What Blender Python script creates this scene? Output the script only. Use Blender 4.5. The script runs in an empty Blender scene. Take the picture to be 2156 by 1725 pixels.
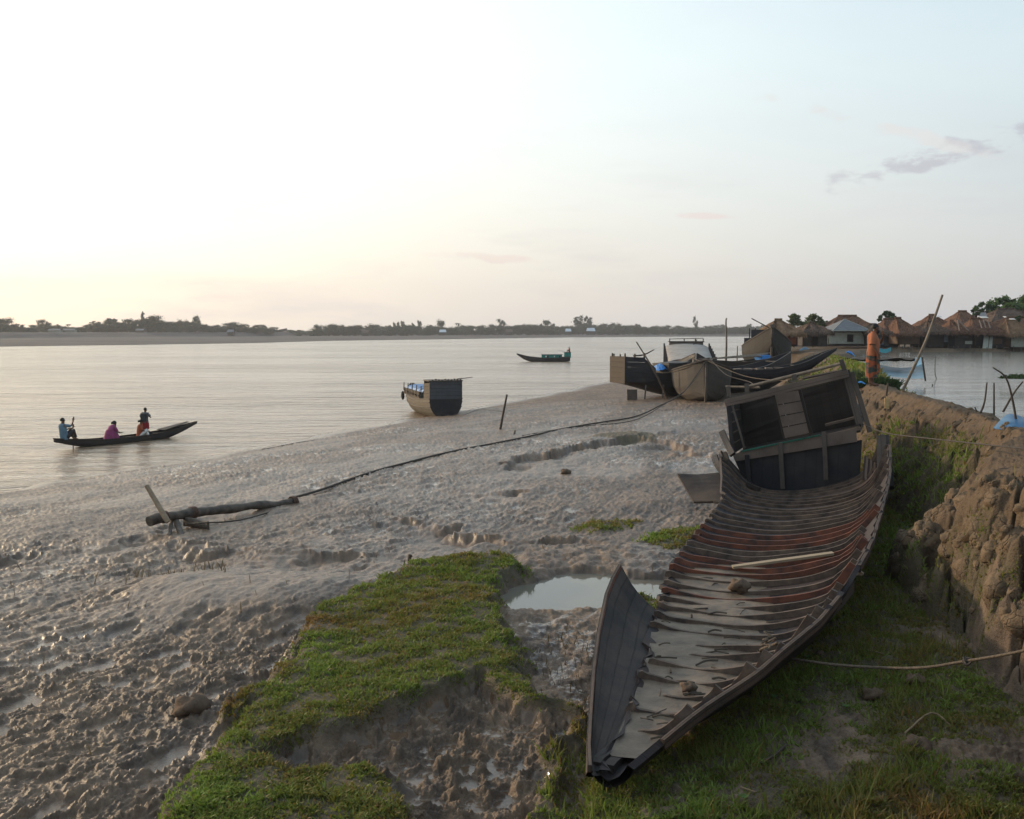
import bpy, math, random
import numpy as np
from mathutils import Vector, Matrix
random.seed(7); rng = np.random.default_rng(7)
S = bpy.context.scene
COL = S.collection
R = math.radians
# ---------------------------------------------------------------- camera
F = 1013.0; HOR = 330.5; EYE = 5.0
PITCH = math.atan((409.5-HOR)/F)
cam = bpy.data.objects.new('camera', bpy.data.cameras.new('camera')); COL.objects.link(cam)
cam.location = (0, 0, EYE); cam.rotation_euler = (math.pi/2-PITCH, 0, 0)
cam.data.sensor_width = 36; cam.data.lens = 36*F/1024; cam.data.clip_end = 9000; cam.data.clip_start = 0.05
S.camera = cam
# ---------------------------------------------------------------- sun, sky, exposure
SUN_AZ, SUN_EL = R(-56), R(13)        # azimuth from the view direction (negative = left)
sd = Vector((math.sin(SUN_AZ)*math.cos(SUN_EL), math.cos(SUN_AZ)*math.cos(SUN_EL), math.sin(SUN_EL)))
sun = bpy.data.objects.new('sun', bpy.data.lights.new('sun', 'SUN')); COL.objects.link(sun)
sun.data.energy = 3.4; sun.data.angle = R(2.5); sun.data.color = (1, .76, .50)
sun.rotation_euler = sd.to_track_quat('Z', 'Y').to_euler()
S.view_settings.view_transform = 'Standard'; S.view_settings.look = 'None'
S.view_settings.exposure = 0.0; S.view_settings.gamma = 1
W = bpy.data.worlds.new('World'); S.world = W; W.use_nodes = True

class NT:
    """tiny node-tree helper"""
    def __init__(s, tree): s.t = tree; s.n = tree.nodes; s.l = tree.links
    def node(s, typ, **kw):
        n = s.n.new(typ)
        for k, v in kw.items(): setattr(n, k, v)
        return n
    def put(s, inp, v):
        if isinstance(v, bpy.types.NodeSocket): s.l.new(v, inp)
        elif v is not None:
            if isinstance(v, tuple) and len(v) == 3 and inp.type == 'RGBA': v = (*v, 1)
            inp.default_value = v
    def math(s, op, a, b=None, c=None, clamp=False):
        n = s.node('ShaderNodeMath', operation=op, use_clamp=clamp)
        s.put(n.inputs[0], a)
        if b is not None: s.put(n.inputs[1], b)
        if c is not None: s.put(n.inputs[2], c)
        return n.outputs[0]
    def vmath(s, op, a, b=None):
        n = s.node('ShaderNodeVectorMath', operation=op); s.put(n.inputs[0], a)
        if b is not None: s.put(n.inputs[1], b)
        return n.outputs['Value'] if op in ('DOT_PRODUCT', 'LENGTH') else n.outputs[0]
    def mix(s, f, a, b, blend='MIX'):
        n = s.node('ShaderNodeMix', data_type='RGBA', blend_type=blend)
        s.put(n.inputs[0], f); s.put(n.inputs[6], a); s.put(n.inputs[7], b); return n.outputs[2]
    def ramp(s, f, stops, interp='LINEAR'):
        n = s.node('ShaderNodeValToRGB'); cr = n.color_ramp; cr.interpolation = interp
        while len(cr.elements) < len(stops): cr.elements.new(.5)
        for e, (p, c) in zip(cr.elements, stops):
            e.position = p; e.color = (c, c, c, 1) if isinstance(c, (int, float)) else (*c, 1)
        s.put(n.inputs[0], f); return n.outputs[0]
    def mapr(s, v, a, b, c=0., d=1., smooth=False):
        n = s.node('ShaderNodeMapRange'); n.clamp = True
        if smooth: n.interpolation_type = 'SMOOTHSTEP'
        s.put(n.inputs[0], v)
        for i, x in enumerate((a, b, c, d)): s.put(n.inputs[i+1], x)
        return n.outputs[0]
    def noise(s, vec, scale, detail=4, rough=.55, dist=0., out=0):
        n = s.node('ShaderNodeTexNoise'); s.put(n.inputs['Vector'], vec); s.put(n.inputs['Scale'], scale)
        n.inputs['Detail'].default_value = detail; n.inputs['Roughness'].default_value = rough
        n.inputs['Distortion'].default_value = dist; return n.outputs[out]
    def mapping(s, vec, scale=(1, 1, 1), rot=(0, 0, 0), loc=(0, 0, 0)):
        n = s.node('ShaderNodeMapping'); s.put(n.inputs[0], vec)
        n.inputs['Scale'].default_value = scale; n.inputs['Rotation'].default_value = rot; n.inputs['Location'].default_value = loc
        return n.outputs[0]
    def attr(s, name, out='Fac'): return s.node('ShaderNodeAttribute', attribute_name=name).outputs[out]
    def bump(s, h, strength, dist=.05, normal=None):
        n = s.node('ShaderNodeBump'); s.put(n.inputs['Height'], h); s.put(n.inputs['Strength'], strength)
        n.inputs['Distance'].default_value = dist
        if normal is not None: s.put(n.inputs['Normal'], normal)
        return n.outputs[0]

# sky: physical Nishita sky veiled by bright evening haze round the sun, with faint clouds
w = NT(W.node_tree); bgn = W.node_tree.nodes['Background']
tc = w.node('ShaderNodeTexCoord').outputs['Generated']
dirv = w.vmath('NORMALIZE', tc)
sky = w.node('ShaderNodeTexSky', sky_type='NISHITA'); sky.sun_disc = False
sky.sun_elevation = SUN_EL; sky.sun_rotation = SUN_AZ
sky.air_density = 1.3; sky.dust_density = 2.5; sky.ozone_density = 1.5
nish = w.vmath('MULTIPLY', sky.outputs[0], (.055, .055, .055))
sep = w.node('ShaderNodeSeparateXYZ'); w.put(sep.inputs[0], dirv)
el = sep.outputs[2]
ang = w.vmath('DOT_PRODUCT', dirv, tuple(sd))
glow = w.math('POWER', w.math('MAXIMUM', ang, 0.0), 1.6)
core = w.math('POWER', w.math('MAXIMUM', ang, 0.0), 14.0)
base = w.ramp(w.mapr(el, 0, .5), [(0, (.54, .56, .62)), (.22, (.58, .63, .69)), (.5, (.60, .73, .79)), (1, (.40, .56, .70))])
low = w.mapr(el, 0.0, .30)
glowcol = w.mix(low, (.66, .52, .29), (.86, .78, .66))
def vscale(col, f):
    n = w.node('ShaderNodeVectorMath', operation='SCALE'); w.put(n.inputs[0], col); w.put(n.inputs['Scale'], f); return n.outputs[0]
tot = w.vmath('ADD', base, vscale(glowcol, glow))
tot = w.vmath('ADD', tot, vscale((.50, .42, .18), core))
tot = w.vmath('ADD', vscale(tot, .90), nish)
# clouds: streaks on az/el coordinates
az = w.math('ARCTAN2', sep.outputs[0], sep.outputs[1])
cmb = w.node('ShaderNodeCombineXYZ'); w.put(cmb.inputs[0], az); w.put(cmb.inputs[1], el)
def cloud(azc, elc, ra, re, slope, sc, thr, seed):
    da = w.math('SUBTRACT', az, azc); de = w.math('SUBTRACT', w.math('SUBTRACT', el, elc), w.math('MULTIPLY', da, slope))
    r2 = w.math('ADD', w.math('POWER', w.math('DIVIDE', da, ra), 2.0), w.math('POWER', w.math('DIVIDE', de, re), 2.0))
    nz = w.noise(w.mapping(cmb.outputs[0], (sc, sc*2.2, 1), loc=(seed, seed*1.7, 0)), 1.0, 5, .6)
    return w.mapr(w.math('SUBTRACT', nz, w.math('MULTIPLY', r2, .30)), thr, thr+.16, 0, 1, True)
tot = w.mix(w.math('MULTIPLY', cloud(.405, .158, .105, .018, .22, 22, .36, 1.0), .55), tot, (.43, .42, .50))
tot = w.mix(w.math('MULTIPLY', cloud(.318, .139, .05, .017, .1, 24, .40, 6.0), .42), tot, (.45, .43, .51))
tot = w.mix(w.math('MULTIPLY', cloud(.35, .178, .16, .012, -.30, 16, .40, 3.0), .45), tot, (.80, .76, .74))
tot = w.mix(w.math('MULTIPLY', cloud(.19, .108, .045, .005, -.04, 18, .34, 4.0), .45), tot, (.86, .68, .66))
tot = w.mix(w.math('MULTIPLY', cloud(-.02, .071, .08, .007, -.06, 16, .34, 9.0), .45), tot, (.90, .72, .66))
wis = w.noise(w.mapping(cmb.outputs[0], (3.5, 20, 1), rot=(0, 0, .08)), 1.0, 6, .6)
wis = w.math('MULTIPLY', w.mapr(wis, .5, .75), w.mapr(el, .22, .03))
tot = w.mix(w.math('MULTIPLY', wis, .55), tot, (.60, .58, .64))
wis2 = w.noise(w.mapping(cmb.outputs[0], (2.2, 9, 1), rot=(0, 0, .25), loc=(3, 1, 0)), 1.0, 5, .55)
tot = w.mix(w.math('MULTIPLY', w.mapr(wis2, .42, .72), .28), tot, w.vmath('ADD', tot, (.16, .15, .14)))
tot = w.vmath('MULTIPLY', tot, (1.015, 1.0, .99)); w.put(bgn.inputs[0], tot); bgn.inputs[1].default_value = 1.0

# ---------------------------------------------------------------- measuring helpers (real places worked out from the survey photo)
def ray(u, v):
    a = (u-512)/F; b = (409.5-v)/F
    return np.array([a, math.cos(PITCH)+b*math.sin(PITCH), -math.sin(PITCH)+b*math.cos(PITCH)])
def on(u, v, z):
    r = ray(u, v); t = (z-EYE)/r[2]; return np.array([0, 0, EYE])+r*t
def atd(u, v, d):
    r = ray(u, v); return np.array([0, 0, EYE])+r*(d/r[1])
def D(x, y, z): return on(x*.475, y*.475, z)

# ---------------------------------------------------------------- numpy noise, polygons
def _h(ix, iy, seed):
    n = (ix*374761393+iy*668265263+seed*1442695041) & 0xffffffff
    n = ((n ^ (n >> 13))*1274126177) & 0xffffffff
    return ((n ^ (n >> 16)) & 0xffffff)/float(0x1000000)
def pnoise(x, y, seed=0):
    xi = np.floor(x).astype(np.int64); yi = np.floor(y).astype(np.int64)
    xf = x-xi; yf = y-yi; u = xf*xf*xf*(xf*(xf*6-15)+10); v = yf*yf*yf*(yf*(yf*6-15)+10)
    def g(dx, dy):
        a = _h(xi+dx, yi+dy, seed)*2*np.pi; return np.cos(a)*(xf-dx)+np.sin(a)*(yf-dy)
    a = g(0, 0)*(1-u)+g(1, 0)*u; b = g(0, 1)*(1-u)+g(1, 1)*u
    return (a*(1-v)+b*v)*1.5
def fbm(x, y, seed=0, o=4, g=.5):
    s = 0; a = 1; t = 0
    for i in range(o):
        s = s+a*pnoise(x*2**i, y*2**i, seed+i*17); t += a; a *= g
    return s/t
def worley(x, y, seed=0, keep=1.0):
    """distance to the nearest jittered cell point and its random id"""
    xi = np.floor(x).astype(np.int64); yi = np.floor(y).astype(np.int64)
    best = np.full(x.shape, 9.); bid = np.zeros(x.shape); sec = np.full(x.shape, 9.)
    for dx in (-1, 0, 1):
        for dy in (-1, 0, 1):
            a = xi+dx; b = yi+dy
            px = a+_h(a, b, seed); py = b+_h(a, b, seed+5); k = _h(a, b, seed+9)
            d = np.where(k <= keep, np.hypot(x-px, y-py), 9.)
            m = d < best
            sec = np.where(m, best, np.minimum(sec, d)); bid = np.where(m, _h(a, b, seed+13), bid); best = np.where(m, d, best)
    return best, sec, bid
def sstep(a, b, x): t = np.clip((x-a)/(b-a), 0, 1); return t*t*(3-2*t)
def seg_dist(x, y, pts, closed):
    best = np.full(x.shape, 1e9); tt = np.zeros(x.shape); side = np.zeros(x.shape)
    n = len(pts); acc = 0
    for i in range(n if closed else n-1):
        ax, ay = pts[i][:2]; bx, by = pts[(i+1) % n][:2]
        dx, dy = bx-ax, by-ay; L = dx*dx+dy*dy+1e-12
        t = np.clip(((x-ax)*dx+(y-ay)*dy)/L, 0, 1); ex = x-ax-t*dx; ey = y-ay-t*dy; d = np.hypot(ex, ey)
        m = d < best; best = np.where(m, d, best); tt = np.where(m, acc+t*math.sqrt(L), tt)
        side = np.where(m, np.sign(dx*(y-ay)-dy*(x-ax)), side); acc += math.sqrt(L)
    return best, tt/acc, side
def sd_poly(x, y, pts):
    """signed distance, positive inside"""
    d, _, _ = seg_dist(x, y, pts, True)
    ins = np.zeros(x.shape, bool); n = len(pts)
    for i in range(n):
        ax, ay = pts[i][:2]; bx, by = pts[(i+1) % n][:2]
        if ay == by: continue
        c = ((ay > y) != (by > y)) & (x < (bx-ax)*(y-ay)/(by-ay)+ax); ins ^= c
    return np.where(ins, d, -d)

# ---------------------------------------------------------------- terrain description (metres; river level 0)
def DP(L, z): return [tuple(D(x, y, z)[:2]) for x, y in L]
WL = [(-400, -60), (-60, -20), (-30, 10)]+[tuple(on(u, v, 0)[:2]) for u, v in
      [(0, 492), (142, 468), (266, 447), (361, 428), (408, 419), (475, 408), (560, 392), (613, 380), (690, 372), (742, 368.5), (752, 352), (765, 344), (775, 340)]]+[(700, 2500)]
LAND = WL+[(4000, 4000), (4000, -3000), (-400, -3000)]
FARL = [(-4000, 250), (-900, 290)]+[tuple(on(u, v, 0)[:2]) for u, v in [(0, 346.7), (142, 344.9), (260, 343), (332, 340.8), (475, 338.9), (570, 337.4), (700, 336.6), (790, 336.6)]]+[(1200, 900), (4500, 1000)]
FARP = FARL+[(4500, 9000), (-4000, 9000)]
TOPL = [(-30, -14), (-10, -3), (-2, .8), (.9, 1.6), (2.6, 3.6), (4.4, 6), (5.6, 9), (6.0, 11.5), (6.3, 13.5), (6.9, 14.4), (7.9, 15.6), (8.5, 18), (9.0, 20), (9.25, 22), (9.85, 26.4), (10.2, 29), (11.2, 33), (13.6, 40), (16.2, 50), (19.6, 63), (24.1, 80), (28.5, 95), (28.5, 108), (33, 125), (41, 150), (66, 235), (108, 380)]
TOPR = [(33, 97), (31, 93), (25, 80), (20.5, 63), (17, 50), (14.3, 40), (11.8, 33), (10.7, 29), (10.15, 26.4), (9.6, 22), (9.0, 19.5), (8.3, 16.3), (8.0, 13.5), (7.3, 10), (6, 6), (4.5, 2), (0, -6), (-14, -20)]
SHORE = [(33, 97), (35.5, 104), (41, 113), (60, 116), (90, 116), (140, 105), (260, 60)]
TOPP = TOPL+[(440, 1500), (1500, 1500), (1500, 40)]+SHORE[::-1]+TOPR
PONDP = TOPR[::-1]+SHORE[1:]+[(300, -200), (0, -200), (-14, -60)]
FOOT = [(-60, -16), (-8, .6), (-2, 2.4), (1.0, 3.3), (2.2, 4.6), (3.3, 6.1), (4.45, 8), (4.9, 9.9), (5.0, 12.0), (5.12, 13.4), (5.45, 14.4), (6.2, 15.1), (6.9, 16.0), (7.2, 18.0), (7.3, 20), (7.7, 23), (8.3, 28), (9.4, 33), (11.3, 40), (13.8, 50), (16.8, 63), (20.6, 80), (25.5, 95), (26.5, 108), (30.5, 125), (38, 150), (63, 235), (104, 380), (430, 1500), (1500, 1500), (1500, -1500), (-60, -1500)]
G1 = DP([(330, 1790), (330, 1725), (400, 1600), (480, 1540), (500, 1470), (560, 1410), (620, 1370), (630, 1320), (700, 1270), (750, 1240), (850, 1190), (960, 1176), (1060, 1174), (1120, 1190), (1130, 1206), (1055, 1225), (1045, 1290), (1085, 1360), (1100, 1420), (1180, 1480), (1240, 1495), (1225, 1550), (1180, 1640), (1165, 1790)], 1.6)
B1 = DP([(560, 1615), (630, 1565), (760, 1530), (900, 1470), (1000, 1440), (1090, 1480), (1160, 1505), (1222, 1515), (1185, 1590), (1160, 1660), (1140, 1800), (830, 1800), (850, 1650), (780, 1625), (700, 1650), (600, 1645)], 1.55)
POOL = DP([(1058, 1268), (1075, 1240), (1110, 1226), (1200, 1214), (1290, 1213), (1400, 1225), (1400, 1262), (1290, 1272), (1210, 1278), (1150, 1290), (1090, 1285)], 1.42)
LAWN = [tuple(p) for p in DP([(1165, 1790), (1190, 1650), (1235, 1540), (1250, 1500)], 1.6)]+[(1.3, 8.6), (3.0, 11.0), (5.0, 16.0), (6.8, 20.5), (7.7, 23.5), (9.5, 26), (9.8, 20), (8, 14), (6.2, 9), (3.4, 4), (0, 2.5)]
G2 = DP([(1325, 1130), (1360, 1110), (1400, 1100), (1480, 1092), (1500, 1110), (1470, 1130), (1440, 1150), (1400, 1152), (1370, 1140)], 1.5)
G3 = DP([(1180, 1105), (1235, 1085), (1300, 1080), (1360, 1085), (1340, 1100), (1260, 1112)], 1.45)
G4 = DP([(1225, 906), (1270, 897), (1340, 896), (1395, 906), (1380, 918), (1300, 914)], 1.35)
G5 = DP([(1300, 1225), (1370, 1215), (1400, 1270), (1370, 1300), (1310, 1260)], 1.6)
SC1 = DP([(1035, 985), (1075, 958), (1130, 944), (1190, 935), (1250, 922), (1330, 912), (1400, 922), (1445, 938), (1500, 960), (1530, 965)], 1.3)
SC2 = DP([(985, 1035), (1020, 1028), (1070, 1026), (1120, 1030)], 1.3)
SC3 = DP([(680, 1122), (740, 1100), (830, 1088), (900, 1092), (960, 1108), (1010, 1135), (1060, 1150)], 1.3)
SC4 = DP([(-200, 1185), (0, 1172), (90, 1158), (200, 1150), (300, 1120), (380, 1150), (480, 1172), (600, 1178), (700, 1192), (790, 1205)], 1.1)
SC5 = DP([(1135, 1140), (1160, 1125), (1230, 1130), (1290, 1140)], 1.4)
RD1 = DP([(300, 1075), (450, 1060), (600, 1060), (760, 1040), (900, 1020), (1000, 1000)], 1.0)
MOUND = DP([(210, 1240), (260, 1205), (400, 1193), (600, 1195), (760, 1210), (850, 1230), (740, 1290), (560, 1330), (330, 1320), (230, 1290)], 1.3)
MIDG = DP([(1040, 1190), (1140, 1150), (1330, 1140), (1440, 1160), (1460, 1250), (1400, 1300), (1330, 1400), (1300, 1560), (1230, 1540), (1180, 1500), (1080, 1450), (1040, 1350), (1020, 1260)], 1.5)
B0 = on(603, 770, 1.75)[:2]; C0 = on(803, 477, 1.85)[:2]
AX = (C0-B0)/np.linalg.norm(C0-B0); NX = np.array([AX[1], -AX[0]])
HULLP = [tuple(B0+AX*s+NX*t) for s, t in [(-.1, 0), (1.5, -.35), (4.5, -.8), (8, -1.1), (15, -1.3), (16.8, -1.2), (16.8, 1.6), (12, 1.75), (8, 1.7), (4.4, 1.25), (1.3, .6)]]
WLD = np.array([.33, .944])      # direction of the shore, used to stretch mud ripples

def terrain(x, y):
    x = np.asarray(x, float).ravel(); y = np.asarray(y, float).ravel(); nr_ = (np.hypot(x, y) < 62) & (y > -6)
    out = [np.zeros(x.shape) for _ in range(4)]
    for m_, full in ((nr_, True), (~nr_, False)):
        if m_.any():
            for o_, r_ in zip(out, _terrain(x[m_], y[m_], full)): o_[m_] = r_
    return out
def n_mid(x, y):
    n = fbm(x*3.2, y*3.2, 161, 4, .6); return .030*np.tanh(n*4)+.02*fbm(x*11, y*11, 163, 2)
def _terrain(x, y, full):
    dist = np.hypot(x, y)
    near = sstep(90, 30, dist)
    dw = sd_poly(x, y, LAND)+fbm(x*.25, y*.25, 3, 3)*.9*sstep(200, 60, dist)
    z = np.where(dw > 0, 1.6*(1-np.exp(-dw/12.5)), np.maximum(dw*.10, -1.6))
    # far bank
    df = sd_poly(x, y, FARP); far = df > -60
    zf = np.where(df > 0, 1.3*(1-np.exp(-df/50.))+2.6*sstep(150, 162, df+fbm(x*.02, y*.02, 8, 2)*14), np.maximum(df*.05, -1.6))
    zf = zf+np.where(df > 0, fbm(x*.03, y*.012, 5, 3)*.6*sstep(0, 20, df)*sstep(140, 100, df), 0)
    z = np.where(far & (df > dw), np.maximum(zf, -1.6), z)
    land = sstep(0, 1.5, dw)*near
    wet = np.zeros_like(z); veg = np.zeros_like(z); bank = np.zeros_like(z)
    dpuddle = np.zeros_like(z)
    s1, s2 = x*WLD[0]+y*WLD[1], x*WLD[1]-y*WLD[0]       # along / across the shore
    # broad swell
    sw = fbm(s1*.22, s2*.45, 21, 3)
    z = z+sw*.11*land
    # scarps: near side drops, fades out towards the viewer
    def scarp(P, depth, L, lip=.05, e=.07, rag=.25, rs=1.6, seed=0):
        nonlocal z, wet
        if not full: return np.zeros_like(z)
        P2 = P
        xx = x+fbm(x*rs, y*rs, 31+seed, 3, .5)*rag*1.6; yy = y+fbm(x*rs+9, y*rs, 37+seed, 3, .5)*rag*2.2
        d, t, side = seg_dist(xx, yy, P2, False)
        # "near" = the side towards the lower y: use the sign of the crossing
        taper = sstep(0, .12, t)*sstep(1, .88, t)*(.35+.65*sstep(-.22, .18, fbm(x*.55, y*.55, 35+seed, 2)))
        nearside = side < 0
        prof = np.where(nearside, -depth*sstep(0, e*2, d)*np.exp(-d/L), lip*np.exp(-d/.5))
        prof = prof*taper
        z = z+prof
        flat = np.where(nearside, np.exp(-d/(L*.55))*taper, 0)
        wet = np.maximum(wet, flat*.6*land*sstep(.25, .6, d))
        return flat
    f1 = scarp(SC1, .26, 2.6, .06, .10, .35, 1.2, 1); f2 = scarp(SC2, .16, 1.2, .04, .08, .2, 2, 2)
    f3 = scarp(SC3, .16, 2.3, .06, .12, .35, 1.6, 3); f4 = scarp(SC4, .15, 1.6, .06, .22, .45, 1.3, 4)
    f5 = scarp(SC5, .18, 1.2, .05, .09, .2, 2, 5)
    fl = np.maximum.reduce([f1, f3, f4*.9, f2])
    d, t, side = seg_dist(x+fbm(x*2, y*2, 55, 2)*.2, y, RD1, False); z = z+.07*np.exp(-(d/.3)**2)*land*sstep(0, .1, t)*sstep(1, .9, t)
    dm = sd_poly(x, y, MOUND); mo = sstep(-.5, 1.4, dm); z = z+.22*mo*land
    # churned mud: slabs and clots with sharp edges, standing water in the low parts
    if full:
        smooth = np.clip(1-.78*fl-.60*mo, .10, 1)
        edge = sstep(.15, 1.4, dw)
        nearp = sstep(18, 9, dist)                          # trampled foreground
        reg = sstep(-.25, .35, fbm(x*.16, y*.16, 61, 3))
        w_x = s1+fbm(x*1.1, y*1.1, 43, 2)*.5; w_y = s2+fbm(x*1.1+5, y*1.1, 44, 2)*.25
        n1 = fbm(w_x*1.6, w_y*3.6, 41, 3, .5); n2 = fbm(w_x*5.2, w_y*10.0, 45, 3, .62); fine = fbm(s1*17, s2*24, 91, 2, .65); strk = fbm(s1*.7+n1*.4, s2*9.0, 46, 3, .6)
        rip = n2; rip2 = 1-np.abs(n1)*2.4
        det = (.027+.003*nearp)*np.tanh((n1+.35*n2)*5)*.8+(.018+.004*nearp)*np.tanh(n2*6)+.012*(.6+nearp)*fine*2+.016*np.tanh(strk*5)
        calm = sstep(-.05, .25, fbm(s1*.16+2, s2*.30, 49, 2)); lft = sstep(2.0, -3.0, x-.10*y); det = det*smooth*edge*(.50+.5*reg)*(1-.28*calm)*(1-.10*lft)
        for sc, st, keep, dep, sd_ in ((2.2, 2.1, .42, .060, 71), (3.6, 1.9, .42, .042, 77), (6.4, 1.6, .5, .024, 83)):
            w1, _, wid = worley(s1*sc/st+fbm(x*2.3, y*2.3, 5, 2)*.25, s2*sc+fbm(x*2.1, y*2.1, 8, 2)*.2, sd_, keep)
            pit = sstep(.34, .18, w1); rim = np.exp(-((w1-.42)/.08)**2)
            dens = np.clip(.22+.9*nearp+.35*reg, 0, 1)*np.clip(smooth+.25, 0, 1)
            det = det+(-pit*dep*(.5+.9*wid)+rim*dep*.40*(.5+fine))*dens*edge
        lvl = -.030+.020*fbm(x*.3, y*.3, 97, 2)-.05*mo
        puddle = sstep(.008, -.003, det-lvl)*land
        det = np.where((det < lvl) & (dw > 0), lvl+(det-lvl)*.03, det)
        z = z+det*land
        wet = np.maximum(wet, puddle*np.clip(.75+.3*reg, 0, 1)); wet = np.maximum(wet, land*np.clip(.35+.35*calm+.15*lft-.25*nearp, 0, .62))
    else:
        rip = rip2 = fine = np.zeros_like(z)
    wet = np.maximum(wet, sstep(3.0, .2, dw)*.8*(dw > 0))
    if not full:
        pass
    # grass shelf
    ex = x+fbm(x*1.6, y*1.6, 101, 4, .6)*.34; ey = y+fbm(x*1.6+7, y*1.6, 103, 4, .6)*.34
    mg = sstep(-.5, .4, sd_poly(ex, ey, MIDG)); z = z*(1-mg)+(1.50+(n_mid(x, y) if full else 0))*mg
    g1 = sd_poly(ex, ey, G1); b1 = sd_poly(ex, ey, B1)
    shelf = sstep(-.10, .14, g1)
    zs = 1.66+.05*fbm(x*.7, y*.7, 107, 3)+.025*fbm(x*5, y*5, 109, 3)
    dst = .35+.9*sstep(.25, -.6, fbm(x*.8, y*.8, 111, 2))
    z = z*(1-shelf)+zs*shelf
    wet = wet*(1-shelf); veg = np.maximum(veg, shelf)
    # right-hand lawn ground
    la = sd_poly(ex, ey, LAWN); lw = sstep(-.15, .35, la)
    zl = 1.58+.05*fbm(x*.6, y*.6, 113, 3)+.035*np.tanh(4*fbm(x*3.0, y*3.0, 115, 4, .65))+.02*fbm(x*12, y*12, 116, 2)
    hc, _, hid = worley(x*2.2, y*2.2, 117, .4); zl = zl-.06*sstep(.3, .1, hc)*hid
    z = z*(1-lw)+zl*lw; wet = wet*(1-lw)
    patch = fbm(x*.55+3, y*.55, 119, 4, .6)
    bare = sd_poly(x, y, BARE); bare = sstep(-.7, .5, bare)
    veg = np.maximum(veg, lw*sstep(-.20, .15, patch+.19-bare*.42))
    # basin inside the shelf
    bz = sstep(-.06, .16, b1)
    zb = 1.455+.02*fbm(x*.6, y*.6, 121, 2)+np.clip(fbm(x*3.6, y*3.6, 165, 4, .62)*4+.2, -.6, 1)*.042+fine*.03
    w1, _, wid = worley(x*2.6+fbm(x*2, y*2, 6, 2)*.2, y*2.6/1.3, 123, .75); w2, _, wi2 = worley(x*4.4, y*4.4, 125, .6)
    zb = zb-sstep(.30, .14, w1)*.07*(.5+wid)+np.exp(-((w1-.36)/.08)**2)*.03*(1+fine)+sstep(.42, .12, w2)*.055*(.4+wi2)
    bl = 1.455+.01*fbm(x*.8, y*.8, 127, 2)
    pud = sstep(.012, -.003, zb-bl); zb = np.where(zb < bl, bl+(zb-bl)*.04, zb)
    z = z*(1-bz)+zb*bz; wet = np.where(bz > .5, pud, wet); veg = veg*(1-sstep(-.05, .10, b1))
    # ground between the shelf and the wreck
    # pool
    po = sd_poly(ex, ey, POOL); pz = sstep(-.30, .12, po)
    z = z*(1-pz)+np.minimum(z, 1.30)*pz; veg = veg*(1-sstep(-.2, 0, po)); wet = np.maximum(wet, sstep(-.4, -.1, po)*.6)
    for G, am in ((G2, 1.), (G3, .8), (G4, .9), (G5, .8)):
        q = sd_poly(ex, ey, G); veg = np.maximum(veg, sstep(-.05, .25, q)*am); z = z+.05*sstep(-.1, .4, q)
    # bed of the wreck
    hd = sd_poly(x, y, HULLP); hp = sstep(.30, -.0, -hd); z = z*(1-hp)+np.minimum(z, 1.585)*hp
    veg = np.maximum(veg, .95*lw*sstep(-.9, -.2, hd)); veg = veg*(1-sstep(.20, .35, hd))
    # embankment
    wob = fbm(x*.9, y*.9, 131, 3)*.28
    fo = sd_poly(x+wob, y, FOOT); tp = sd_poly(x+wob*.5, y, TOPP); pd = sd_poly(x, y, PONDP)
    ztop = 3.42-.45*sstep(35, 100, y)+.05*fbm(x*.8, y*.8, 133, 3)
    ztop = ztop-.65*np.exp(-(((x-5.9)/1.0)**2+((y-13.9)/1.2)**2))-.25*np.exp(-(((x-2.6)/1.8)**2+((y-4.4)/1.8)**2))
    cl, cl2, cid = worley(x*1.9+fbm(x*3, y*3, 11, 2)*.25, y*1.25+fbm(x*3, y*3, 12, 2)*.2, 135, 1.0)
    c3, c32, _ = worley(x*5.0+fbm(x*7, y*7, 13, 2)*.2, y*3.6, 137, 1.0)
    puff = (np.sqrt(np.clip(1-(cl/.80)**2, 0, 1))-.62)*.42*(.6+.6*cid)-.16*np.exp(-((cl2-cl)/.07)**2)+(np.sqrt(np.clip(1-(c3/.8)**2, 0, 1))-.6)*.10
    nose = np.exp(-(((x-5.5)/2.0)**2+((y-12)/4.0)**2))+np.exp(-(((x-3)/2.0)**2+((y-5)/3.)**2))
    tw = fo+np.maximum(-tp, 0)
    t = np.clip(fo/(tw+1e-6), 0, 1)
    t = np.clip(t+(puff+.10*fbm(x*4.5, y*4.5, 171, 3, .6)+.05*fbm(x*11, y*11, 173, 2))*np.clip(.45+.65*nose, 0, 1)*sstep(-.02, .15, t)*sstep(1.0, .75, t)*sstep(90, 60, y)/np.maximum(tw, .8), 0, 1)
    k = 1.0-.36*np.exp(-(((x-5.4)/1.6)**2+((y-12.0)/3.0)**2))-.35*np.exp(-(((x-3)/2.)**2+((y-5)/3.)**2))-.25*sstep(70, 90, y)
    prof = np.clip(t, 1e-4, 1)**k
    rough = np.sin(np.pi*np.clip(t, 0, 1))**.6
    inside = (fo > 0) & (tp <= 0) & (pd <= 0)
    on_top = (tp > 0)
    bk = np.zeros_like(z)
    zslope = z+(ztop-z)*prof+puff*rough*(.20+.35*nose)*sstep(90, 60, y)+fine*.04*rough+(fbm(x*5, y*5, 151, 3, .6)*.06*rough if full else 0)+fbm(x*2.2, y*2.2, 139, 4, .6)*.16*rough*sstep(90, 60, y)
    z = np.where(inside, zslope, z)
    z = np.where(on_top, ztop+fine*.03+fbm(x*3, y*3, 141, 3)*.03, z)
    pside = (pd > 0)
    zp = ztop-.95*sstep(0, 1.15, pd+fbm(x*1.4, y*1.4, 143, 3)*.35)-.6*sstep(1, 4, pd)
    z = np.where(pside & ~on_top, np.minimum(zp, 3.4), z)
    bank = np.where(inside | on_top | pside, sstep(0, .3, fo), 0)
    wet = wet*(1-bank)
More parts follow.
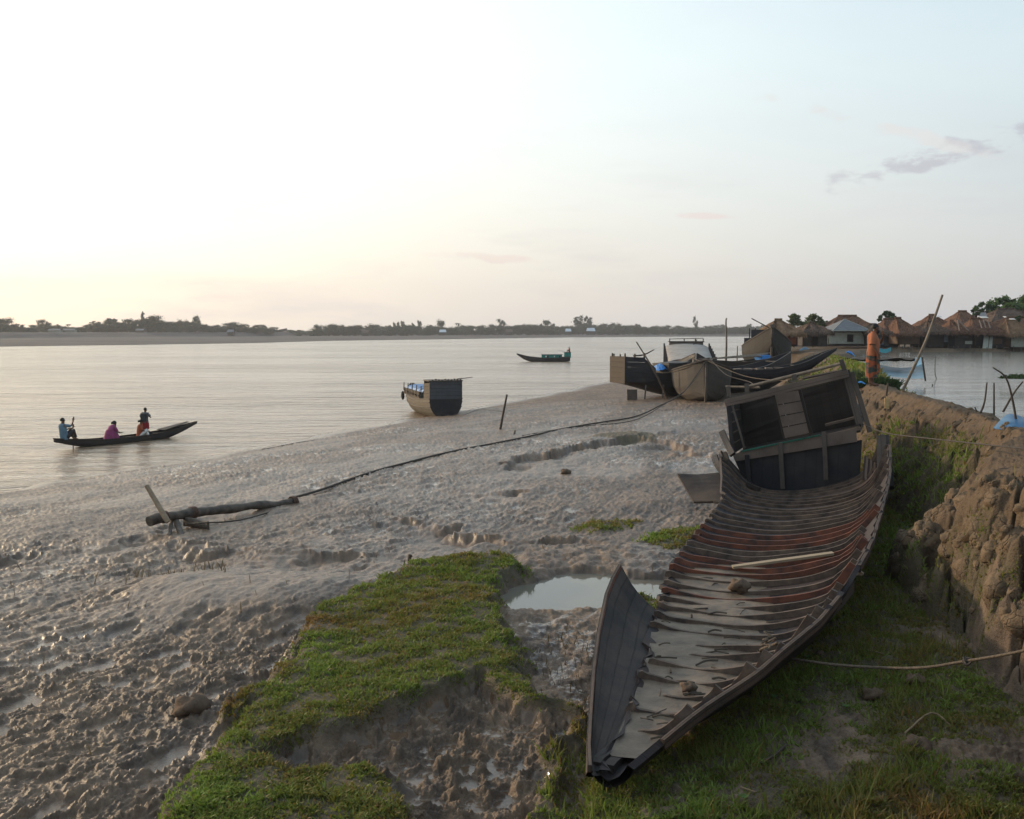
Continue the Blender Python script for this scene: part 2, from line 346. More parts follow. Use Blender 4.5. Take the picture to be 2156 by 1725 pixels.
    gsl = 1.4*np.exp(-(((x-8.1)/1.3)**2+((y-19.5)/4.2)**2))*sstep(.0, .12, t)*sstep(.90, .45, t)
    gs2 = np.exp(-(((x-4.9)/1.1)**2+((y-9.6)/3.0)**2))*sstep(.62, .25, t)
    farg = sstep(30, 34, y)*.75*sstep(90, 60, y)
    gv = np.clip(gsl*1.5+gs2*1.3+farg*sstep(-.2, .3, fbm(x*.4, y*.4, 145, 3))+.30*nose*sstep(.15, .4, fbm(x*1.1, y*1.1, 147, 3)), 0, 1)
    veg = np.where(bank > .5, gv*sstep(-.25, .1, fbm(x*1.3, y*1.3, 149, 3)+.12), veg)
    veg = np.where(dist > 90, 0, veg)
    # far levee greenery
    veg = np.maximum(veg, np.where(df > 2, 1., 0))
    veg = np.where(df > 2, np.where(df > 148, 1.0, 1.0), veg)
    return z, np.clip(wet, 0, 1), np.clip(veg, 0, 1), np.clip(bank, 0, 1)
BARE = DP([(1560, 1600), (1640, 1530), (1760, 1480), (1850, 1500), (1780, 1580), (1700, 1650), (1600, 1700)], 1.6)

# ---------------------------------------------------------------- object helpers
def tag(o, label=None, cat=None, group=None, kind=None):
    if label: o['label'] = label
    if cat: o['category'] = cat
    if group: o['group'] = group
    if kind: o['kind'] = kind
    return o
def empty(name, loc, label, cat, group=None, rz=0., rx=0., ry=0.):
    o = bpy.data.objects.new(name, None); COL.objects.link(o); o.empty_display_size = .2
    o.location = loc; o.rotation_euler = (rx, ry, rz); return tag(o, label, cat, group)
def rot(rx=0, ry=0, rz=0): return (Matrix.Rotation(rz, 3, 'Z') @ Matrix.Rotation(ry, 3, 'Y') @ Matrix.Rotation(rx, 3, 'X'))
class MB:
    def __init__(s): s.v = []; s.f = []; s.uv = []
    def grid(s, rows, closed=False, flip=False, u0=0.):
        """loft through rows of points; uv in metres"""
        b = len(s.v); n = len(rows[0]); rows = [[Vector(p) for p in r] for r in rows]
        U = [0.]
        for i in range(1, len(rows)): U.append(U[-1]+(rows[i][n//2]-rows[i-1][n//2]).length)
        mid = rows[len(rows)//2]; V = [0.]
        for j in range(1, n+1): V.append(V[-1]+(mid[j % n]-mid[j-1]).length)
        for r in rows: s.v += [tuple(p) for p in r]
        for i in range(len(rows)-1):
            for j in range(n if closed else n-1):
                k = (j+1) % n
                q = [b+i*n+j, b+(i+1)*n+j, b+(i+1)*n+k, b+i*n+k]; t = [(U[i]+u0, V[j]), (U[i+1]+u0, V[j]), (U[i+1]+u0, V[j+1]), (U[i]+u0, V[j+1])]
                if flip: q.reverse(); t.reverse()
                s.f.append(q); s.uv.append(t)
        return s
    def poly(s, pts, uvs=None):
        b = len(s.v); s.v += [tuple(p) for p in pts]; s.f.append(list(range(b, b+len(pts))))
        if uvs is None:
            P = [Vector(p) for p in pts]; e = (P[1]-P[0]).normalized(); nn = (P[1]-P[0]).cross(P[-1]-P[0]); 
            g = nn.cross(e).normalized() if nn.length > 1e-9 else Vector((0, 0, 1))
            uvs = [((p-P[0]).dot(e), (p-P[0]).dot(g)) for p in P]
        s.uv.append(uvs); return s
    def box(s, c, size, M=None, jit=0.):
        c = Vector(c); M = M or Matrix.Identity(3); h = [x/2 for x in size]
        P = [[None]*2 for _ in range(4)]
        cs = {}
        for i in (-1, 1):
            for j in (-1, 1):
                for k in (-1, 1):
                    p = Vector((i*h[0], j*h[1], k*h[2]))
                    if jit: p += Vector([random.uniform(-jit, jit) for _ in range(3)])
                    cs[i, j, k] = c+M @ p
        for f in ([(-1,-1,-1),(-1,1,-1),(1,1,-1),(1,-1,-1)], [(-1,-1,1),(1,-1,1),(1,1,1),(-1,1,1)], [(-1,-1,-1),(1,-1,-1),(1,-1,1),(-1,-1,1)],
                  [(1,1,-1),(-1,1,-1),(-1,1,1),(1,1,1)], [(1,-1,-1),(1,1,-1),(1,1,1),(1,-1,1)], [(-1,1,-1),(-1,-1,-1),(-1,-1,1),(-1,1,1)]):
            pts = [cs[q] for q in f]
            if (pts[1]-pts[0]).length < (pts[2]-pts[1]).length: pts = pts[1:]+pts[:1]
            s.poly(pts)
        return s
    def beam(s, a, b, w, h, up=(0, 0, 1), n=1, jit=0., w2=None, h2=None):
        """rectangular bar from a to b, w across, h along up"""
        a = Vector(a); b = Vector(b); d = (b-a).normalized(); up = Vector(up); x = d.cross(up)
        if x.length < 1e-4: x = d.cross(Vector((1, 0, 0)))
        x.normalize(); u = x.cross(d).normalized(); rows = []
        for i in range(n+1):
            t = i/n; p = a.lerp(b, t); ww = w+((w2 or w)-w)*t; hh = h+((h2 or h)-h)*t
            if jit: p = p+x*random.uniform(-jit, jit)+u*random.uniform(-jit, jit)
            rows.append([p+x*(sx*ww/2)+u*(sy*hh/2) for sx, sy in ((-1, -1), (-1, 1), (1, 1), (1, -1))])
        s.grid(rows, closed=True); s.poly(rows[0][::-1]); s.poly(rows[-1]); return s
    def tube(s, pts, r, n=6, cap=True):
        pts = [Vector(p) for p in pts]; m = len(pts); rr = r if isinstance(r, (list, tuple)) else [r]*m; rows = []
        prev = None
        for i, p in enumerate(pts):
            d = (pts[min(i+1, m-1)]-pts[max(i-1, 0)]).normalized()
            if prev is None:
                x = d.cross(Vector((0, 0, 1)))
                if x.length < 1e-3: x = d.cross(Vector((1, 0, 0)))
            else: x = prev-d*prev.dot(d)
            x.normalize(); prev = x.copy(); y = d.cross(x)
            rows.append([p+(x*math.cos(2*math.pi*k/n)+y*math.sin(2*math.pi*k/n))*rr[i] for k in range(n)])
        s.grid(rows, closed=True)
        if cap: s.poly(rows[0][::-1]); s.poly(rows[-1])
        return s
    def slab(s, pts, th, nrm=None):
        """flat polygon given thickness"""
        P = [Vector(p) for p in pts]; n = Vector(nrm) if nrm else (P[1]-P[0]).cross(P[2]-P[0]).normalized()
        Q = [p-n*th for p in P]; s.poly(P); s.poly(Q[::-1])
        for i in range(len(P)):
            j = (i+1) % len(P); s.poly([P[j], P[i], Q[i], Q[j]])
        return s
    def build(s, name, mat, parent=None, smooth=False, label=None):
        me = bpy.data.meshes.new(name); me.from_pydata(s.v, [], s.f)
        uvl = me.uv_layers.new(name='UVMap'); flat = [c for f in s.uv for t in f for c in t]
        uvl.data.foreach_set('uv', flat)
        if smooth: me.polygons.foreach_set('use_smooth', [True]*len(me.polygons))
        me.materials.append(mat); o = bpy.data.objects.new(name, me); COL.objects.link(o); o.parent = parent
        if label: o['label'] = label
        return o
def interp(tab, x):
    xs = [a[0] for a in tab]; return [float(np.interp(x, xs, [a[k] for a in tab])) for k in range(1, len(tab[0]))]
def smoothpts(pts, k=6):
    """Catmull-Rom through points"""
    P = [Vector(p) for p in pts]; P = [P[0]*2-P[1]]+P+[P[-1]*2-P[-2]]; out = []
    for i in range(1, len(P)-2):
        for j in range(k):
            t = j/k; a, b, c, d = P[i-1], P[i], P[i+1], P[i+2]
            out.append(.5*((2*b)+(c-a)*t+(2*a-5*b+4*c-d)*t*t+(3*b-a-3*c+d)*t**3))
    out.append(P[-2]); return out
def zt(x, y): return float(terrain(np.array([x]), np.array([y]))[0][0])

# ---------------------------------------------------------------- materials
def new_mat(name):
    m = bpy.data.materials.new(name); m.use_nodes = True; t = NT(m.node_tree); p = m.node_tree.nodes['Principled BSDF']
    return m, t, p
def objco(t): return t.node('ShaderNodeTexCoord').outputs['Object']
def uvco(t): return t.node('ShaderNodeTexCoord').outputs['UV']

def mat_terrain():
    m, t, p = new_mat('wet_mud_ground'); co = objco(t); dist_ = None
    wet, veg, bank = t.attr('wet'), t.attr('veg'), t.attr('bank')
    n1 = t.noise(co, .6, 4); n2 = t.noise(co, 7, 5, .65); n3 = t.noise(co, 60, 3, .6)
    mud = t.mix(t.mapr(n1, .35, .65), (.226, .155, .102), (.128, .089, .061))
    mud = t.mix(t.mapr(n2, .45, .75, 0, .6), mud, (.075, .056, .046))
    n5 = t.noise(t.mapping(co, (2.6, .8, 1), rot=(0, 0, .33)), 1.5, 5, .68); mud = t.mix(t.mapr(n5, .45, .64, 0, .72), mud, (.052, .040, .036))  # dark streaks: shading between mud lumps put into the colour
    wetc = t.vmath('MULTIPLY', mud, (.72, .63, .55)); mud = t.mix(t.math('MULTIPLY', wet, .8), mud, wetc)
    dry = t.mix(t.mapr(n2, .3, .7), (.160, .112, .072), (.092, .065, .045))
    dry = t.mix(t.mapr(n3, .55, .8, 0, .5), dry, (.055, .038, .026))
    c = t.mix(bank, mud, dry)
    soil = t.mix(t.mapr(n2, .4, .65), (.060, .058, .030), (.115, .088, .058))
    c = t.mix(t.math('MULTIPLY', veg, .8), c, soil)
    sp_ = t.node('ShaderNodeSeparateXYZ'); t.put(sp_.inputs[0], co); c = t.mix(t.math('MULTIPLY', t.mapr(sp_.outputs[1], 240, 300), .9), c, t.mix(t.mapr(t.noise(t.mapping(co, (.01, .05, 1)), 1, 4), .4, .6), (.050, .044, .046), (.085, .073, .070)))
    t.put(p.inputs['Base Color'], c)
    r = t.mapr(n2, .3, .7, .50, .72); r = t.mix(t.math('POWER', wet, 1.6), r, (.12, .12, .12)); r = t.mix(t.math('MAXIMUM', bank, t.math('MULTIPLY', veg, .9)), r, (.85, .85, .85))
    t.put(p.inputs['Roughness'], r); p.inputs['IOR'].default_value = 1.42
    sp = t.mix(t.math('MAXIMUM', bank, t.math('SUBTRACT', .75, wet)), (.5, .5, .5), (.15, .15, .15)); t.put(p.inputs['Specular IOR Level'], sp)
    n4 = t.noise(t.mapping(co, (1, .55, 1), rot=(0, 0, -.33)), 22, 5, .7); h = t.math('ADD', t.math('ADD', t.math('MULTIPLY', n2, .6), t.math('MULTIPLY', n3, .30)), t.math('MULTIPLY', n4, .7))
    st = t.math('MULTIPLY', t.math('SUBTRACT', 1.0, t.math('MULTIPLY', wet, .93)), t.mapr(bank, 0, 1, .7, .9))
    t.put(p.inputs['Normal'], t.bump(h, st, .07)); return m
def mat_water(name, base, rough, amp, scale, stretch=3., wdist=.35):
    m, t, p = new_mat(name); co = objco(t)
    n0 = t.noise(co, .02, 3)
    t.put(p.inputs['Base Color'], t.mix(t.mapr(n0, .4, .6), base, tuple(c*.86 for c in base)))
    mp = t.mapping(co, (1/stretch, 1, 1), rot=(0, 0, .12)); h1 = t.noise(mp, scale, 4, .62, .4); h2 = t.noise(mp, scale*.22, 3, .5)
    calm = t.mapr(t.noise(t.mapping(co, (.25, 1, 1)), .05, 3), .35, .65, .45, 1.)
    h = t.math('ADD', h1, t.math('MULTIPLY', h2, 2.2))
    t.put(p.inputs['Roughness'], t.mapr(n0, .3, .7, rough, rough*1.4)); p.inputs['IOR'].default_value = 1.33
    p.inputs['Specular IOR Level'].default_value = .5
    t.put(p.inputs['Normal'], t.bump(h, t.math('MULTIPLY', calm, amp), wdist)); return m
def mat_wood(name, a, b, stain=(.03, .025, .022), row=.16, length=2.4, rough=.72, stainamt=.6, seam=.5, mud=None, mudz=(0, .5), bump=.5):
    """weathered planks: uv in metres, rows of planks with seams, grain, stains"""
    m, t, p = new_mat(name); uv = uvco(t); co = objco(t)
    br = t.node('ShaderNodeTexBrick'); br.offset = .37; t.put(br.inputs['Vector'], uv)
    br.inputs['Scale'].default_value = 1; br.inputs['Mortar Size'].default_value = .008; br.inputs['Mortar Smooth'].default_value = .4
    br.inputs['Brick Width'].default_value = length; br.inputs['Row Height'].default_value = row
    br.inputs['Color1'].default_value = (.3, .3, .3, 1); br.inputs['Color2'].default_value = (.8, .8, .8, 1); br.inputs['Mortar'].default_value = (0, 0, 0, 1); br.inputs['Bias'].default_value = 0
    grain = t.noise(t.mapping(uv, (1.2, 16, 1)), 3, 5, .65); big = t.noise(co, 1.6, 4, .6)
    f = t.math('ADD', t.math('MULTIPLY', br.outputs[0], .5), t.math('MULTIPLY', grain, .6), clamp=True)
    c = t.mix(f, a, b); c = t.mix(t.mapr(big, .42, .68, 0, stainamt), c, stain)
    c = t.mix(t.math('MULTIPLY', br.outputs['Fac'], seam), c, (.012, .010, .009))
    if mud:
        s = t.node('ShaderNodeSeparateXYZ'); t.put(s.inputs[0], co)
        mz = t.mapr(t.math('SUBTRACT', s.outputs[2], t.math('MULTIPLY', t.noise(co, 2.2, 4), .5)), mudz[0]-.25, mudz[1]-.25, 1, 0)
        c = t.mix(t.math('MULTIPLY', mz, .85), c, mud)
    t.put(p.inputs['Base Color'], c); p.inputs['Roughness'].default_value = rough; p.inputs['Specular IOR Level'].default_value = .3
    h = t.math('SUBTRACT', t.math('MULTIPLY', grain, .5), t.math('MULTIPLY', br.outputs['Fac'], .8))
    t.put(p.inputs['Normal'], t.bump(h, bump, .02)); return m
def mat_plain(name, a, b=None, scale=5, rough=.8, bump=.3, stretch=(1, 1, 1), spec=.3, detail=5):
    m, t, p = new_mat(name); co = objco(t); n = t.noise(t.mapping(co, stretch), scale, detail, .62)
    t.put(p.inputs['Base Color'], t.mix(t.mapr(n, .32, .68), a, b or tuple(c*.6 for c in a)))
    p.inputs['Roughness'].default_value = rough; p.inputs['Specular IOR Level'].default_value = spec
    if bump: t.put(p.inputs['Normal'], t.bump(n, bump, .03))
    return m
def mat_leaf(name, a, b, c=None, trans=.25):
    """foliage: colour drawn per leaf from a vertex attribute, some light through"""
    m, t, p = new_mat(name); at = t.attr('tint')
    col = t.ramp(at, [(0, a), (.6, b), (1, c or b)]); t.put(p.inputs['Base Color'], col)
    p.inputs['Roughness'].default_value = .65; p.inputs['Specular IOR Level'].default_value = .25
    tr = t.node('ShaderNodeBsdfTranslucent'); t.put(tr.inputs[0], t.vmath('MULTIPLY', col, (1.3, 1.5, .8)))
    mx = t.node('ShaderNodeMixShader'); mx.inputs[0].default_value = trans
    t.l.new(p.outputs[0], mx.inputs[1]); t.l.new(tr.outputs[0], mx.inputs[2]); t.l.new(mx.outputs[0], t.n['Material Output'].inputs[0]); return m
def mat_thatch(name, a, b):
    m, t, p = new_mat(name); uv = uvco(t); co = objco(t)
    g = t.noise(t.mapping(uv, (2.0, 14, 1)), 1.6, 5, .7); n = t.noise(co, 1.1, 4, .6); k = t.noise(co, 6, 3, .6)
    c = t.mix(t.mapr(g, .3, .7), a, b); c = t.mix(t.mapr(n, .42, .62, 0, .75), c, tuple(x*.40 for x in a)); c = t.mix(t.mapr(k, .52, .70, 0, .55), c, (.30, .19, .12))
    t.put(p.inputs['Base Color'], c); p.inputs['Roughness'].default_value = .95; p.inputs['Specular IOR Level'].default_value = .1
    t.put(p.inputs['Normal'], t.bump(g, .9, .08)); return m
def mat_tin(name, a, b, pitch=.1):
    m, t, p = new_mat(name); uv = uvco(t); co = objco(t)
    wv = t.node('ShaderNodeTexWave', wave_type='BANDS', bands_direction='X'); t.put(wv.inputs[0], t.mapping(uv, (1/pitch/6.28*3, 1, 1)))
    wv.inputs['Scale'].default_value = 1
    n = t.noise(co, 2.5, 4, .6); c = t.mix(t.mapr(n, .35, .7), a, b); c = t.mix(t.math('MULTIPLY', wv.outputs[1], .3), c, tuple(x*.5 for x in a))
    t.put(p.inputs['Base Color'], c); p.inputs['Roughness'].default_value = .75; p.inputs['Specular IOR Level'].default_value = .2
    t.put(p.inputs['Normal'], t.bump(wv.outputs[1], .5, .03)); return m
def mat_net(name, col, alpha=.6, cell=.05):
    """fine mosquito-type net: woven threads with open holes"""
    m, t, p = new_mat(name); co = objco(t); n = t.noise(co, 3, 3)
    t.put(p.inputs['Base Color'], t.mix(t.mapr(n, .3, .7), col, tuple(c*.75 for c in col))); p.inputs['Roughness'].default_value = .8
    tr = t.node('ShaderNodeBsdfTransparent'); mx = t.node('ShaderNodeMixShader'); mx.inputs[0].default_value = alpha
    t.l.new(tr.outputs[0], mx.inputs[1]); t.l.new(p.outputs[0], mx.inputs[2]); t.l.new(mx.outputs[0], t.n['Material Output'].inputs[0]); return m

M = {}
M['ground'] = mat_terrain()
M['river'] = mat_water('river_water', (.245, .172, .112), .17, .75, .9, 2.6, .75)
M['pond'] = mat_water('pond_water', (.15, .145, .125), .10, .32, 2.4, 2.6, .12)
M['pool'] = mat_water('pool_water', (.15, .135, .11), .05, .04, 6., 1.5, .05)
GREY = (.150, .125, .105); DARK = (.018, .018, .022)
M['wood_grey'] = mat_wood('weathered_grey_wood', (.135, .108, .088), (.055, .045, .040))
M['wood_pale'] = mat_wood('pale_board_wood', (.19, .140, .112), (.095, .072, .060), row=.33, length=7,  stainamt=.45)
M['wood_dark'] = mat_wood('tarred_dark_wood', (.030, .028, .032), (.014, .013, .016), stain=(.05, .04, .034), rough=.6)
M['wood_brown'] = mat_wood('brown_rotten_wood', (.048, .033, .026), (.018, .014, .013), row=.18)
M['wood_red'] = mat_wood('red_brown_hull_wood', (.050, .026, .020), (.014, .012, .014), stain=(.020, .020, .024), row=.17, stainamt=.8)
M['wood_mudhull'] = mat_wood('mud_caked_hull_wood', (.085, .070, .058), (.045, .037, .032), stain=(.030, .027, .026), row=.2, mud=(.095, .076, .058), mudz=(0., .9))
M['wood_blackhull'] = mat_wood('black_hull_wood', (.028, .028, .038), (.014, .014, .019), stain=(.04, .034, .03), row=.2, mud=(.13, .10, .075), mudz=(-.1, .5), rough=.5)
M['wood_ochre'] = mat_wood('sunlit_tone_planks', (.058, .034, .019), (.026, .018, .014), row=.22)  # warm tone of the sun-facing boat sides put into the plank colour
M['bamboo'] = mat_plain('grey_bamboo', (.22, .175, .13), (.10, .08, .062), 9, .7, .3, (1, 1, .3))
M['rope'] = mat_plain('coir_rope', (.15, .115, .082), (.07, .054, .042), 60, .9, .6)
M['rope_dark'] = mat_plain('muddy_rope', (.075, .062, .052), (.035, .03, .027), 50, .8, .6)
M['log'] = mat_plain('grey_muddy_log', (.125, .098, .078), (.045, .037, .031), 5, .7, .7, (.4, 1.6, 1.6))
M['silt'] = mat_plain('drying_silt', (.175, .132, .094), (.095, .073, .056), 5, .65, .8)
M['thatch'] = mat_thatch('brown_thatch', (.175, .090, .060), (.075, .044, .034))
M['thatch2'] = mat_thatch('straw_thatch', (.24, .15, .090), (.11, .07, .048))
M['thatch3'] = mat_thatch('grey_thatch', (.125, .088, .070), (.060, .044, .038))
M['tin'] = mat_tin('grey_tin_sheet', (.17, .18, .195), (.11, .115, .13))
M['tinwall'] = mat_tin('pale_tin_wall', (.36, .37, .32), (.26, .26, .22), .12)
M['woven'] = mat_wood('woven_bamboo_wall', (.13, .080, .055), (.080, .052, .040), row=.12, length=.5, stainamt=.3)
M['mudwall'] = mat_plain('dark_patched_wall', (.055, .045, .042), (.026, .023, .026), 2.5, .9, .3)
M['bluewall'] = mat_plain('blue_grey_wall', (.10, .12, .14), (.05, .06, .075), 2, .8, .2)
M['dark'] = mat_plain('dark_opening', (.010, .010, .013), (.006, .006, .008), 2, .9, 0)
M['redcloth'] = mat_plain('red_orange_cloth', (.40, .10, .045), (.22, .06, .035), 5, .9, .2)
M['blue'] = mat_plain('bright_blue_sheet', (.02, .22, .58), (.015, .13, .40), 8, .5, .4)
M['net'] = mat_net('pale_blue_net', (.20, .46, .62), .62)
M['net2'] = mat_net('blue_net', (.07, .19, .34), .8)
M['canvas'] = mat_plain('grey_canvas_roof', (.34, .31, .285), (.24, .215, .195), 1.5, .85, .2)
M['teal'] = mat_plain('teal_paint', (.015, .22, .18), (.01, .13, .12), 4, .6, .1)
M['greenpaint'] = mat_plain('flaking_green_paint', (.02, .13, .085), (.03, .06, .045), 12, .7, .2)
M['white'] = mat_plain('white_paint', (.72, .70, .66), (.5, .48, .45), 6, .7, .1)
M['weed'] = mat_plain('dark_water_weed', (.030, .026, .024), (.014, .013, .012), 6, .9, .8)
M['leaf_far'] = mat_leaf('far_tree_leaves', (.018, .030, .020), (.030, .048, .028), (.050, .072, .038), .2)
M['leaf_mid'] = mat_leaf('village_tree_leaves', (.030, .058, .020), (.060, .115, .030), (.105, .175, .050), .25)
M['leaf_olive'] = mat_leaf('olive_tree_leaves', (.045, .060, .030), (.085, .105, .050), (.13, .145, .070), .25)
M['grass'] = mat_leaf('creeping_grass', (.20, .105, .045), (.125, .150, .034), (.185, .240, .050), .3)
M['straw'] = mat_leaf('dry_stubble', (.09, .06, .04), (.16, .11, .07), (.20, .15, .09), .1)
M['bark'] = mat_plain('bark', (.09, .068, .05), (.05, .038, .03), 6, .9, .4)
M['paper'] = mat_plain('yellowed_paper', (.55, .38, .19), (.40, .26, .12), 10, .8, .1)
M['skin'] = mat_plain('brown_skin', (.135, .062, .036), (.11, .05, .03), 8, .55, 0)
M['hair'] = mat_plain('black_hair', (.010, .009, .009), (.006, .005, .005), 30, .6, .2)
M['shirt'] = mat_plain('orange_shirt', (.36, .125, .060), (.26, .09, .045), 6, .85, .2)
def mat_lungi():
    m, t, p = new_mat('plaid_lungi'); uv = uvco(t)
    a = t.noise(t.mapping(uv, (6, 3.0, 1)), 1.0, 2, .5); b = t.noise(t.mapping(uv, (2.5, 7, 1), loc=(4, 0, 0)), 1.2, 2, .5)
    c = t.mix(t.mapr(a, .44, .54), (.30, .075, .028), (.040, .050, .040)); c = t.mix(t.mapr(b, .56, .66, 0, .7), c, (.035, .045, .05))
    t.put(p.inputs['Base Color'], c); p.inputs['Roughness'].default_value = .9; return m
M['lungi'] = mat_lungi()
M['rib_red'] = mat_plain('red_brown_rib', (.19, .062, .034), (.045, .030, .026), 2.2, .75, .6, (2, 2, 2))
M['rib_grey'] = mat_plain('grey_brown_rib', (.150, .102, .074), (.042, .032, .028), 2.5, .75, .6, (2, 2, 2))
M['wood_slate'] = mat_wood('slate_blue_planks', (.042, .033, .031), (.013, .011, .012), stain=(.085, .062, .048), row=.13, stainamt=.65, rough=.8, bump=.8)
M['wood_blackplank'] = mat_wood('black_wet_planks', (.022, .021, .026), (.012, .012, .016), stain=(.055, .046, .038), row=.22, stainamt=.5, rough=.6)
M['wood_plankpale'] = mat_wood('long_pale_plank', (.34, .26, .17), (.24, .18, .12), row=.4, length=6, stainamt=.2)
M['white_rag'] = mat_plain('pale_rag', (.55, .42, .30), (.35, .26, .18), 30, .9, .2)
M['wood_mudhull2'] = mat_wood('grey_green_hull', (.15, .125, .090), (.08, .070, .054), stain=(.05, .045, .04), row=.2, stainamt=.4, mud=(.10, .085, .06), mudz=(0., .6))
M['wood_slategrey'] = mat_wood('slate_grey_planks', (.085, .088, .098), (.050, .052, .060), row=.205, length=1.9, stainamt=.4)
M['bluetarp'] = mat_plain('blue_tarpaulin', (.12, .26, .52), (.30, .36, .46), 3, .5, .4)
M['greyroof'] = mat_plain('grey_painted_roof', (.20, .20, .21), (.13, .13, .14), 4, .7, .1)
M['lips'] = mat_plain('dark_lips', (.10, .035, .028), (.08, .03, .025), 8, .6, 0)
M['redskirt'] = mat_plain('red_skirt', (.30, .022, .030), (.20, .015, .022), 6, .9, .2)
M['bag'] = mat_plain('dark_backpack', (.040, .045, .050), (.025, .03, .035), 10, .8, .2)
M['paleblue'] = mat_plain('pale_blue_shirt', (.13, .21, .28), (.09, .15, .20), 6, .9, .2)
M['magenta'] = mat_plain('magenta_sari', (.26, .045, .17), (.20, .04, .07), 7, .85, .3)
M['darkcloth'] = mat_plain('dark_cloth', (.035, .032, .038), (.02, .02, .024), 7, .9, .2)
M['greycloth'] = mat_plain('grey_cloth', (.12, .12, .13), (.08, .08, .09), 7, .9, .2)
M['wood_brownhull'] = mat_wood('brown_boat_hull', (.022, .017, .013), (.012, .010, .009), row=.2, stainamt=.5, mud=(.026, .024, .017), mudz=(.2, 1.2))
M['wood_blackhull2'] = mat_wood('glossy_black_hull', (.020, .020, .030), (.010, .010, .015), row=.2, stainamt=.2, rough=.45)
M['wood_greybrown'] = mat_wood('grey_brown_planks', (.19, .145, .12), (.11, .085, .07), row=.5, stainamt=.5)
M['wood_tan'] = mat_plain('tan_pole', (.33, .24, .16), (.20, .145, .10), 8, .7, .3)
M['rope_brown'] = mat_plain('rusty_lashing', (.16, .09, .065), (.07, .05, .042), 40, .9, .5)
M['clod'] = mat_plain('brown_clod', (.14, .092, .060), (.075, .050, .036), 12, .95, .8)
M['straw_plain'] = mat_plain('dry_straw', (.26, .19, .11), (.18, .13, .08), 20, .9, .1)
M['leaf_dark'] = mat_leaf('dark_reeds', (.022, .036, .018), (.040, .062, .024), (.06, .085, .035), .2)
M['leaf_darkgreen'] = mat_leaf('dark_green_leaves', (.018, .040, .020), (.032, .068, .028), (.055, .10, .040), .2)
M['leaf_bright'] = mat_leaf('bright_seedling_leaves', (.10, .20, .03), (.22, .38, .06), (.38, .50, .12), .3)
M['net_teal'] = mat_net('turquoise_net', (.06, .38, .46), .85)
M['bluedull'] = mat_plain('dull_blue_sheet', (.06, .17, .26), (.10, .13, .16), 2, .7, .3)
M['greywall'] = mat_plain('grey_hut_wall', (.085, .075, .072), (.045, .04, .042), 2.5, .9, .3)
M['redpanel'] = mat_wood('red_orange_panel', (.30, .085, .045), (.16, .05, .03), row=.3, stainamt=.4)
M['whiteroof'] = mat_plain('whitish_roof', (.60, .64, .68), (.45, .50, .55), 1, .5, 0)
def mat_haze():
    m = bpy.data.materials.new('haze_air'); m.use_nodes = True; t = m.node_tree; t.nodes.remove(t.nodes['Principled BSDF'])
    v = t.nodes.new('ShaderNodeVolumePrincipled'); v.inputs['Color'].default_value = (.88, .90, .95, 1); v.inputs['Density'].default_value = .00022; v.inputs['Anisotropy'].default_value = .3
    t.links.new(v.outputs[0], t.nodes['Material Output'].inputs['Volume']); return m
M['haze'] = mat_haze()
M['wood_panel'] = mat_wood('plain_pale_panel', (.19, .140, .112), (.080, .060, .050), row=9, length=9, seam=0, stainamt=.45)
def mat_clodbank():
    m, t, p = new_mat('eroded_earth'); co = objco(t); n1 = t.noise(co, 3.0, 5, .62); n2 = t.noise(co, 14, 5, .7); v = t.node('ShaderNodeTexVoronoi', feature='DISTANCE_TO_EDGE'); t.put(v.inputs['Vector'], t.vmath('ADD', co, t.vmath('MULTIPLY', t.noise(co, 4, 3, .6, out=1), (.25, .25, .25)))); v.inputs['Scale'].default_value = 4.5
    cr = t.mapr(v.outputs['Distance'], 0, .06, 0, 1); c = t.mix(t.mapr(n1, .35, .68), (.185, .132, .086), (.105, .076, .052)); c = t.mix(t.mapr(n2, .5, .75, 0, .6), c, (.055, .040, .028))
    t.put(p.inputs['Base Color'], c); p.inputs['Roughness'].default_value = .95; p.inputs['Specular IOR Level'].default_value = .12
    h = t.math('ADD', t.math('MULTIPLY', n2, .8), t.math('MULTIPLY', cr, .35)); t.put(p.inputs['Normal'], t.bump(h, .9, .06)); return m
M['clodbank'] = mat_clodbank()
M['wood_outer'] = mat_wood('outer_hull_planks', (.030, .024, .022), (.012, .011, .012), row=.16, stainamt=.5, bump=.8)  # shadow where the hull curves under is put into this dark colour
M['wood_gun'] = mat_wood('splintered_gunwale', (.15, .092, .062), (.045, .032, .026), row=.05, length=1.3, stainamt=.8, bump=.9)
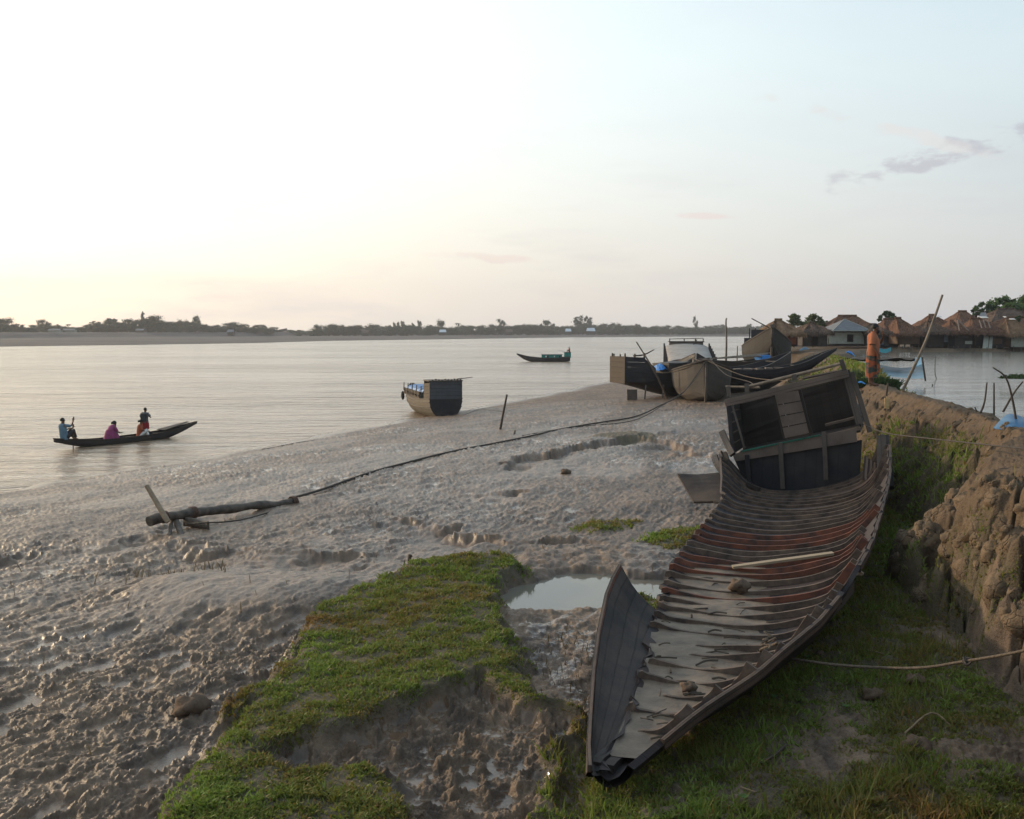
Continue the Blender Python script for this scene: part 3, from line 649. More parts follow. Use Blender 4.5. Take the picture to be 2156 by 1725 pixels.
# ================================================================ GROUND
def build_ground():
    FAST = False
    a_in = np.linspace(-31.5, 31.5, 980); a_l = np.concatenate([np.linspace(-180, -56, 26)[:-1], np.linspace(-56, -31.7, 150)]); a_r = np.concatenate([np.linspace(31.7, 50, 60), np.linspace(50, 180, 28)[1:-1]])
    ang = np.radians(np.concatenate([a_l, a_in, a_r]))
    v = np.arange(HOR+487*1.25, HOR+14, -.72); d1 = (EYE-1.6)*F/(v-HOR)
    d2 = [d1[-1]]
    while d2[-1] < 6500: d2.append(d2[-1]*1.013)
    d0 = np.linspace(.2, d1[0], 22)[:-1]
    d = np.concatenate([d0, d1, d2[1:]])
    AA, DD = np.meshgrid(ang, d); X = np.sin(AA)*DD; Y = np.cos(AA)*DD
    x = X.ravel(); y = Y.ravel(); z, wet, veg, bank = terrain(x, y)
    nr, nc = X.shape; me = bpy.data.meshes.new('ground')
    co = np.stack([x, y, z], 1).astype(np.float32)
    i, j = np.meshgrid(np.arange(nr-1), np.arange(nc), indexing='ij'); j2 = (j+1) % nc
    q = np.stack([i*nc+j, i*nc+j2, (i+1)*nc+j2, (i+1)*nc+j], -1).reshape(-1, 4)[:, ::-1].astype(np.int32)
    me.vertices.add(len(co)); me.vertices.foreach_set('co', co.ravel())
    me.loops.add(q.size); me.loops.foreach_set('vertex_index', q.ravel()); me.polygons.add(len(q))
    me.polygons.foreach_set('loop_start', np.arange(0, q.size, 4, dtype=np.int32))
    me.update(calc_edges=True); me.polygons.foreach_set('use_smooth', np.ones(len(q), bool))
    for n, a in (('wet', wet), ('veg', veg), ('bank', bank)):
        at = me.attributes.new(n, 'FLOAT', 'POINT'); at.data.foreach_set('value', a.astype(np.float32))
    me.materials.append(M['ground']); o = bpy.data.objects.new('ground', me); COL.objects.link(o)
    return tag(o, 'muddy river shore with footprints, eroded banks and grassy shelves', 'ground', kind='structure')
build_ground()
def sheet(name, mat, pts, z, label, cat):
    m = MB(); m.poly([(p[0], p[1], z) for p in pts]); return tag(m.build(name, mat), label, cat, kind='structure')
m = MB(); 
for r0, r1 in ((-3000, 9000),): m.poly([(-9000, -3000, 0), (9000, -3000, 0), (9000, 9000, 0), (-9000, 9000, 0)])
tag(m.build('river', M['river']), 'wide rippled brown river between muddy banks', 'water', kind='structure')
def ccw(P):
    a = sum(P[i][0]*P[(i+1) % len(P)][1]-P[(i+1) % len(P)][0]*P[i][1] for i in range(len(P))); return P if a > 0 else P[::-1]
pp_ = [(p[0], p[1]) for p in PONDP if True]
sheet('pond', M['pond'], ccw([(x-(.3 if y < 95 else .6), y+(0 if y < 95 else 1.5)) for x, y in pp_]), 2.6, 'flooded pond behind the mud embankment in front of the thatched huts', 'water')
sheet('puddle', M['pool'], ccw([(p[0]+.25*np.sign(p[0]-2.2), p[1]) for p in DP([(1030, 1290), (1040, 1230), (1110, 1205), (1440, 1205), (1440, 1290), (1180, 1310)], 1.42)]), 1.405, 'still grey puddle between the grass shelf and the wreck bow', 'water')

# ================================================================ GRASS
def blades(name, mat, N, bounds, fn, hmin, hmax, wid, lean, label, cat, ranges=None, per=3):
    """many small separate leaves standing on the ground"""
    x0, x1, y0, y1 = bounds
    # more of them near the viewer
    yy = y0*(y1/y0)**rng.random(N) if y0 > 0 else rng.uniform(y0, y1, N)
    xx = rng.uniform(x0, x1, N) if ranges is None else rng.uniform(ranges[0], ranges[1], N)*yy
    z, wet, veg, bank = terrain(xx, yy); p = fn(xx, yy, veg, bank, wet)
    k = rng.random(N) < p; xx, yy, z, bank = xx[k], yy[k], z[k], bank[k]; n = len(xx)
    tuft = fbm(xx*1.8, yy*1.8, 201, 3); dry = fbm(xx*.55, yy*.55, 203, 4, .6)
    far_ = np.clip(yy/10, 1, 2.6) if y0 < 20 else 1.; h = rng.uniform(hmin, hmax, n)*(1+.9*np.clip(tuft, -.5, .8))*far_; wd = wid*rng.uniform(.6, 1.4, n)*far_
    az_ = rng.uniform(0, 2*np.pi, n); az2 = rng.uniform(0, 2*np.pi, n); ln = h*lean*rng.uniform(.2, 1.2, n)
    cx, cy = np.cos(az_)*wd, np.sin(az_)*wd; lx, ly = np.cos(az2)*ln, np.sin(az2)*ln
    b0 = np.stack([xx-cx, yy-cy, z-.01], 1); b1 = np.stack([xx+cx, yy+cy, z-.01], 1)
    m0 = np.stack([xx+cx*.8+lx*.45, yy+cy*.8+ly*.45, z+h*.6], 1); m1 = np.stack([xx-cx*.8+lx*.45, yy-cy*.8+ly*.45, z+h*.6], 1)
    tp = np.stack([xx+lx, yy+ly, z+h], 1)
    co = np.stack([b0, b1, m0, m1, tp], 1).reshape(-1, 3).astype(np.float32)
    base = np.arange(n)*5
    loops = np.stack([base, base+1, base+2, base+3, base+3, base+2, base+4], 1).astype(np.int32).ravel()
    starts = np.stack([np.arange(n)*7, np.arange(n)*7+4], 1).astype(np.int32).ravel()
    me = bpy.data.meshes.new(name); me.vertices.add(n*5); me.vertices.foreach_set('co', co.ravel())
    me.loops.add(len(loops)); me.loops.foreach_set('vertex_index', loops); me.polygons.add(n*2); me.polygons.foreach_set('loop_start', starts); me.update(calc_edges=True)
    tint = np.clip(np.where(sd_poly(xx, yy, LAWN) > 0, .52, .58)+dry*.7+rng.normal(0, .15, n)+tuft*.15, 0, 1); tint = np.where(rng.random(n) < .035, 0.05, tint)
    tint = tint-EDGE(xx, yy)*.8; tint = np.clip(tint, 0, 1)
    at = me.attributes.new('tint', 'FLOAT', 'POINT'); at.data.foreach_set('value', np.repeat(tint, 5).astype(np.float32))
    me.materials.append(mat); o = bpy.data.objects.new(name, me); COL.objects.link(o); return tag(o, label, cat, kind='stuff')
DRY = [D(470, 1490, 1.5), D(640, 1340, 1.5), D(560, 1440, 1.5)]
def EDGE(x, y):
    e = np.zeros_like(x)
    for p in DRY: e = np.maximum(e, np.exp(-((x-p[0])**2+(y-p[1])**2)/.10))
    return e
blades('grass', M['grass'], 900000, (0, 0, 6.0, 26), lambda x, y, v, b, w_: np.clip(v*1.05-.05, 0, 1)*np.clip(.55+fbm(x*3.5, y*3.5, 211, 3)*2.0, .08, 1)*(1-.1*b), .012, .040, .0075, 1.5,
       'low creeping green grass on the mud shelves and the bank slope', 'grass', ranges=(-.52, .56))
blades('grass_tall', M['grass'], 60000, (0, 0, 5.2, 24), lambda x, y, v, b, w_: np.where((sd_poly(x, y, LAWN) > -.3) | (b > .5), v, v*.03)*np.clip(.2+fbm(x*1.2, y*1.2, 213, 3)*2, 0, 1), .07, .15, .005, .8,
       'longer grass blades beside the wreck and at the foot of the bank', 'grass', ranges=(0, .56))
blades('grass_far', M['grass'], 60000, (0, 0, 26, 90), lambda x, y, v, b, w_: v, .08, .22, .05, .9, 'grass on the distant part of the embankment', 'grass', ranges=(.2, .5))
blades('dry_stubble', M['straw'], 26000, (-9, 3, 8, 17), lambda x, y, v, b, w_: np.clip(np.exp(-(seg_dist(x, y, DP([(280, 1205), (340, 1197), (420, 1195), (470, 1200)], 1.3), False)[0]/.13)**2)*.9+(v < .2)*.006+np.exp(-(seg_dist(x, y, DP([(1290, 1400), (1200, 1350), (1180, 1430), (1230, 1460)], 1.55), False)[0]/.45)**2)*.25, 0, 1), .04, .12, .005, .6,
       'brown grass stubble poking out of the mud', 'grass')

# ================================================================ TREES
def leaf_cloud(centers, n, size, seed=0, flat=.7, down=.2):
    """leaf quads spread through clumps: centers = (x, y, z, r, rz)"""
    g = np.random.default_rng(seed); v = []; tint = []
    w_ = np.array([c[3]**2 for c in centers]); w_ = w_/w_.sum()
    for ci, c in enumerate(centers):
        k = max(3, int(n*w_[ci])); d = g.normal(size=(k, 3)); d /= np.linalg.norm(d, axis=1)[:, None]
        r = c[3]*np.abs(g.normal(.55, .38, k)); P = np.array(c[:3])+d*r[:, None]*np.array([1, 1, c[4]/c[3]])
        a = g.normal(size=(k, 3)); a /= np.linalg.norm(a, axis=1)[:, None]; b = np.cross(a, g.normal(size=(k, 3))); b /= np.linalg.norm(b, axis=1)[:, None]
        s = size*g.uniform(.5, 1.3, k)[:, None]
        v.append(np.stack([P-a*s, P-b*s*.6, P+a*s, P+b*s*.6], 1)); tint.append(np.clip(g.normal(.5, .2, k)+.25*(g.random()-.5), 0, 1))
    return np.concatenate(v), np.concatenate(tint)
def leaf_obj(name, v, tint, mat, parent=None):
    n = len(v); me = bpy.data.meshes.new(name); me.vertices.add(n*4); me.vertices.foreach_set('co', v.astype(np.float32).ravel())
    me.loops.add(n*4); me.loops.foreach_set('vertex_index', np.arange(n*4, dtype=np.int32)); me.polygons.add(n); me.polygons.foreach_set('loop_start', np.arange(0, n*4, 4, dtype=np.int32)); me.update(calc_edges=True)
    at = me.attributes.new('tint', 'FLOAT', 'POINT'); at.data.foreach_set('value', np.repeat(tint, 4).astype(np.float32)); me.materials.append(mat)
    o = bpy.data.objects.new(name, me); COL.objects.link(o); o.parent = parent; return o
def crown_shape(kind, g):
    """clumps and limbs for a tree one unit tall and about one unit wide"""
    C = []; L = []
    if kind == 'round':
        for i in range(22):
            a = g.uniform(0, 6.28); r = .36*g.random()**.5; z = g.uniform(.16, .86); r *= math.sqrt(max(.1, 1-((z-.5)/.5)**2)); q = g.uniform(.13, .23)
            C.append((math.cos(a)*r, math.sin(a)*r, z, q, q*.75)); L.append([(0, 0, .2), (math.cos(a)*r*.5, math.sin(a)*r*.5, z*.75), (math.cos(a)*r, math.sin(a)*r, z)])
    elif kind == 'tall':
        for i in range(13):
            a = g.uniform(0, 6.28); z = .42+.55*i/12; r = .20*g.uniform(.3, 1)*(1.1-abs(z-.7)); q = g.uniform(.07, .12)
            C.append((math.cos(a)*r, math.sin(a)*r, z, q, q*1.1)); L.append([(0, 0, z*.6), (math.cos(a)*r, math.sin(a)*r, z)])
    elif kind == 'umbrella':
        for i in range(11):
            a = g.uniform(0, 6.28); r = .42*g.random()**.5; z = .85-r*.3+g.uniform(-.14, .05); q = g.uniform(.10, .16)
            C.append((math.cos(a)*r, math.sin(a)*r, z, q, q*.35)); L.append([(0, 0, .45), (math.cos(a)*r, math.sin(a)*r, z)])
    else:
        for i in range(14):
            a = g.uniform(0, 6.28); r = .44*g.random()**.5; z = g.uniform(.05, .80)*(1.15-r); q = g.uniform(.16, .27)
            C.append((math.cos(a)*r, math.sin(a)*r, z, q, q*.8))
    return C, L
def far_tree_mesh(kind, seed):
    g = np.random.default_rng(seed)
    mb = MB()
    if kind == 'palm':
        mb.tube([(0, 0, 0), (.02, 0, .4), (.05, 0, .82)], [.03, .022, .018], 5); v = []
        for i in range(16):
            a = g.uniform(0, 6.28); up = g.uniform(-.3, .8); L = g.uniform(.22, .32); p = Vector((.05, 0, .82)); dr = Vector((math.cos(a), math.sin(a), up)).normalized()
            for k in range(5):
                q = p+dr*L/5; sd_ = dr.cross(Vector((0, 0, 1))).normalized()*.045*(1-.12*k); v.append([p-sd_, q-sd_*.8, q+sd_*.8, p+sd_]); p = q; dr = (dr+Vector((0, 0, -.32))).normalized()
        v = np.array([[tuple(a) for a in f] for f in v]); tint = g.random(len(v))*.6
    else:
        C, L = crown_shape(kind, g); 
        if kind != 'bush':
            mb.tube([(0, 0, 0), (.01, .01, .3), (0, 0, .7)], [.035, .026, .012], 5)
            for l in L[:8]: mb.tube(l, [.014]+[.008]*(len(l)-1), 4, False)
        v, tint = leaf_cloud(C, 1900 if kind == 'round' else 1000, .036 if kind != 'bush' else .052, seed)
    n = len(v); b = len(mb.v); me = bpy.data.meshes.new(kind+'_tree')
    me.from_pydata(mb.v+[tuple(p) for f in v for p in f], [], mb.f+[[b+4*i, b+4*i+1, b+4*i+2, b+4*i+3] for i in range(n)])
    me.materials.append(M['bark']); me.materials.append(M['leaf_far']); me.polygons.foreach_set('material_index', [0]*len(mb.f)+[1]*n)
    at = me.attributes.new('tint', 'FLOAT', 'POINT'); at.data.foreach_set('value', np.concatenate([np.zeros(b), np.repeat(tint, 4)]).astype(np.float32)); return me
FT = {k: [far_tree_mesh(k, 300+i*7+s) for s in range(n)] for i, (k, n) in enumerate((('round', 5), ('tall', 3), ('umbrella', 2), ('palm', 2), ('bush', 4)))}
def levee_d(u): return float(np.interp(u, [-300, 0, 142, 260, 332, 475, 570, 700, 800], [560, 560, 610, 660, 700, 800, 880, 960, 980]))
TR = [(7, 319, 17, 'round'), (-8, 320, 14, 'round'), (20, 324, 10, 'round'), (30, 328, 8, 'bush'), (44, 320.5, 12, 'round'), (52, 325, 6, 'palm'), (60, 324, 7, 'palm'), (70, 324, 7, 'palm'), (66, 328.5, 8, 'bush'), (79, 325.5, 8, 'bush'), (88, 324.5, 7, 'palm'), (96, 321, 10, 'umbrella'), (111, 317.5, 14, 'umbrella'), (104, 324.5, 13, 'round'), (120, 325.5, 11, 'round'), (131, 320, 15, 'round'), (144, 315, 5, 'tall'), (153, 315.5, 18, 'round'), (165, 321.5, 13, 'round'), (175, 324, 12, 'round'), (184, 320.8, 12, 'round'), (197, 318.5, 9, 'tall'), (205, 325, 11, 'round'), (213, 326.5, 10, 'bush'), (234, 323, 19, 'round'), (224, 327.5, 10, 'bush'), (246, 328, 9, 'bush'), (256, 325.3, 9, 'round'), (265, 326.5, 9, 'round'), (286, 328.6, 4, 'palm'), (321, 329, 9, 'bush'), (334, 325, 15, 'round'), (345, 327, 10, 'bush'), (355, 326, 15, 'round'), (369, 325.2, 9, 'umbrella'), (377, 328, 9, 'bush'), (388, 325.8, 13, 'round'), (395, 324.6, 4, 'tall'), (398.5, 324, 4, 'tall'), (403, 323.3, 5, 'tall'), (408, 325.5, 9, 'round'), (413, 325, 4, 'tall'), (420, 323, 6, 'tall'), (429, 326.5, 13, 'round'), (441, 321.3, 9, 'round'), (448, 327, 9, 'bush'), (458, 323, 8, 'palm'), (464, 326, 10, 'round'), (472, 326.6, 9, 'umbrella'), (482, 327, 10, 'bush'), (493, 325, 11, 'round'), (501, 321.7, 9, 'tall'), (509, 327, 9, 'bush'), (519, 324.3, 9, 'umbrella'), (527, 325, 11, 'round'), (536, 324.5, 11, 'round'), (543, 322.8, 8, 'tall'), (550, 322.8, 9, 'tall'), (557, 326.8, 9, 'bush'), (566, 325.8, 10, 'round'), (579, 319, 12, 'tall'), (587, 319.5, 10, 'tall'), (583, 325, 12, 'round'), (592, 327.5, 8, 'bush'), (602, 324.4, 16, 'round'), (615, 324, 14, 'round'), (623, 325.5, 9, 'round'), (630, 327, 8, 'bush'), (638, 325.8, 8, 'tall'), (645, 327, 8, 'umbrella'), (655, 326.4, 11, 'round'), (665, 328, 10, 'bush'), (680, 326.8, 17, 'round'), (690, 328, 9, 'bush'), (695, 319.6, 5, 'tall'), (698, 327.5, 9, 'bush'), (704.5, 325.8, 5, 'palm'), (711, 327.3, 10, 'round'), (719, 327.5, 10, 'round'), (728, 327.6, 9, 'bush'), (734, 327, 9, 'round'), (742, 327.5, 9, 'round'), (748, 325.8, 7, 'tall'), (755, 326.4, 10, 'round'), (763, 325.5, 11, 'round'), (772, 325.8, 11, 'round'), (781, 326.5, 10, 'round')]
for u in list(np.arange(-4, 272, 6.4))+list(np.arange(316, 790, 6.0)): TR.append((u+random.uniform(-2, 2), 326.2+random.uniform(-1.8, 1.8), random.uniform(10, 15), 'bush' if random.random() < .6 else 'round'))
SKY_ = [(-10, 321), (15, 324), (30, 328), (44, 322), (52, 326.5), (65, 327.3), (80, 326), (95, 323.5), (111, 320), (130, 321.5), (153, 317.5), (170, 322), (184, 321.5), (197, 321.5), (213, 326), (225, 325.5), (234, 323.8), (250, 327.2), (270, 328), (318, 328.5), (334, 325.6), (355, 326.4), (375, 327.4), (388, 326), (430, 326), (470, 326), (500, 325.2), (540, 325), (560, 326), (583, 323.6), (600, 325), (620, 325.2), (650, 327), (700, 327), (760, 326.5), (790, 326.5)]
for u in list(np.arange(-6, 272, 4.6))+list(np.arange(322, 790, 7.0)): TR.append((u+random.uniform(-1.5, 1.5), float(np.interp(u, *zip(*SKY_)))+random.uniform(.3, 2.2), random.uniform(11, 15), 'round'))
for u in np.arange(290, 322, 5): TR.append((u, 329.6+random.uniform(-.5, .4), 7, 'bush'))
DESC = {'round': 'round leafy tree', 'tall': 'slender tall tree', 'umbrella': 'flat-topped spreading tree', 'palm': 'coconut palm', 'bush': 'low bushy tree'}
NAM = {'round': 'broadleaf_tree', 'tall': 'slender_tree', 'umbrella': 'flat_topped_tree', 'palm': 'palm_tree', 'bush': 'bushy_tree'}
def ordn(n): return f"{n}{'th' if 10 <= n % 100 <= 20 else {1: 'st', 2: 'nd', 3: 'rd'}.get(n % 10, 'th')}"
cnt = {}
TOT = {k: sum(1 for t in TR if t[3] == k) for k in DESC}
for u, vt, wpx, kind in sorted(TR):
    cnt[kind] = cnt.get(kind, 0)+1
    dd = levee_d(u)+(10 if kind != 'bush' else 4)+random.uniform(0, 25); x = (u-512)/F*dd; zb = zt(x, dd)
    top = atd(u, vt, dd)[2]; h = max(2.5, top-zb)*1.18; wd = wpx/F*dd*1.12
    o = bpy.data.objects.new(NAM[kind], random.choice(FT[kind])); COL.objects.link(o); o.location = (x, dd, zb-.2)
    sxy = wd/(1.0 if kind in ('bush', 'umbrella') else .85 if kind == 'round' else .5 if kind == 'tall' else .6); o.scale = (sxy, sxy, h); o.rotation_euler.z = random.uniform(0, 6.28)
    n = cnt[kind]
    tag(o, f'{DESC[kind]} on the far river bank, {ordn(n)} of its kind from the left', 'tree', 'trees along the far river bank')

def near_tree(name, u, vt, vb, wpx, dd, kind, mat, n, ls, label, seed, group='trees behind the huts', stem=True):
    x = (u-512)/F*dd; zb = zt(x, dd); top = atd(u, vt, dd)[2]; h = top-zb; wd = wpx/F*dd; lowz = atd(u, vb, dd)[2]-zb
    t = empty(name, (x, dd, zb), label, 'tree', group); g = np.random.default_rng(seed)
    C = []; tr = MB(); tr.tube([(0, 0, -.2), (.05*wd, 0, lowz*.6), (0, 0, lowz+(h-lowz)*.5)], [.045*h*.6, .032*h*.6, .018*h*.6], 7)
    for i in range(max(16, n//90)):
        a = g.uniform(0, 6.28); rr = g.random()**.5; zz = g.uniform(0, 1); prof = math.sqrt(max(.05, 1-(2*zz-.85)**2*.8))
        r = wd*.45*rr*prof*g.uniform(.7, 1.15); z = lowz+(h-lowz)*(.08+.86*zz); q = wd*g.uniform(.045, .11); C.append((math.cos(a)*r, math.sin(a)*r*.8, z, q, q*.7))
        if i < 22: tr.tube([(0, 0, lowz*.8), (math.cos(a)*r*.5, math.sin(a)*r*.4, lowz+(z-lowz)*.6), (math.cos(a)*r, math.sin(a)*r*.8, z)], [.02*h*.4, .012*h*.4, .006*h*.4], 4, False)
    tr.build('trunk', M['bark'], t, True); v, ti = leaf_cloud(C, n, ls, seed); leaf_obj('crown', v, ti, M[mat], t); return t
# ================================================================ THE WRECK
def Wp(s, t, z): q = B0+AX*s+NX*t; return Vector((q[0], q[1], z))
def pl(u, v, s):
    r = ray(u, v); k = (s+np.dot(B0, AX))/np.dot(r[:2], AX); return Vector(np.array([0, 0, EYE])+r*k)
def z1(x, y, s): return pl(600+.1507*x, 287.5+.1507*y, s)
def z2(x, y, s): return pl(562.5+.1884*x, 475+.1884*y, s)
wloc = Wp(7.5, 0, 1.5)
wreck = empty('shipwreck', wloc, 'long rotten boat wreck with bare ribs and a tilted broken stern cabin', 'boat wreck')
def WB(mb, name, mat, parent=None, smooth=False, label=None):
    o = mb.build(name, M[mat], parent or wreck, smooth, label)
    o.matrix_parent_inverse = Matrix.Translation(-wloc); return o
def WS(mb, name, mat, par, label=None):            # sub-part
    o = mb.build(name, M[mat], par, False, label); o.matrix_parent_inverse = Matrix.Identity(4); return o
ST = [(-.05, -.02, 1.78, .0, 1.73, .05, 1.70, .10, 1.72, .15, 1.76, .20, 1.84),
      (.80, -.10, 1.79, -.02, 1.74, .12, 1.71, .30, 1.77, .46, 1.89, .57, 2.04),
      (1.4, -.16, 1.79, -.05, 1.74, .2, 1.71, .50, 1.78, .70, 1.92, .83, 2.10),
      (2.8, -.36, 1.79, -.15, 1.74, .28, 1.71, .82, 1.80, 1.13, 1.98, 1.28, 2.26),
      (3.6, -.52, 1.79, -.28, 1.74, .25, 1.71, .92, 1.81, 1.26, 2.0, 1.40, 2.30),
      (4.6, -.64, 1.80, -.40, 1.74, .20, 1.71, .92, 1.83, 1.34, 2.02, 1.49, 2.28),
      (6.0, -.88, 1.80, -.55, 1.74, .10, 1.72, .85, 1.85, 1.38, 2.06, 1.62, 2.35),
      (8.5, -1.0, 1.84, -.70, 1.76, .10, 1.72, .88, 1.86, 1.42, 2.07, 1.71, 2.40),
      (11.3, -1.06, 1.90, -.70, 1.77, .10, 1.72, .95, 1.87, 1.48, 2.12, 1.78, 2.60),
      (13., -1.32, 2.12, -.85, 1.76, .10, 1.70, 1.10, 1.90, 1.56, 2.30, 1.74, 2.85),
      (15.0, -1.70, 2.40, -.92, 1.68, .05, 1.64, 1.10, 2.0, 1.42, 2.42, 1.55, 2.88)]
def section(s, k=5, off=0.):
    q = interp(ST, s); P = [Vector((q[2*i], 0, q[2*i+1])) for i in range(6)]; P = smoothpts(P, k)
    if off:
        out = []
        for i, p in enumerate(P):
            d = (P[min(i+1, len(P)-1)]-P[max(i-1, 0)]).normalized(); out.append(p+Vector((-d.z, 0, d.x))*off)
        P = out
    return P
SS = np.arange(-.05, 15.2, .17)
mb = MB(); ragr = [0]*len(SS)
def rag(i, s): return 0 if s < .5 else .035*math.sin(i*1.7)+.03*random.uniform(-1, 1)-(.16 if 4.0 < s < 4.7 else 0)
jr = [rag(i, s) for i, s in enumerate(SS)]; jl = [random.uniform(-.05, .10) for _ in SS]
inn = []; outr = []
for i, s in enumerate(SS):
    P = section(s); Q = section(s, off=-.055)
    P[-1] = P[-1]+(P[-2]-P[-1]).normalized()*(-jr[i]); Q[-1] = Q[-1]+(Q[-2]-Q[-1]).normalized()*(-jr[i])
    if s < 12: P[0].x += jl[i]; Q[0].x += jl[i]
    inn.append([Wp(s, p.x, p.z) for p in P]); outr.append([Wp(s, p.x, p.z) for p in Q])
mb.grid(inn, flip=True)
mb2 = MB(); mb2.grid(outr); WB(mb2, 'outer_planking', 'wood_outer')
mb.grid([[a[-1] for a in inn], [a[-1] for a in outr]], flip=True); mb.grid([[a[0] for a in inn], [a[0] for a in outr]])
hull = WB(mb, 'hull_planking', 'wood_red', smooth=False)
# ribs
k = 0; s = .75
while s < 14.7:
    P = section(s, 6); base = [Wp(s+.03*math.sin(k+i*.5), p.x, p.z) for i, p in enumerate(P)]
    hgt = random.uniform(.055, .085) if s < 4 else random.uniform(.055, .078) if s < 9.5 else random.uniform(.040, .06); start = 0; end = len(P)-1-(random.choice([0, 0, 1, 3]) if s < 12 else 0)
    if s < 3.8: start = random.choice([0, 0, 2, 9])
    rows = []; lean = random.uniform(-.008, .012)
    for i in range(start, end+1):
        n = section_n = None
        d = (P[min(i+1, len(P)-1)]-P[max(i-1, 0)]).normalized(); nx, nz = -d.z, d.x
        h = hgt*(1+.10*math.sin(i*.6+k))*(0.7 if i in (start,) else 1)*(1.25 if i > len(P)*.75 else 1); ww = .017*(1+.15*math.sin(i*.8+k*2))
        a = P[i]; jit = .012*math.sin(i*.7+k*1.7)
        c0 = Wp(s-ww+jit, a.x-nx*.02, a.z-nz*.02); c1 = Wp(s-ww+jit+lean, a.x+nx*h, a.z+nz*h); c2 = Wp(s+ww+jit+lean, a.x+nx*h, a.z+nz*h); c3 = Wp(s+ww+jit, a.x-nx*.02, a.z-nz*.02)
        rows.append([c0, c1, c2, c3])
    m_ = MB(); m_.grid(rows, closed=True, flip=True); m_.poly(rows[0]); m_.poly(rows[-1][::-1])
    WB(m_, 'rib', 'rib_red' if 4.9 < s < 10. and (k*7) % 5 in (0, 2, 3) else 'rib_grey'); k += 1; s += random.uniform(.33, .46) if s < 9 else random.uniform(.36, .52)
# right-hand gunwale strake, split and broken
pts = [a[-1]+Vector((NX[0]*.035, NX[1]*.035, -.03)) for a, s in zip(inn, SS) if s > .2]
for _ in range(2): pts = [pts[0]]+[(pts[i-1]+pts[i]*2+pts[i+1])/4 for i in range(1, len(pts)-1)]+[pts[-1]]
for a, b in ((0, 9), (9, 17), (17, 23), (28, 39), (38, 52), (52, 70), (69, 88)):
    seg = pts[a:b+1]; m_ = MB()
    for i in range(len(seg)-1): m_.beam(seg[i], seg[i+1], .036, .085)
    if seg: m_.beam(seg[-1], seg[-1]+(seg[-1]-seg[-2])*.9+Vector((random.uniform(-.02, .02), 0, random.uniform(-.03, .02))), .036, .08, w2=.012, h2=.02); WB(m_, 'gunwale', 'wood_gun')
None
m_ = MB(); m_.beam(z2(1540, 590, 5.1), z2(1410, 735, 4.1), .05, .14, n=4, jit=.008); WB(m_, 'broken_plank', 'wood_grey', label='split grey plank hanging off the gunwale')
# bow side plate still standing on the left
GLp = [((165, 1570), -.30), ((158, 1450), .12), ((168, 1250), .85), ((180, 1050), 1.65), ((205, 850), 2.55), ((245, 650), 3.5), ((280, 560), 3.95), ((318, 490), 4.3)]
gl = [z2(*q, s) for q, s in GLp]; rows = []; rows2 = []
for i, ((q, s), g) in enumerate(zip(GLp, gl)):
    if i < len(GLp)-1:
        for f in range(4):
            t = f/4; s_ = s+(GLp[i+1][1]-s)*t; gg = g.lerp(gl[i+1], t)
            rows.append((s_, gg))
    else: rows.append((s, g))
R1 = []; R2 = []
for i, (s_, gg) in enumerate(rows):
    sc = section(max(s_, 0)); b = Wp(max(s_, -.05), sc[0].x+.03, sc[0].z-.05); r = []; r2 = []
    for j in range(7):
        t = j/6; p = b.lerp(gg, t); bulge = math.sin(t*math.pi)*.04
        p = p-Vector((NX[0], NX[1], 0))*bulge; p.z -= bulge*.6; r.append(p); r2.append(p-Vector((NX[0], NX[1], .35))*.045)
    R1.append(r); R2.append(r2)
m_ = MB(); m_.grid(R1); m_.grid(R2, flip=True); m_.grid([[a[-1] for a in R1], [a[-1] for a in R2]]); m_.grid([R1[-1], R2[-1]])
WB(m_, 'bow_side_planking', 'wood_slate')
for off, th in ((0, .032), (.07, .026)):
    m_ = MB(); pts = [r[-1].lerp(r[-2], off*3)+Vector((-NX[0]*.03, -NX[1]*.03, .012)) for r in R1]
    for i in range(len(pts)-1): m_.beam(pts[i], pts[i+1], th, .05)
    WB(m_, 'rail_strip', 'rib_red' if off else 'wood_gun')
m_ = MB(); m_.beam(Wp(.04, -.07, 1.735), Wp(.55, -.05, 1.70), .085, .10, n=6, jit=.006); m_.beam(Wp(.06, .02, 1.72), Wp(.5, .05, 1.67), .08, .10, n=5, jit=.006); WB(m_, 'stem_post', 'wood_brown')
# stern cabin (leaning)
mk = lambda: MB()
m_ = mk(); m_.beam(z1(832, 768, 14.95), z1(1648, 568, 14.95), .09, .15, n=6, jit=.006); WB(m_, 'top_beam', 'wood_pale')
m_ = mk(); m_.slab([z1(880, 1105, 14.95), z1(900, 1152, 14.95), z1(1706, 1022, 14.95), z1(1700, 930, 14.95)], -.05, (-AX[0], -AX[1], 0)); WB(m_, 'transom_board', 'wood_panel')
m_ = mk(); P = [(890, 1130), (935, 1230), (985, 1310), (1060, 1345), (1250, 1360), (1480, 1340), (1640, 1300), (1725, 1250), (1740, 1010)]
m_.slab([z1(*p, 15.03) for p in P], -.05, (-AX[0], -AX[1], 0)); WB(m_, 'bulkhead', 'wood_blackplank')
for a, b in (((1196, 1030), (1212, 1335)), ((1485, 958), (1500, 1275)), ((975, 1110), (990, 1290))):
    m_ = mk(); m_.beam(z1(*a, 14.88), z1(*b, 14.9), .09, .05, up=(-AX[0], -AX[1], 0), n=3, jit=.005); WB(m_, 'batten', 'wood_grey' if b[1] != 1290 else 'wood_dark')
m_ = mk()
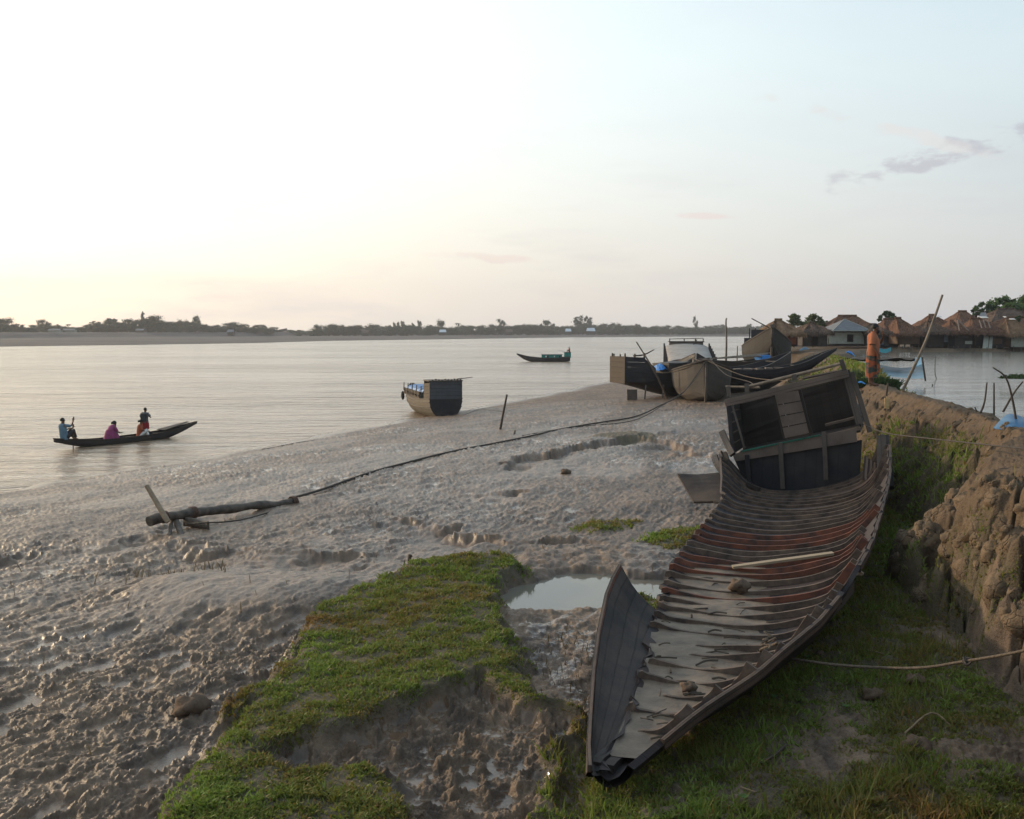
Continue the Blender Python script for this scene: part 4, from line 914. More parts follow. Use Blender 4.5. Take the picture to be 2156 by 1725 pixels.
for i in range(4):
    a = i/4+.012; b = (i+1)/4-.012; L0, L1 = Vector((1160, 705, 0)), Vector((1230, 1003, 0)); R0_, R1_ = Vector((1314, 680, 0)), Vector((1388, 968, 0))
    q = [L0.lerp(L1, a), L0.lerp(L1, b), R0_.lerp(R1_, b), R0_.lerp(R1_, a)]; m_.slab([z1(p.x, p.y, 14.92+.01*(i % 2)) for p in q], -.03, (-AX[0], -AX[1], 0))
WB(m_, 'centre_panel', 'wood_panel')
for a, b, w_, mt in (((848, 745), (884, 1105), .08, 'wood_dark'), ((880, 780), (957, 1062), .035, 'wood_grey'), ((1150, 712), (1226, 1008), .06, 'wood_brown'), ((1322, 678), (1400, 968), .065, 'wood_brown'), ((1635, 575), (1722, 905), .13, 'wood_grey'), ((1668, 560), (1790, 960), .10, 'wood_grey')):
    m_ = mk(); m_.beam(z1(*a, 14.97), z1(*b, 14.97), w_, .07, up=(-AX[0], -AX[1], 0), n=5, jit=.007); WB(m_, 'cabin_post', mt)
m_ = mk(); m_.beam(z1(942, 1086, 14.9), z1(1462, 978, 14.9), .05, .035, n=3); WB(m_, 'painted_strip', 'greenpaint', label='strip of flaking green paint along the sill')
m_ = mk(); m_.beam(z1(1245, 1000, 14.86), z1(1405, 968, 14.86), .04, .03, n=2); WB(m_, 'orange_strip', 'wood_ochre')
m_ = mk(); m_.beam(z1(1495, 912, 15.5), z1(1748, 850, 15.5), .12, .05, n=4, jit=.008); WB(m_, 'window_sill', 'wood_pale')
m_ = mk(); T0, T1, U0, U1 = Vector((862, 735, 0)), Vector((1655, 545, 0)), Vector((950, 1075, 0)), Vector((1730, 905, 0))
for i in range(7):
    a = i/7+(.004 if i == 1 else -.002); b = (i+1)/7+.002
    for c0, c1 in ((0, .41), (.415, 1)):
        q = [T0.lerp(T1, c0).lerp(U0.lerp(U1, c0), a), T0.lerp(T1, c0).lerp(U0.lerp(U1, c0), b), T0.lerp(T1, c1).lerp(U0.lerp(U1, c1), b), T0.lerp(T1, c1).lerp(U0.lerp(U1, c1), a)]
        m_.slab([z1(p.x, p.y, 16.7+random.uniform(-.02, .02)) for p in q], -.03, (-AX[0], -AX[1], 0))
WB(m_, 'back_wall', 'wood_brown')
for nm, (a0, a1) in (('side_wall', ((845, 770), (890, 1105))), ('side_wall', ((1655, 590), (1735, 925)))):
    m_ = mk(); fr0, fr1 = z1(*a0, 15.02), z1(*a1, 15.02); 
    for i in range(5):
        a = i/5+.006; b = (i+1)/5-.006; p0, p1 = fr0.lerp(fr1, a), fr0.lerp(fr1, b); dv = Vector((AX[0], AX[1], 0))*1.75
        if a0[0] > 1000 and i in (1, 2): continue
        m_.slab([p0, p1, p1+dv, p0+dv], .03)
    WB(m_, nm, 'wood_brown')
m_ = mk(); dv = Vector((AX[0], AX[1], 0))*1.7; m_.slab([z1(900, 1110, 15.0), z1(1725, 945, 15.0), z1(1725, 945, 15.0)+dv, z1(900, 1110, 15.0)+dv], .05); WB(m_, 'cabin_floor', 'wood_brown')
for a, b in (((848, 655), (858, 722)), ((973, 638), (977, 695)), ((1288, 575), (1292, 618)), ((1600, 478), (1628, 568))):
    m_ = mk(); m_.beam(z1(*a, 15.0), z1(*b, 15.0), .09, .06, up=(-AX[0], -AX[1], 0)); WB(m_, 'roof_stub', 'wood_grey')
m_ = mk(); m_.tube([z1(990, 657, 15.2), z1(1290, 583, 15.1), z1(1600, 505, 15.0)], [.035, .04, .03], 7); WB(m_, 'roof_pole', 'bamboo')
m_ = mk(); m_.tube([z1(835, 657, 15.9), z1(1060, 663, 15.6)], [.025, .03], 6); WB(m_, 'roof_pole', 'bamboo')
m_ = mk(); m_.tube([z1(1350, 603, 16.4), z1(1610, 548, 16.4)], .03, 6); m_.beam(z1(1345, 608, 16.6), z1(1620, 555, 16.6), .06, .03); WB(m_, 'rear_rail', 'wood_pale')
# torn side timbers on the left of the stern, and the folded-out flap of planking
for pts, w_, mt in ((((808, 955), (845, 1040), (880, 1110)), .13, 'wood_dark'), (((800, 1110), (835, 1200), (905, 1320), (1010, 1385)), .07, 'wood_grey'), (((760, 1120), (780, 1175), (840, 1260)), .14, 'wood_dark'), (((830, 1095), (870, 1190), (960, 1290), (1060, 1340)), .07, 'wood_brown')):
    m_ = mk(); q = smoothpts([z1(*p, 14.6-.25*i) for i, p in enumerate(pts)], 4)
    for i in range(len(q)-1): m_.beam(q[i], q[i+1], w_, .06, up=(-AX[0], -AX[1], 0))
    WB(m_, 'side_timber', mt)
fl = [[z1(515, 1235, 14.1), z1(570, 1330, 13.7), z1(622, 1420, 13.25)], [z1(650, 1240, 14.2), z1(700, 1330, 13.6), z1(750, 1418, 13.1)], [z1(782, 1228, 14.3), z1(850, 1330, 13.5), z1(905, 1440, 12.7)], [z1(900, 1260, 14.3), z1(960, 1350, 13.4), z1(1010, 1440, 12.6)]]
m_ = MB(); m_.grid([smoothpts(r, 4) for r in fl]); dn = Vector((0, .02, -.045)); m_.grid([[p+dn for p in smoothpts(r, 4)] for r in fl], flip=True)
a = smoothpts(fl[0], 4); m_.grid([a, [p+dn for p in a]], flip=True)
e = [smoothpts(r, 4)[-1] for r in fl]; m_.grid([e, [p+dn for p in e]], flip=True)
WB(m_, 'torn_side_planking', 'wood_slate', label='slab of dark planking folded out over the mud')
m_ = mk(); m_.beam(z1(1868, 985, 13.3), z1(1868, 1325, 12.9), .17, .07, up=(-AX[0], -AX[1], 0), n=5, jit=.008); WB(m_, 'end_post', 'wood_grey')
m_ = mk(); m_.beam(z1(1905, 990, 13.5), z1(1930, 1330, 12.9), .10, .16, up=(-AX[0], -AX[1], 0), n=5, jit=.012); WB(m_, 'end_post', 'wood_dark')
for i in range(7):
    x = 1760+i*13; m_ = mk(); m_.beam(z1(x, 1120+i*8, 13.9-i*.05), z1(x-14+i*3, 1290-abs(i-3)*6, 13.6), .035, .03, n=3, jit=.006); WB(m_, 'side_slat', 'wood_pale' if i % 2 else 'wood_red')
# loose things in and on the wreck
m_ = MB(); m_.beam(z2(902, 488, 6.55), z2(1436, 414, 7.0), .11, .03, n=3, jit=.004)
tag(m_.build('loose_plank', M['wood_plankpale']), 'long pale plank lying across the ribs inside the wreck', 'plank')
rows = []
for s in np.arange(.25, 9.2, .11):
    q = interp(ST, s); tl = q[0]+.03; tr = q[6]+.10; r = []
    for j in range(25):
        t = tl+(tr-tl)*j/24; zz = 1.772-.016*sstep(3.5, 6.0, s)-.10*sstep(6.3, 9.0, s)+.018*float(fbm(np.array([s*1.4]), np.array([t*1.4+9]), 301, 3)[0])*2+(.010 if j in (0, 24) else 0)-.012*math.sin(s*2*math.pi/.43)*.8
        r.append(Wp(s, t, zz))
    rows.append(r)
m_ = MB(); m_.grid(rows, flip=True); o = m_.build('silt', M['silt'], None, True); tag(o, 'grey cracked silt filling the floor of the wreck', 'mud', kind='stuff')
m_ = MB()                                            # cracks and root ends sticking out of the silt
for i in range(46):
    s_ = random.uniform(.6, 6.5); q = interp(ST, s_); t_ = random.uniform(q[0]+.05, q[6]); a = random.uniform(-.35, .35) if i % 3 else random.uniform(0, 3.1); L_ = random.uniform(.05, .26)
    p0 = Wp(s_, t_, 1.782-.035*float(sstep(3.5, 6.0, s_))); p2 = p0+Vector((math.cos(a)*L_, math.sin(a)*L_, random.uniform(0, .025))); m_.tube(smoothpts([p0, p0.lerp(p2, .5)+Vector((0, random.uniform(-.03, .03), .012)), p2], 3), random.uniform(.004, .011), 4)
tag(m_.build('root_ends', M['bark']), 'thin dark twigs and root ends poking out of the silt in the wreck', 'twigs', kind='stuff')
def clod(name, p, r, label, mat='silt', seed=1, cat='mud clod', sq=.6):
    g = random.Random(seed); bm = MB(); rows = []
    for i in range(9):
        th = math.pi*i/8; rr = []
        for j in range(12):
            ph = 2*math.pi*j/12; k_ = r*(1+.22*math.sin(3*ph+i*1.1+seed)+g.uniform(-.12, .12)) if 0 < i < 8 else r
            rr.append((p[0]+k_*math.sin(th)*math.cos(ph), p[1]+k_*math.sin(th)*math.sin(ph), p[2]+k_*math.cos(th)*sq))
        rows.append(rr)
    bm.grid(rows, closed=True, flip=True); return tag(bm.build(name, M[mat], None, True), label, cat)
clod('mud_clod', z2(668, 1125, 1.75), .07, 'brown clod of mud on the silt near the bow of the wreck', 'clod', 3)
clod('mud_clod', z2(935, 590, 5.5), .13, 'ragged dark clod of mud and roots by the middle ribs of the wreck', 'clod', 5)
m_ = MB(); p = z2(1555, 525, 5.6)
for i in range(7):
    a = i*.9; m_.tube(smoothpts([p+Vector((random.uniform(-.09, .09), random.uniform(-.05, .05), random.uniform(-.02, .05))) for _ in range(3)], 4), .014, 5)
tag(m_.build('rag', M['white_rag']), 'pale knotted rag caught on the broken gunwale of the wreck', 'rag')

# ================================================================ ROPES
def rope(name, pts, r, label, mat='rope', k=8, sub=None):
    m_ = MB(); q = smoothpts(pts, k)
    zz = terrain(np.array([p.x for p in q]), np.array([p.y for p in q]))[0]
    for p, z_ in zip(q, zz): p.z = max(p.z, z_+r*.8)
    for _ in range(4):
        h_ = [p.z for p in q]
        for i in range(1, len(q)-1): q[i].z = h_[i]*.5+(h_[i-1]+h_[i+1])*.25
    m_.tube(q, r, 6); return tag(m_.build(name, M[mat], None, True), label, 'rope')
ra = z2(1060, 962, 2.55); 
o = rope('rope', [Wp(2.35, .98, 2.14), ra+Vector((0, 0, .03)), atd(830, 664, 8.9), atd(885, 668, 8.7), atd(925, 667.5, 8.4), atd(965, 661.5, 8.1), atd(1024, 651, 7.6), atd(1100, 630, 7.0), (5.2, 6.2, 3.1)], .013, 'thick knotted rope sagging from the wreck gunwale to the bank on the right')
m_ = MB(); kp = atd(967, 661.3, 8.08)
for i in range(5): m_.tube(smoothpts([kp+Vector((random.uniform(-.035, .035), random.uniform(-.03, .03), random.uniform(-.025, .03))) for _ in range(4)], 4), .010, 5)
kn = m_.build('knot', M['rope_dark'], o)
m_ = MB()
m_.tube(smoothpts([Wp(2.0+.035*i, .93+random.uniform(-.08, .05), 2.16+random.uniform(0, .07)) for i in range(14)], 4), .010, 5)
m_.build('knot', M['rope'], o)
rope('rope', [z1(1745, 905, 15), atd(885, 433, 19.2), atd(925, 438, 16.8), atd(975, 443.5, 14.4), atd(1024, 448.5, 12.6), atd(1075, 453, 11.6)], .012, 'thin dark rope crossing the grassy gully behind the wreck', 'rope_dark')
# ================================================================ BOATS
SEC = [(0, 0), (.30, .01), (.58, .06), (.80, .20), (.93, .42), (.985, .68), (1, 1)]
ROUND = [(0, 0), (.36, .05), (.62, .17), (.80, .34), (.92, .54), (.985, .78), (1, 1)]
def hull(L, bm_, kl, sh, th=.05, n=28, full=1.0, sec=SEC):
    """bm_/kl/sh: (position 0 stern..1 bow, value) for half beam, keel height, rim height -> outer and inner point rows"""
    out = []; inn = []
    for i in range(n+1):
        t = i/n; b = interp(bm_, t)[0]; k = interp(kl, t)[0]; h = interp(sh, t)[0]; x = L*t; o = []; q = []
        for sgn in (-1, 1):
            for a, c in (sec[::-1] if sgn < 0 else sec[1:]):
                o.append((x, sgn*b*a**full, k+(h-k)*c)); q.append((x, sgn*max(b-th, .003)*a**full, k+th+(h-k-th)*c))
        out.append(o); inn.append(q)
    return out, inn
def smooth_tab(tab, m=24):
    xs = np.array([a[0] for a in tab]); ys = np.array([a[1] for a in tab]); X = np.linspace(xs[0], xs[-1], m); Y = np.interp(X, xs, ys)
    for _ in range(3): Y[1:-1] = (Y[:-2]+2*Y[1:-1]+Y[2:])/4
    return list(zip(X, Y))
def make_hull(par, L, bm_, kl, sh, mat, rim='wood_grey', th=.05, transom=None, ribs=0, rubs=(), sec=SEC, rimw=.07, full=1.):
    bm_, kl, sh = smooth_tab(bm_), smooth_tab(kl), smooth_tab(sh)
    o, q = hull(L, bm_, kl, sh, th, sec=sec, full=full); m_ = MB(); m_.grid(o); m_.grid(q, flip=True)
    if transom is None or True: m_.poly(o[0]); m_.poly(q[0][::-1])
    h = m_.build('hull', M[mat], par)
    m_ = MB()
    for j, sg in ((0, -1), (len(o[0])-1, 1)):
        for i in range(len(o)-1):
            a = Vector(o[i][j])+Vector((0, 0, .012)); b = Vector(o[i+1][j])+Vector((0, 0, .012)); m_.beam(a, b, rimw, .05)
    m_.build('gunwale', M[rim], par)
    for fr in rubs:
        m_ = MB()
        for sg in (0, 1):
            for i in range(len(o)-1):
                P = []
                for r in (o[i], o[i+1]):
                    half = [Vector(p) for p in (r[:len(SEC)][::-1] if not sg else r[len(SEC)-1:])]; z = half[0].z+(half[-1].z-half[0].z)*fr
                    for a, b in zip(half, half[1:]):
                        if a.z <= z <= b.z+1e-6: tt = (z-a.z)/(b.z-a.z+1e-9); P.append(a.lerp(b, tt)+Vector((0, (.02 if sg else -.02), 0))); break
                if len(P) == 2: m_.beam(P[0], P[1], .05, .05)
        m_.build('rub_rail', M[rim], par)
    if transom: m_ = MB(); m_.slab([Vector(p)+Vector((-.012, 0, 0)) for p in o[0]], .03, (-1, 0, 0)); m_.build('transom', M[transom], par)
    for i in range(ribs):
        t = .12+.76*i/max(1, ribs-1); b = interp(bm_, t)[0]-th-.01; z = interp(sh, t)[0]-.04; m_ = MB(); m_.beam((L*t, -b, z), (L*t, b, z), .08, .05); m_.build('thwart', M[rim], par)
    return o, q
def pbox(par, name, c, size, mat, Mx=None): m_ = MB(); m_.box(c, size, Mx, .004); return m_.build(name, M[mat], par)

# --- stern-on barge at the water's edge
p = on(446, 419, 0); b = empty('cargo_boat', (p[0]+.0, p[1], -.12), 'boat at the water edge with a tall square slate-grey stern and blue tarps on deck', 'boat', 'wooden cargo boats', R(108))
make_hull(b, 9.0, [(0, .95), (.3, 1.05), (.7, .95), (.92, .45), (1, .05)], [(0, .10), (.15, 0), (.7, 0), (1, .9)], [(0, 1.25), (.4, 1.05), (.8, 1.2), (1, 1.7)], 'wood_mudhull2', 'wood_grey', transom='wood_blackplank', rubs=(.62, .86), sec=ROUND)
m_ = MB()
for i in range(5):
    m_.slab([(-.03, -.95, 1.25+.205*i), (-.03, .95, 1.25+.205*i), (-.03, .95, 1.445+.205*i), (-.03, -.95, 1.445+.205*i)], .04, (-1, 0, 0))
m_.build('stern_wall', M['wood_slategrey'], b)
for sg in (-1, 1):
    m_ = MB()
    for i in range(5): m_.slab([(.0, sg*.94, 1.2+.2*i), (1.3, sg*.98, 1.1+.2*i), (1.3, sg*.98, 1.29+.2*i), (.0, sg*.94, 1.39+.2*i)], .04, (0, sg, 0))
    m_.build('cabin_side', M['wood_ochre'], b)
pbox(b, 'cabin_roof', (.65, 0, 2.28), (1.45, 1.98, .06), 'wood_grey'); pbox(b, 'cabin_front', (1.32, 0, 1.7), (.05, 1.9, 1.1), 'wood_brown')
for sg in (-1, 1):
    m_ = MB()
    m_.slab([(2.3, sg*1.0, 1.08), (7.2, sg*.86, 1.15), (7.2, sg*.86, 1.25), (2.3, sg*1.0, 1.25)], .04, (0, sg, 0)); m_.slab([(2.3, sg*1.0, 1.35), (7.2, sg*.86, 1.40), (7.2, sg*.86, 1.55), (2.3, sg*1.0, 1.55)], .04, (0, sg, 0))
    for i in range(12): x = 2.35+i*.44; m_.beam((x, sg*(1.0-.14*(x-2.3)/4.9), 1.2), (x, sg*(1.0-.14*(x-2.3)/4.9), 1.55), .16 if i % 2 else .07, .05, up=(0, sg, 0))
    m_.build('deckhouse_side', M['wood_ochre'], b)
pbox(b, 'deckhouse_roof', (4.7, 0, 1.48), (5.0, 1.8, .05), 'wood_brown')
for i in range(5):
    m_ = MB(); rows = []
    for a in range(7):
        th = math.pi*a/6; rows.append([(2.5+.95*i+.9*k_/6, -.8*math.cos(th), 1.5+.22*math.sin(th)*(1+.2*math.sin(k_*2+i))) for k_ in range(7)])
    m_.grid(rows); m_.build('tarpaulin', M['bluetarp'], b)
for x in (2.3, 3.5, 4.7, 5.9, 7.1):
    for y in (.92, -.92): m_ = MB(); m_.beam((x, y, 1.4), (x, y*.98, 1.88), .05, .05); m_.build('stanchion', M['wood_dark'], b)
m_ = MB(); m_.tube([(.3, -.7, 2.36), (.15, -1.6, 2.46)], [.03, .02], 6); m_.build('tiller', M['wood_grey'], b)
m_ = MB()
for i in range(10): m_.box((-.02, -.85+.18*i, 2.33+.02*(i % 3)), (.1, .09, .07), None, .01)
m_.build('stern_rail', M['wood_dark'], b)
m_ = MB(); c = Vector((7.9, .82, 1.0)); m_.tube([c+Vector((math.cos(a)*.18, 0, math.sin(a)*.22)) for a in np.linspace(0, 6.28, 13)], .07, 6, False); m_.build('tyre_fender', M['dark'], b)

# --- far teal boat
p = on(544, 361.6, 0); b = empty('motor_boat', (p[0]+4.2, p[1], -.1), 'dark motor boat with teal cabin and stern box, out on the river', 'boat', 'wooden cargo boats', R(180))
make_hull(b, 8.6, [(0, .6), (.2, .85), (.6, .75), (.85, .35), (1, .03)], [(0, .2), (.08, 0), (.7, 0), (.86, .35), (1, 1.25)], [(0, .95), (.2, .72), (.55, .70), (.8, .95), (1, 1.42)], 'wood_dark', 'wood_brown', rubs=(.8,))
pbox(b, 'cabin', (2.95, 0, .92), (3.3, 1.25, .62), 'teal'); pbox(b, 'cabin_roof', (2.95, 0, 1.26), (3.5, 1.45, .05), 'greyroof')
pbox(b, 'stern_box', (.42, 0, 1.15), (1.05, 1.25, .85), 'teal'); pbox(b, 'stern_rail', (.42, 0, 1.60), (1.15, 1.35, .06), 'wood_dark')
for x, w_ in ((3.9, .22), (2.55, .14)): pbox(b, 'window', (x, .64, .95), (w_, .02, .2), 'white')
for x in (3.6, 1.7): pbox(b, 'doorway', (x, .645, .9), (.22, .02, .36), 'dark')
m_ = MB(); m_.tube([(1.0, .1, 1.75), (1.9, .2, 1.95)], .02, 5); m_.build('tiller', M['wood_dark'], b)

# --- canoe with people
pa, pb = on(85, 446.5, 0), on(176, 436.5, 0); dv = Vector(pb-pa); cz = math.atan2(dv.y, dv.x); dl_ = dv.length; cdir = dv.normalized()
Lc = dl_+2.7; cl = Vector(pa)-cdir*1.45; cl.z = -.10
canoe = empty('canoe', cl, 'slender dark canoe carrying four people across the river', 'canoe', None, cz)
make_hull(canoe, Lc, [(0, .05), (.12, .26), (.35, .42), (.65, .42), (.88, .22), (1, .03)], [(0, .42), (.2, .02), (.3, 0), (.72, 0), (.82, .17), (1, .61)], [(0, .56), (.2, .36), (.35, .32), (.6, .34), (.8, .44), (1, .70)], 'wood_dark', 'wood_brown', ribs=5, th=.03, rimw=.045)
m_ = MB()
m_.slab([(Lc*.72, -.3, .50), (Lc*.93, -.1, .76), (Lc*.93, .1, .76), (Lc*.72, .3, .50)], .02); m_.slab([(Lc*.04, -.1, .50), (Lc*.2, -.28, .36), (Lc*.2, .28, .36), (Lc*.04, .1, .50)], .02, (0, 0, 1)); m_.slab([(Lc*.2, -.36, .20), (Lc*.72, -.36, .20), (Lc*.72, .36, .20), (Lc*.2, .36, .20)], .02, (0, 0, 1))
m_.build('deck', M['wood_brown'], canoe)
def cpt(x, y=0, z=0): return cl+cdir*x+Vector((-cdir.y, cdir.x, 0))*y+Vector((0, 0, z))

# --- people
def skin_body(name, nodes, edges, mat, parent, sub=1):
    me = bpy.data.meshes.new(name); ks = list(nodes); me.from_pydata([nodes[k][:3] for k in ks], [(ks.index(a), ks.index(b)) for a, b in edges], [])
    o = bpy.data.objects.new(name, me); COL.objects.link(o); o.parent = parent; me.materials.append(mat)
    md = o.modifiers.new('Skin', 'SKIN'); md.use_smooth_shade = True
    sv = me.skin_vertices[0].data
    for i, k in enumerate(ks): r = nodes[k][3]; sv[i].radius = (r, r) if not isinstance(r, tuple) else r; sv[i].use_root = (i == 0)
    s_ = o.modifiers.new('Sub', 'SUBSURF'); s_.levels = sub; s_.render_levels = sub; return o
def ell(mb_, pts, rx, ry, n=14, closed_ends=True, fold=0., seed=0):
    """loft of horizontal ellipses, for clothes; fold = depth of cloth folds"""
    rows = []
    for i, p in enumerate(pts):
        r = []
        for j in range(n):
            a = 2*math.pi*j/n; f = 1+fold*(i/len(pts))*math.sin(a*5+seed+i*.4)+fold*.5*math.sin(a*9+seed*2)
            r.append((p[0]+rx[i]*math.cos(a)*f, p[1]+ry[i]*math.sin(a)*f, p[2]))
        rows.append(r)
    mb_.grid(rows, closed=True, flip=True)
    if closed_ends: mb_.poly(rows[-1]); mb_.poly(rows[0][::-1])
    return mb_
def hand(N, E, key, w_, d, side, r=.010):
    """palm, four unequal fingers and a thumb from a wrist point"""
    d = Vector(d).normalized(); x = d.cross(Vector((0, 0, 1))) if abs(d.z) < .9 else Vector((1, 0, 0)); x = (x-d*x.dot(d)).normalized()
    wv = Vector(w_); pc = wv+d*.055; N[key+'palm'] = (*pc, .024); E.append((key+'w', key+'palm'))
    for i, (off, ln) in enumerate(((-.024, .062), (-.008, .072), (.008, .068), (.024, .052))):
        a = pc+d*.035+x*off; b_ = a+d*ln*.5; c = b_+(d*.8+d.cross(x)*.6*side).normalized()*ln*.5
        N[f'{key}a{i}'] = (*a, .010); N[f'{key}b{i}'] = (*b_, .0085); N[f'{key}c{i}'] = (*c, .007)
        E += [(key+'palm', f'{key}a{i}'), (f'{key}a{i}', f'{key}b{i}'), (f'{key}b{i}', f'{key}c{i}')]
    t0 = pc-d*.02+x*.03*side; t1 = t0+(d+x*side).normalized()*.045; N[key+'t0'] = (*t0, .011); N[key+'t1'] = (*t1, .009); E += [(key+'palm', key+'t0'), (key+'t0', key+'t1')]
def add_head(N, E, neck, fwd, s=1.):
    n = Vector(neck); f = Vector(fwd).normalized(); N['neck'] = (*n, .052*s); j = n+Vector((0, 0, .07*s))+f*.03*s; N['jaw'] = (*j, .058*s)
    h = n+Vector((0, 0, .135*s))+f*.035*s; N['skull'] = (*h, .086*s); c = n+Vector((0, 0, .195*s))+f*.02*s; N['crown'] = (*c, .070*s)
    ns = n+Vector((0, 0, .115*s))+f*.125*s; N['nose'] = (*ns, .014*s); ch = n+Vector((0, 0, .055*s))+f*.09*s; N['chin'] = (*ch, .024*s)
    sd_ = f.cross(Vector((0, 0, 1))).normalized()
    for k, sg in (('earl', -1), ('earr', 1)): e_ = h+sd_*.092*s*sg-Vector((0, 0, .015*s)); N[k] = (*e_, .013*s); E.append(('skull', k))
    E += [('neck', 'jaw'), ('jaw', 'skull'), ('skull', 'crown'), ('skull', 'nose'), ('jaw', 'chin')]; return h
def hairball(par, name, c, r, back, mat='hair', n=12, zmin=-.35):
    c = Vector(c); bk = Vector(back); m_ = MB(); rows = []
    for i in range(8):
        th = math.pi*.62*i/7; rows.append([(c.x+r*math.sin(th)*math.cos(a)+bk.x, c.y+r*math.sin(th)*math.sin(a)*.92+bk.y, c.z+r*math.cos(th)*1.02+bk.z) for a in np.linspace(0, 6.283, n, endpoint=False)])
    m_.grid(rows, closed=True); m_.poly(rows[-1][::-1]); return m_.build(name, M[mat], par, True)
def eyes(par, h, f, s=1.):
    f = Vector(f).normalized(); sd_ = f.cross(Vector((0, 0, 1))).normalized(); h = Vector(h)
    for sg in (-1, 1):
        m_ = MB(); c = h+f*.078*s+sd_*.032*sg*s+Vector((0, 0, .008*s)); m_.box(c, (.016*s, .024*s, .009*s), rot(0, 0, math.atan2(f.y, f.x))); m_.build('eye', M['dark'], par)
    m_ = MB(); c = h+f*.090*s-Vector((0, 0, .060*s)); m_.box(c, (.012*s, .042*s, .010*s), rot(0, 0, math.atan2(f.y, f.x))); m_.build('mouth', M['lips'], par)

# the man on the embankment
mx, my = 10.15, 28.6; mz = zt(mx, my)
man = empty('person', (mx, my, mz), 'bearded man in an orange short-sleeved shirt and plaid lungi standing on the embankment path', 'person', None, R(-12)); man.scale = (1.04, 1.04, 1.05)
N = {'pelvis': (0, 0, .92, .12), 'spine': (.03, 0, 1.10, .115), 'chest': (.01, 0, 1.28, .125)}; E = [('pelvis', 'spine'), ('spine', 'chest'), ('chest', 'neck')]
fw = (.95, -.1, -.25); hc_ = add_head(N, E, (.05, 0, 1.43), fw)
for k, y in (('l', .17), ('r', -.17)): N[k+'sh'] = (.0, y, 1.36, .058); E.append(('chest', k+'sh'))
N['re'] = (-.02, -.27, 1.10, .046); N['rw'] = (.13, -.28, .87, .032); E += [('rsh', 're'), ('re', 'rw')]; hand(N, E, 'r', (.13, -.28, .87), (.15, 0, -1), 1)
N['le'] = (.26, .22, 1.14, .044); N['lw'] = (.30, .08, 1.36, .030); E += [('lsh', 'le'), ('le', 'lw')]; hand(N, E, 'l', (.30, .08, 1.36), (-.5, -.3, 1), -1)
for k, y, x0 in (('L', .09, .05), ('R', -.09, -.03)):
    N[k+'h'] = (0, y, .84, .085); N[k+'k'] = (x0+.02, y, .48, .058); N[k+'c'] = (x0-.02, y, .30, .050); N[k+'a'] = (x0-.02, y, .08, .036); N[k+'f'] = (x0+.09, y, .035, .034); N[k+'t'] = (x0+.17, y, .022, .024)
    E += [('pelvis', k+'h'), (k+'h', k+'k'), (k+'k', k+'c'), (k+'c', k+'a'), (k+'a', k+'f'), (k+'f', k+'t')]
skin_body('body', N, E, M['skin'], man, 2); eyes(man, hc_, fw)
m_ = MB(); ell(m_, [(.02, 0, .82), (.02, 0, .92), (.035, 0, 1.02), (.04, 0, 1.12), (.02, 0, 1.24), (.0, 0, 1.34), (.0, 0, 1.40), (.03, 0, 1.45)], [.165, .160, .158, .158, .150, .130, .098, .062], [.20, .19, .19, .195, .205, .205, .15, .062], 22, False, .03, 2)
sh_ = m_.build('shirt', M['shirt'], man, True)
for P, nm in (([(0, -.15, 1.37), (-.02, -.23, 1.25), (-.03, -.27, 1.12)], 'sleeve'), ([(0, .15, 1.37), (.10, .21, 1.25), (.20, .225, 1.17)], 'sleeve')):
    m_ = MB(); m_.tube(smoothpts(P, 3), [.085, .082, .080, .078, .078, .080, .084][:7], 10, False); m_.build(nm, M['shirt'], man, True)
m_ = MB(); ell(m_, [(.03, 0, 1.43), (.03, 0, 1.47)], [.070, .075], [.075, .080], 12, False); m_.build('collar', M['shirt'], man, True)
m_ = MB(); ell(m_, [(.0, 0, .22), (.0, 0, .34), (.0, 0, .48), (.0, 0, .62), (.01, 0, .76), (.02, 0, .90), (.03, 0, .98)], [.150, .155, .160, .162, .160, .155, .145], [.150, .155, .16, .17, .175, .175, .160], 40, False, .075, 1)
m_.build('lungi', M['lungi'], man, True)
m_ = MB(); m_.slab([(.15, -.14, .95), (.20, -.16, .40), (.13, -.20, .30), (.08, -.19, .93)], .02); m_.build('lungi_fold', M['lungi'], man)
hairball(man, 'hair', hc_, .103, (-.022, 0, .022)); m_ = MB(); b0 = Vector(hc_)+Vector(fw).normalized()*.055-Vector((0, 0, .075))
rows = [[(b0.x+.055*r_*math.cos(a), b0.y+.062*r_*math.sin(a), b0.z+dz) for a in np.linspace(0, 6.283, 10, endpoint=False)] for r_, dz in ((.8, .03), (1, .0), (.85, -.035), (.35, -.062))]
m_.grid(rows, closed=True); m_.poly(rows[-1][::-1]); m_.build('beard', M['hair'], man, True)

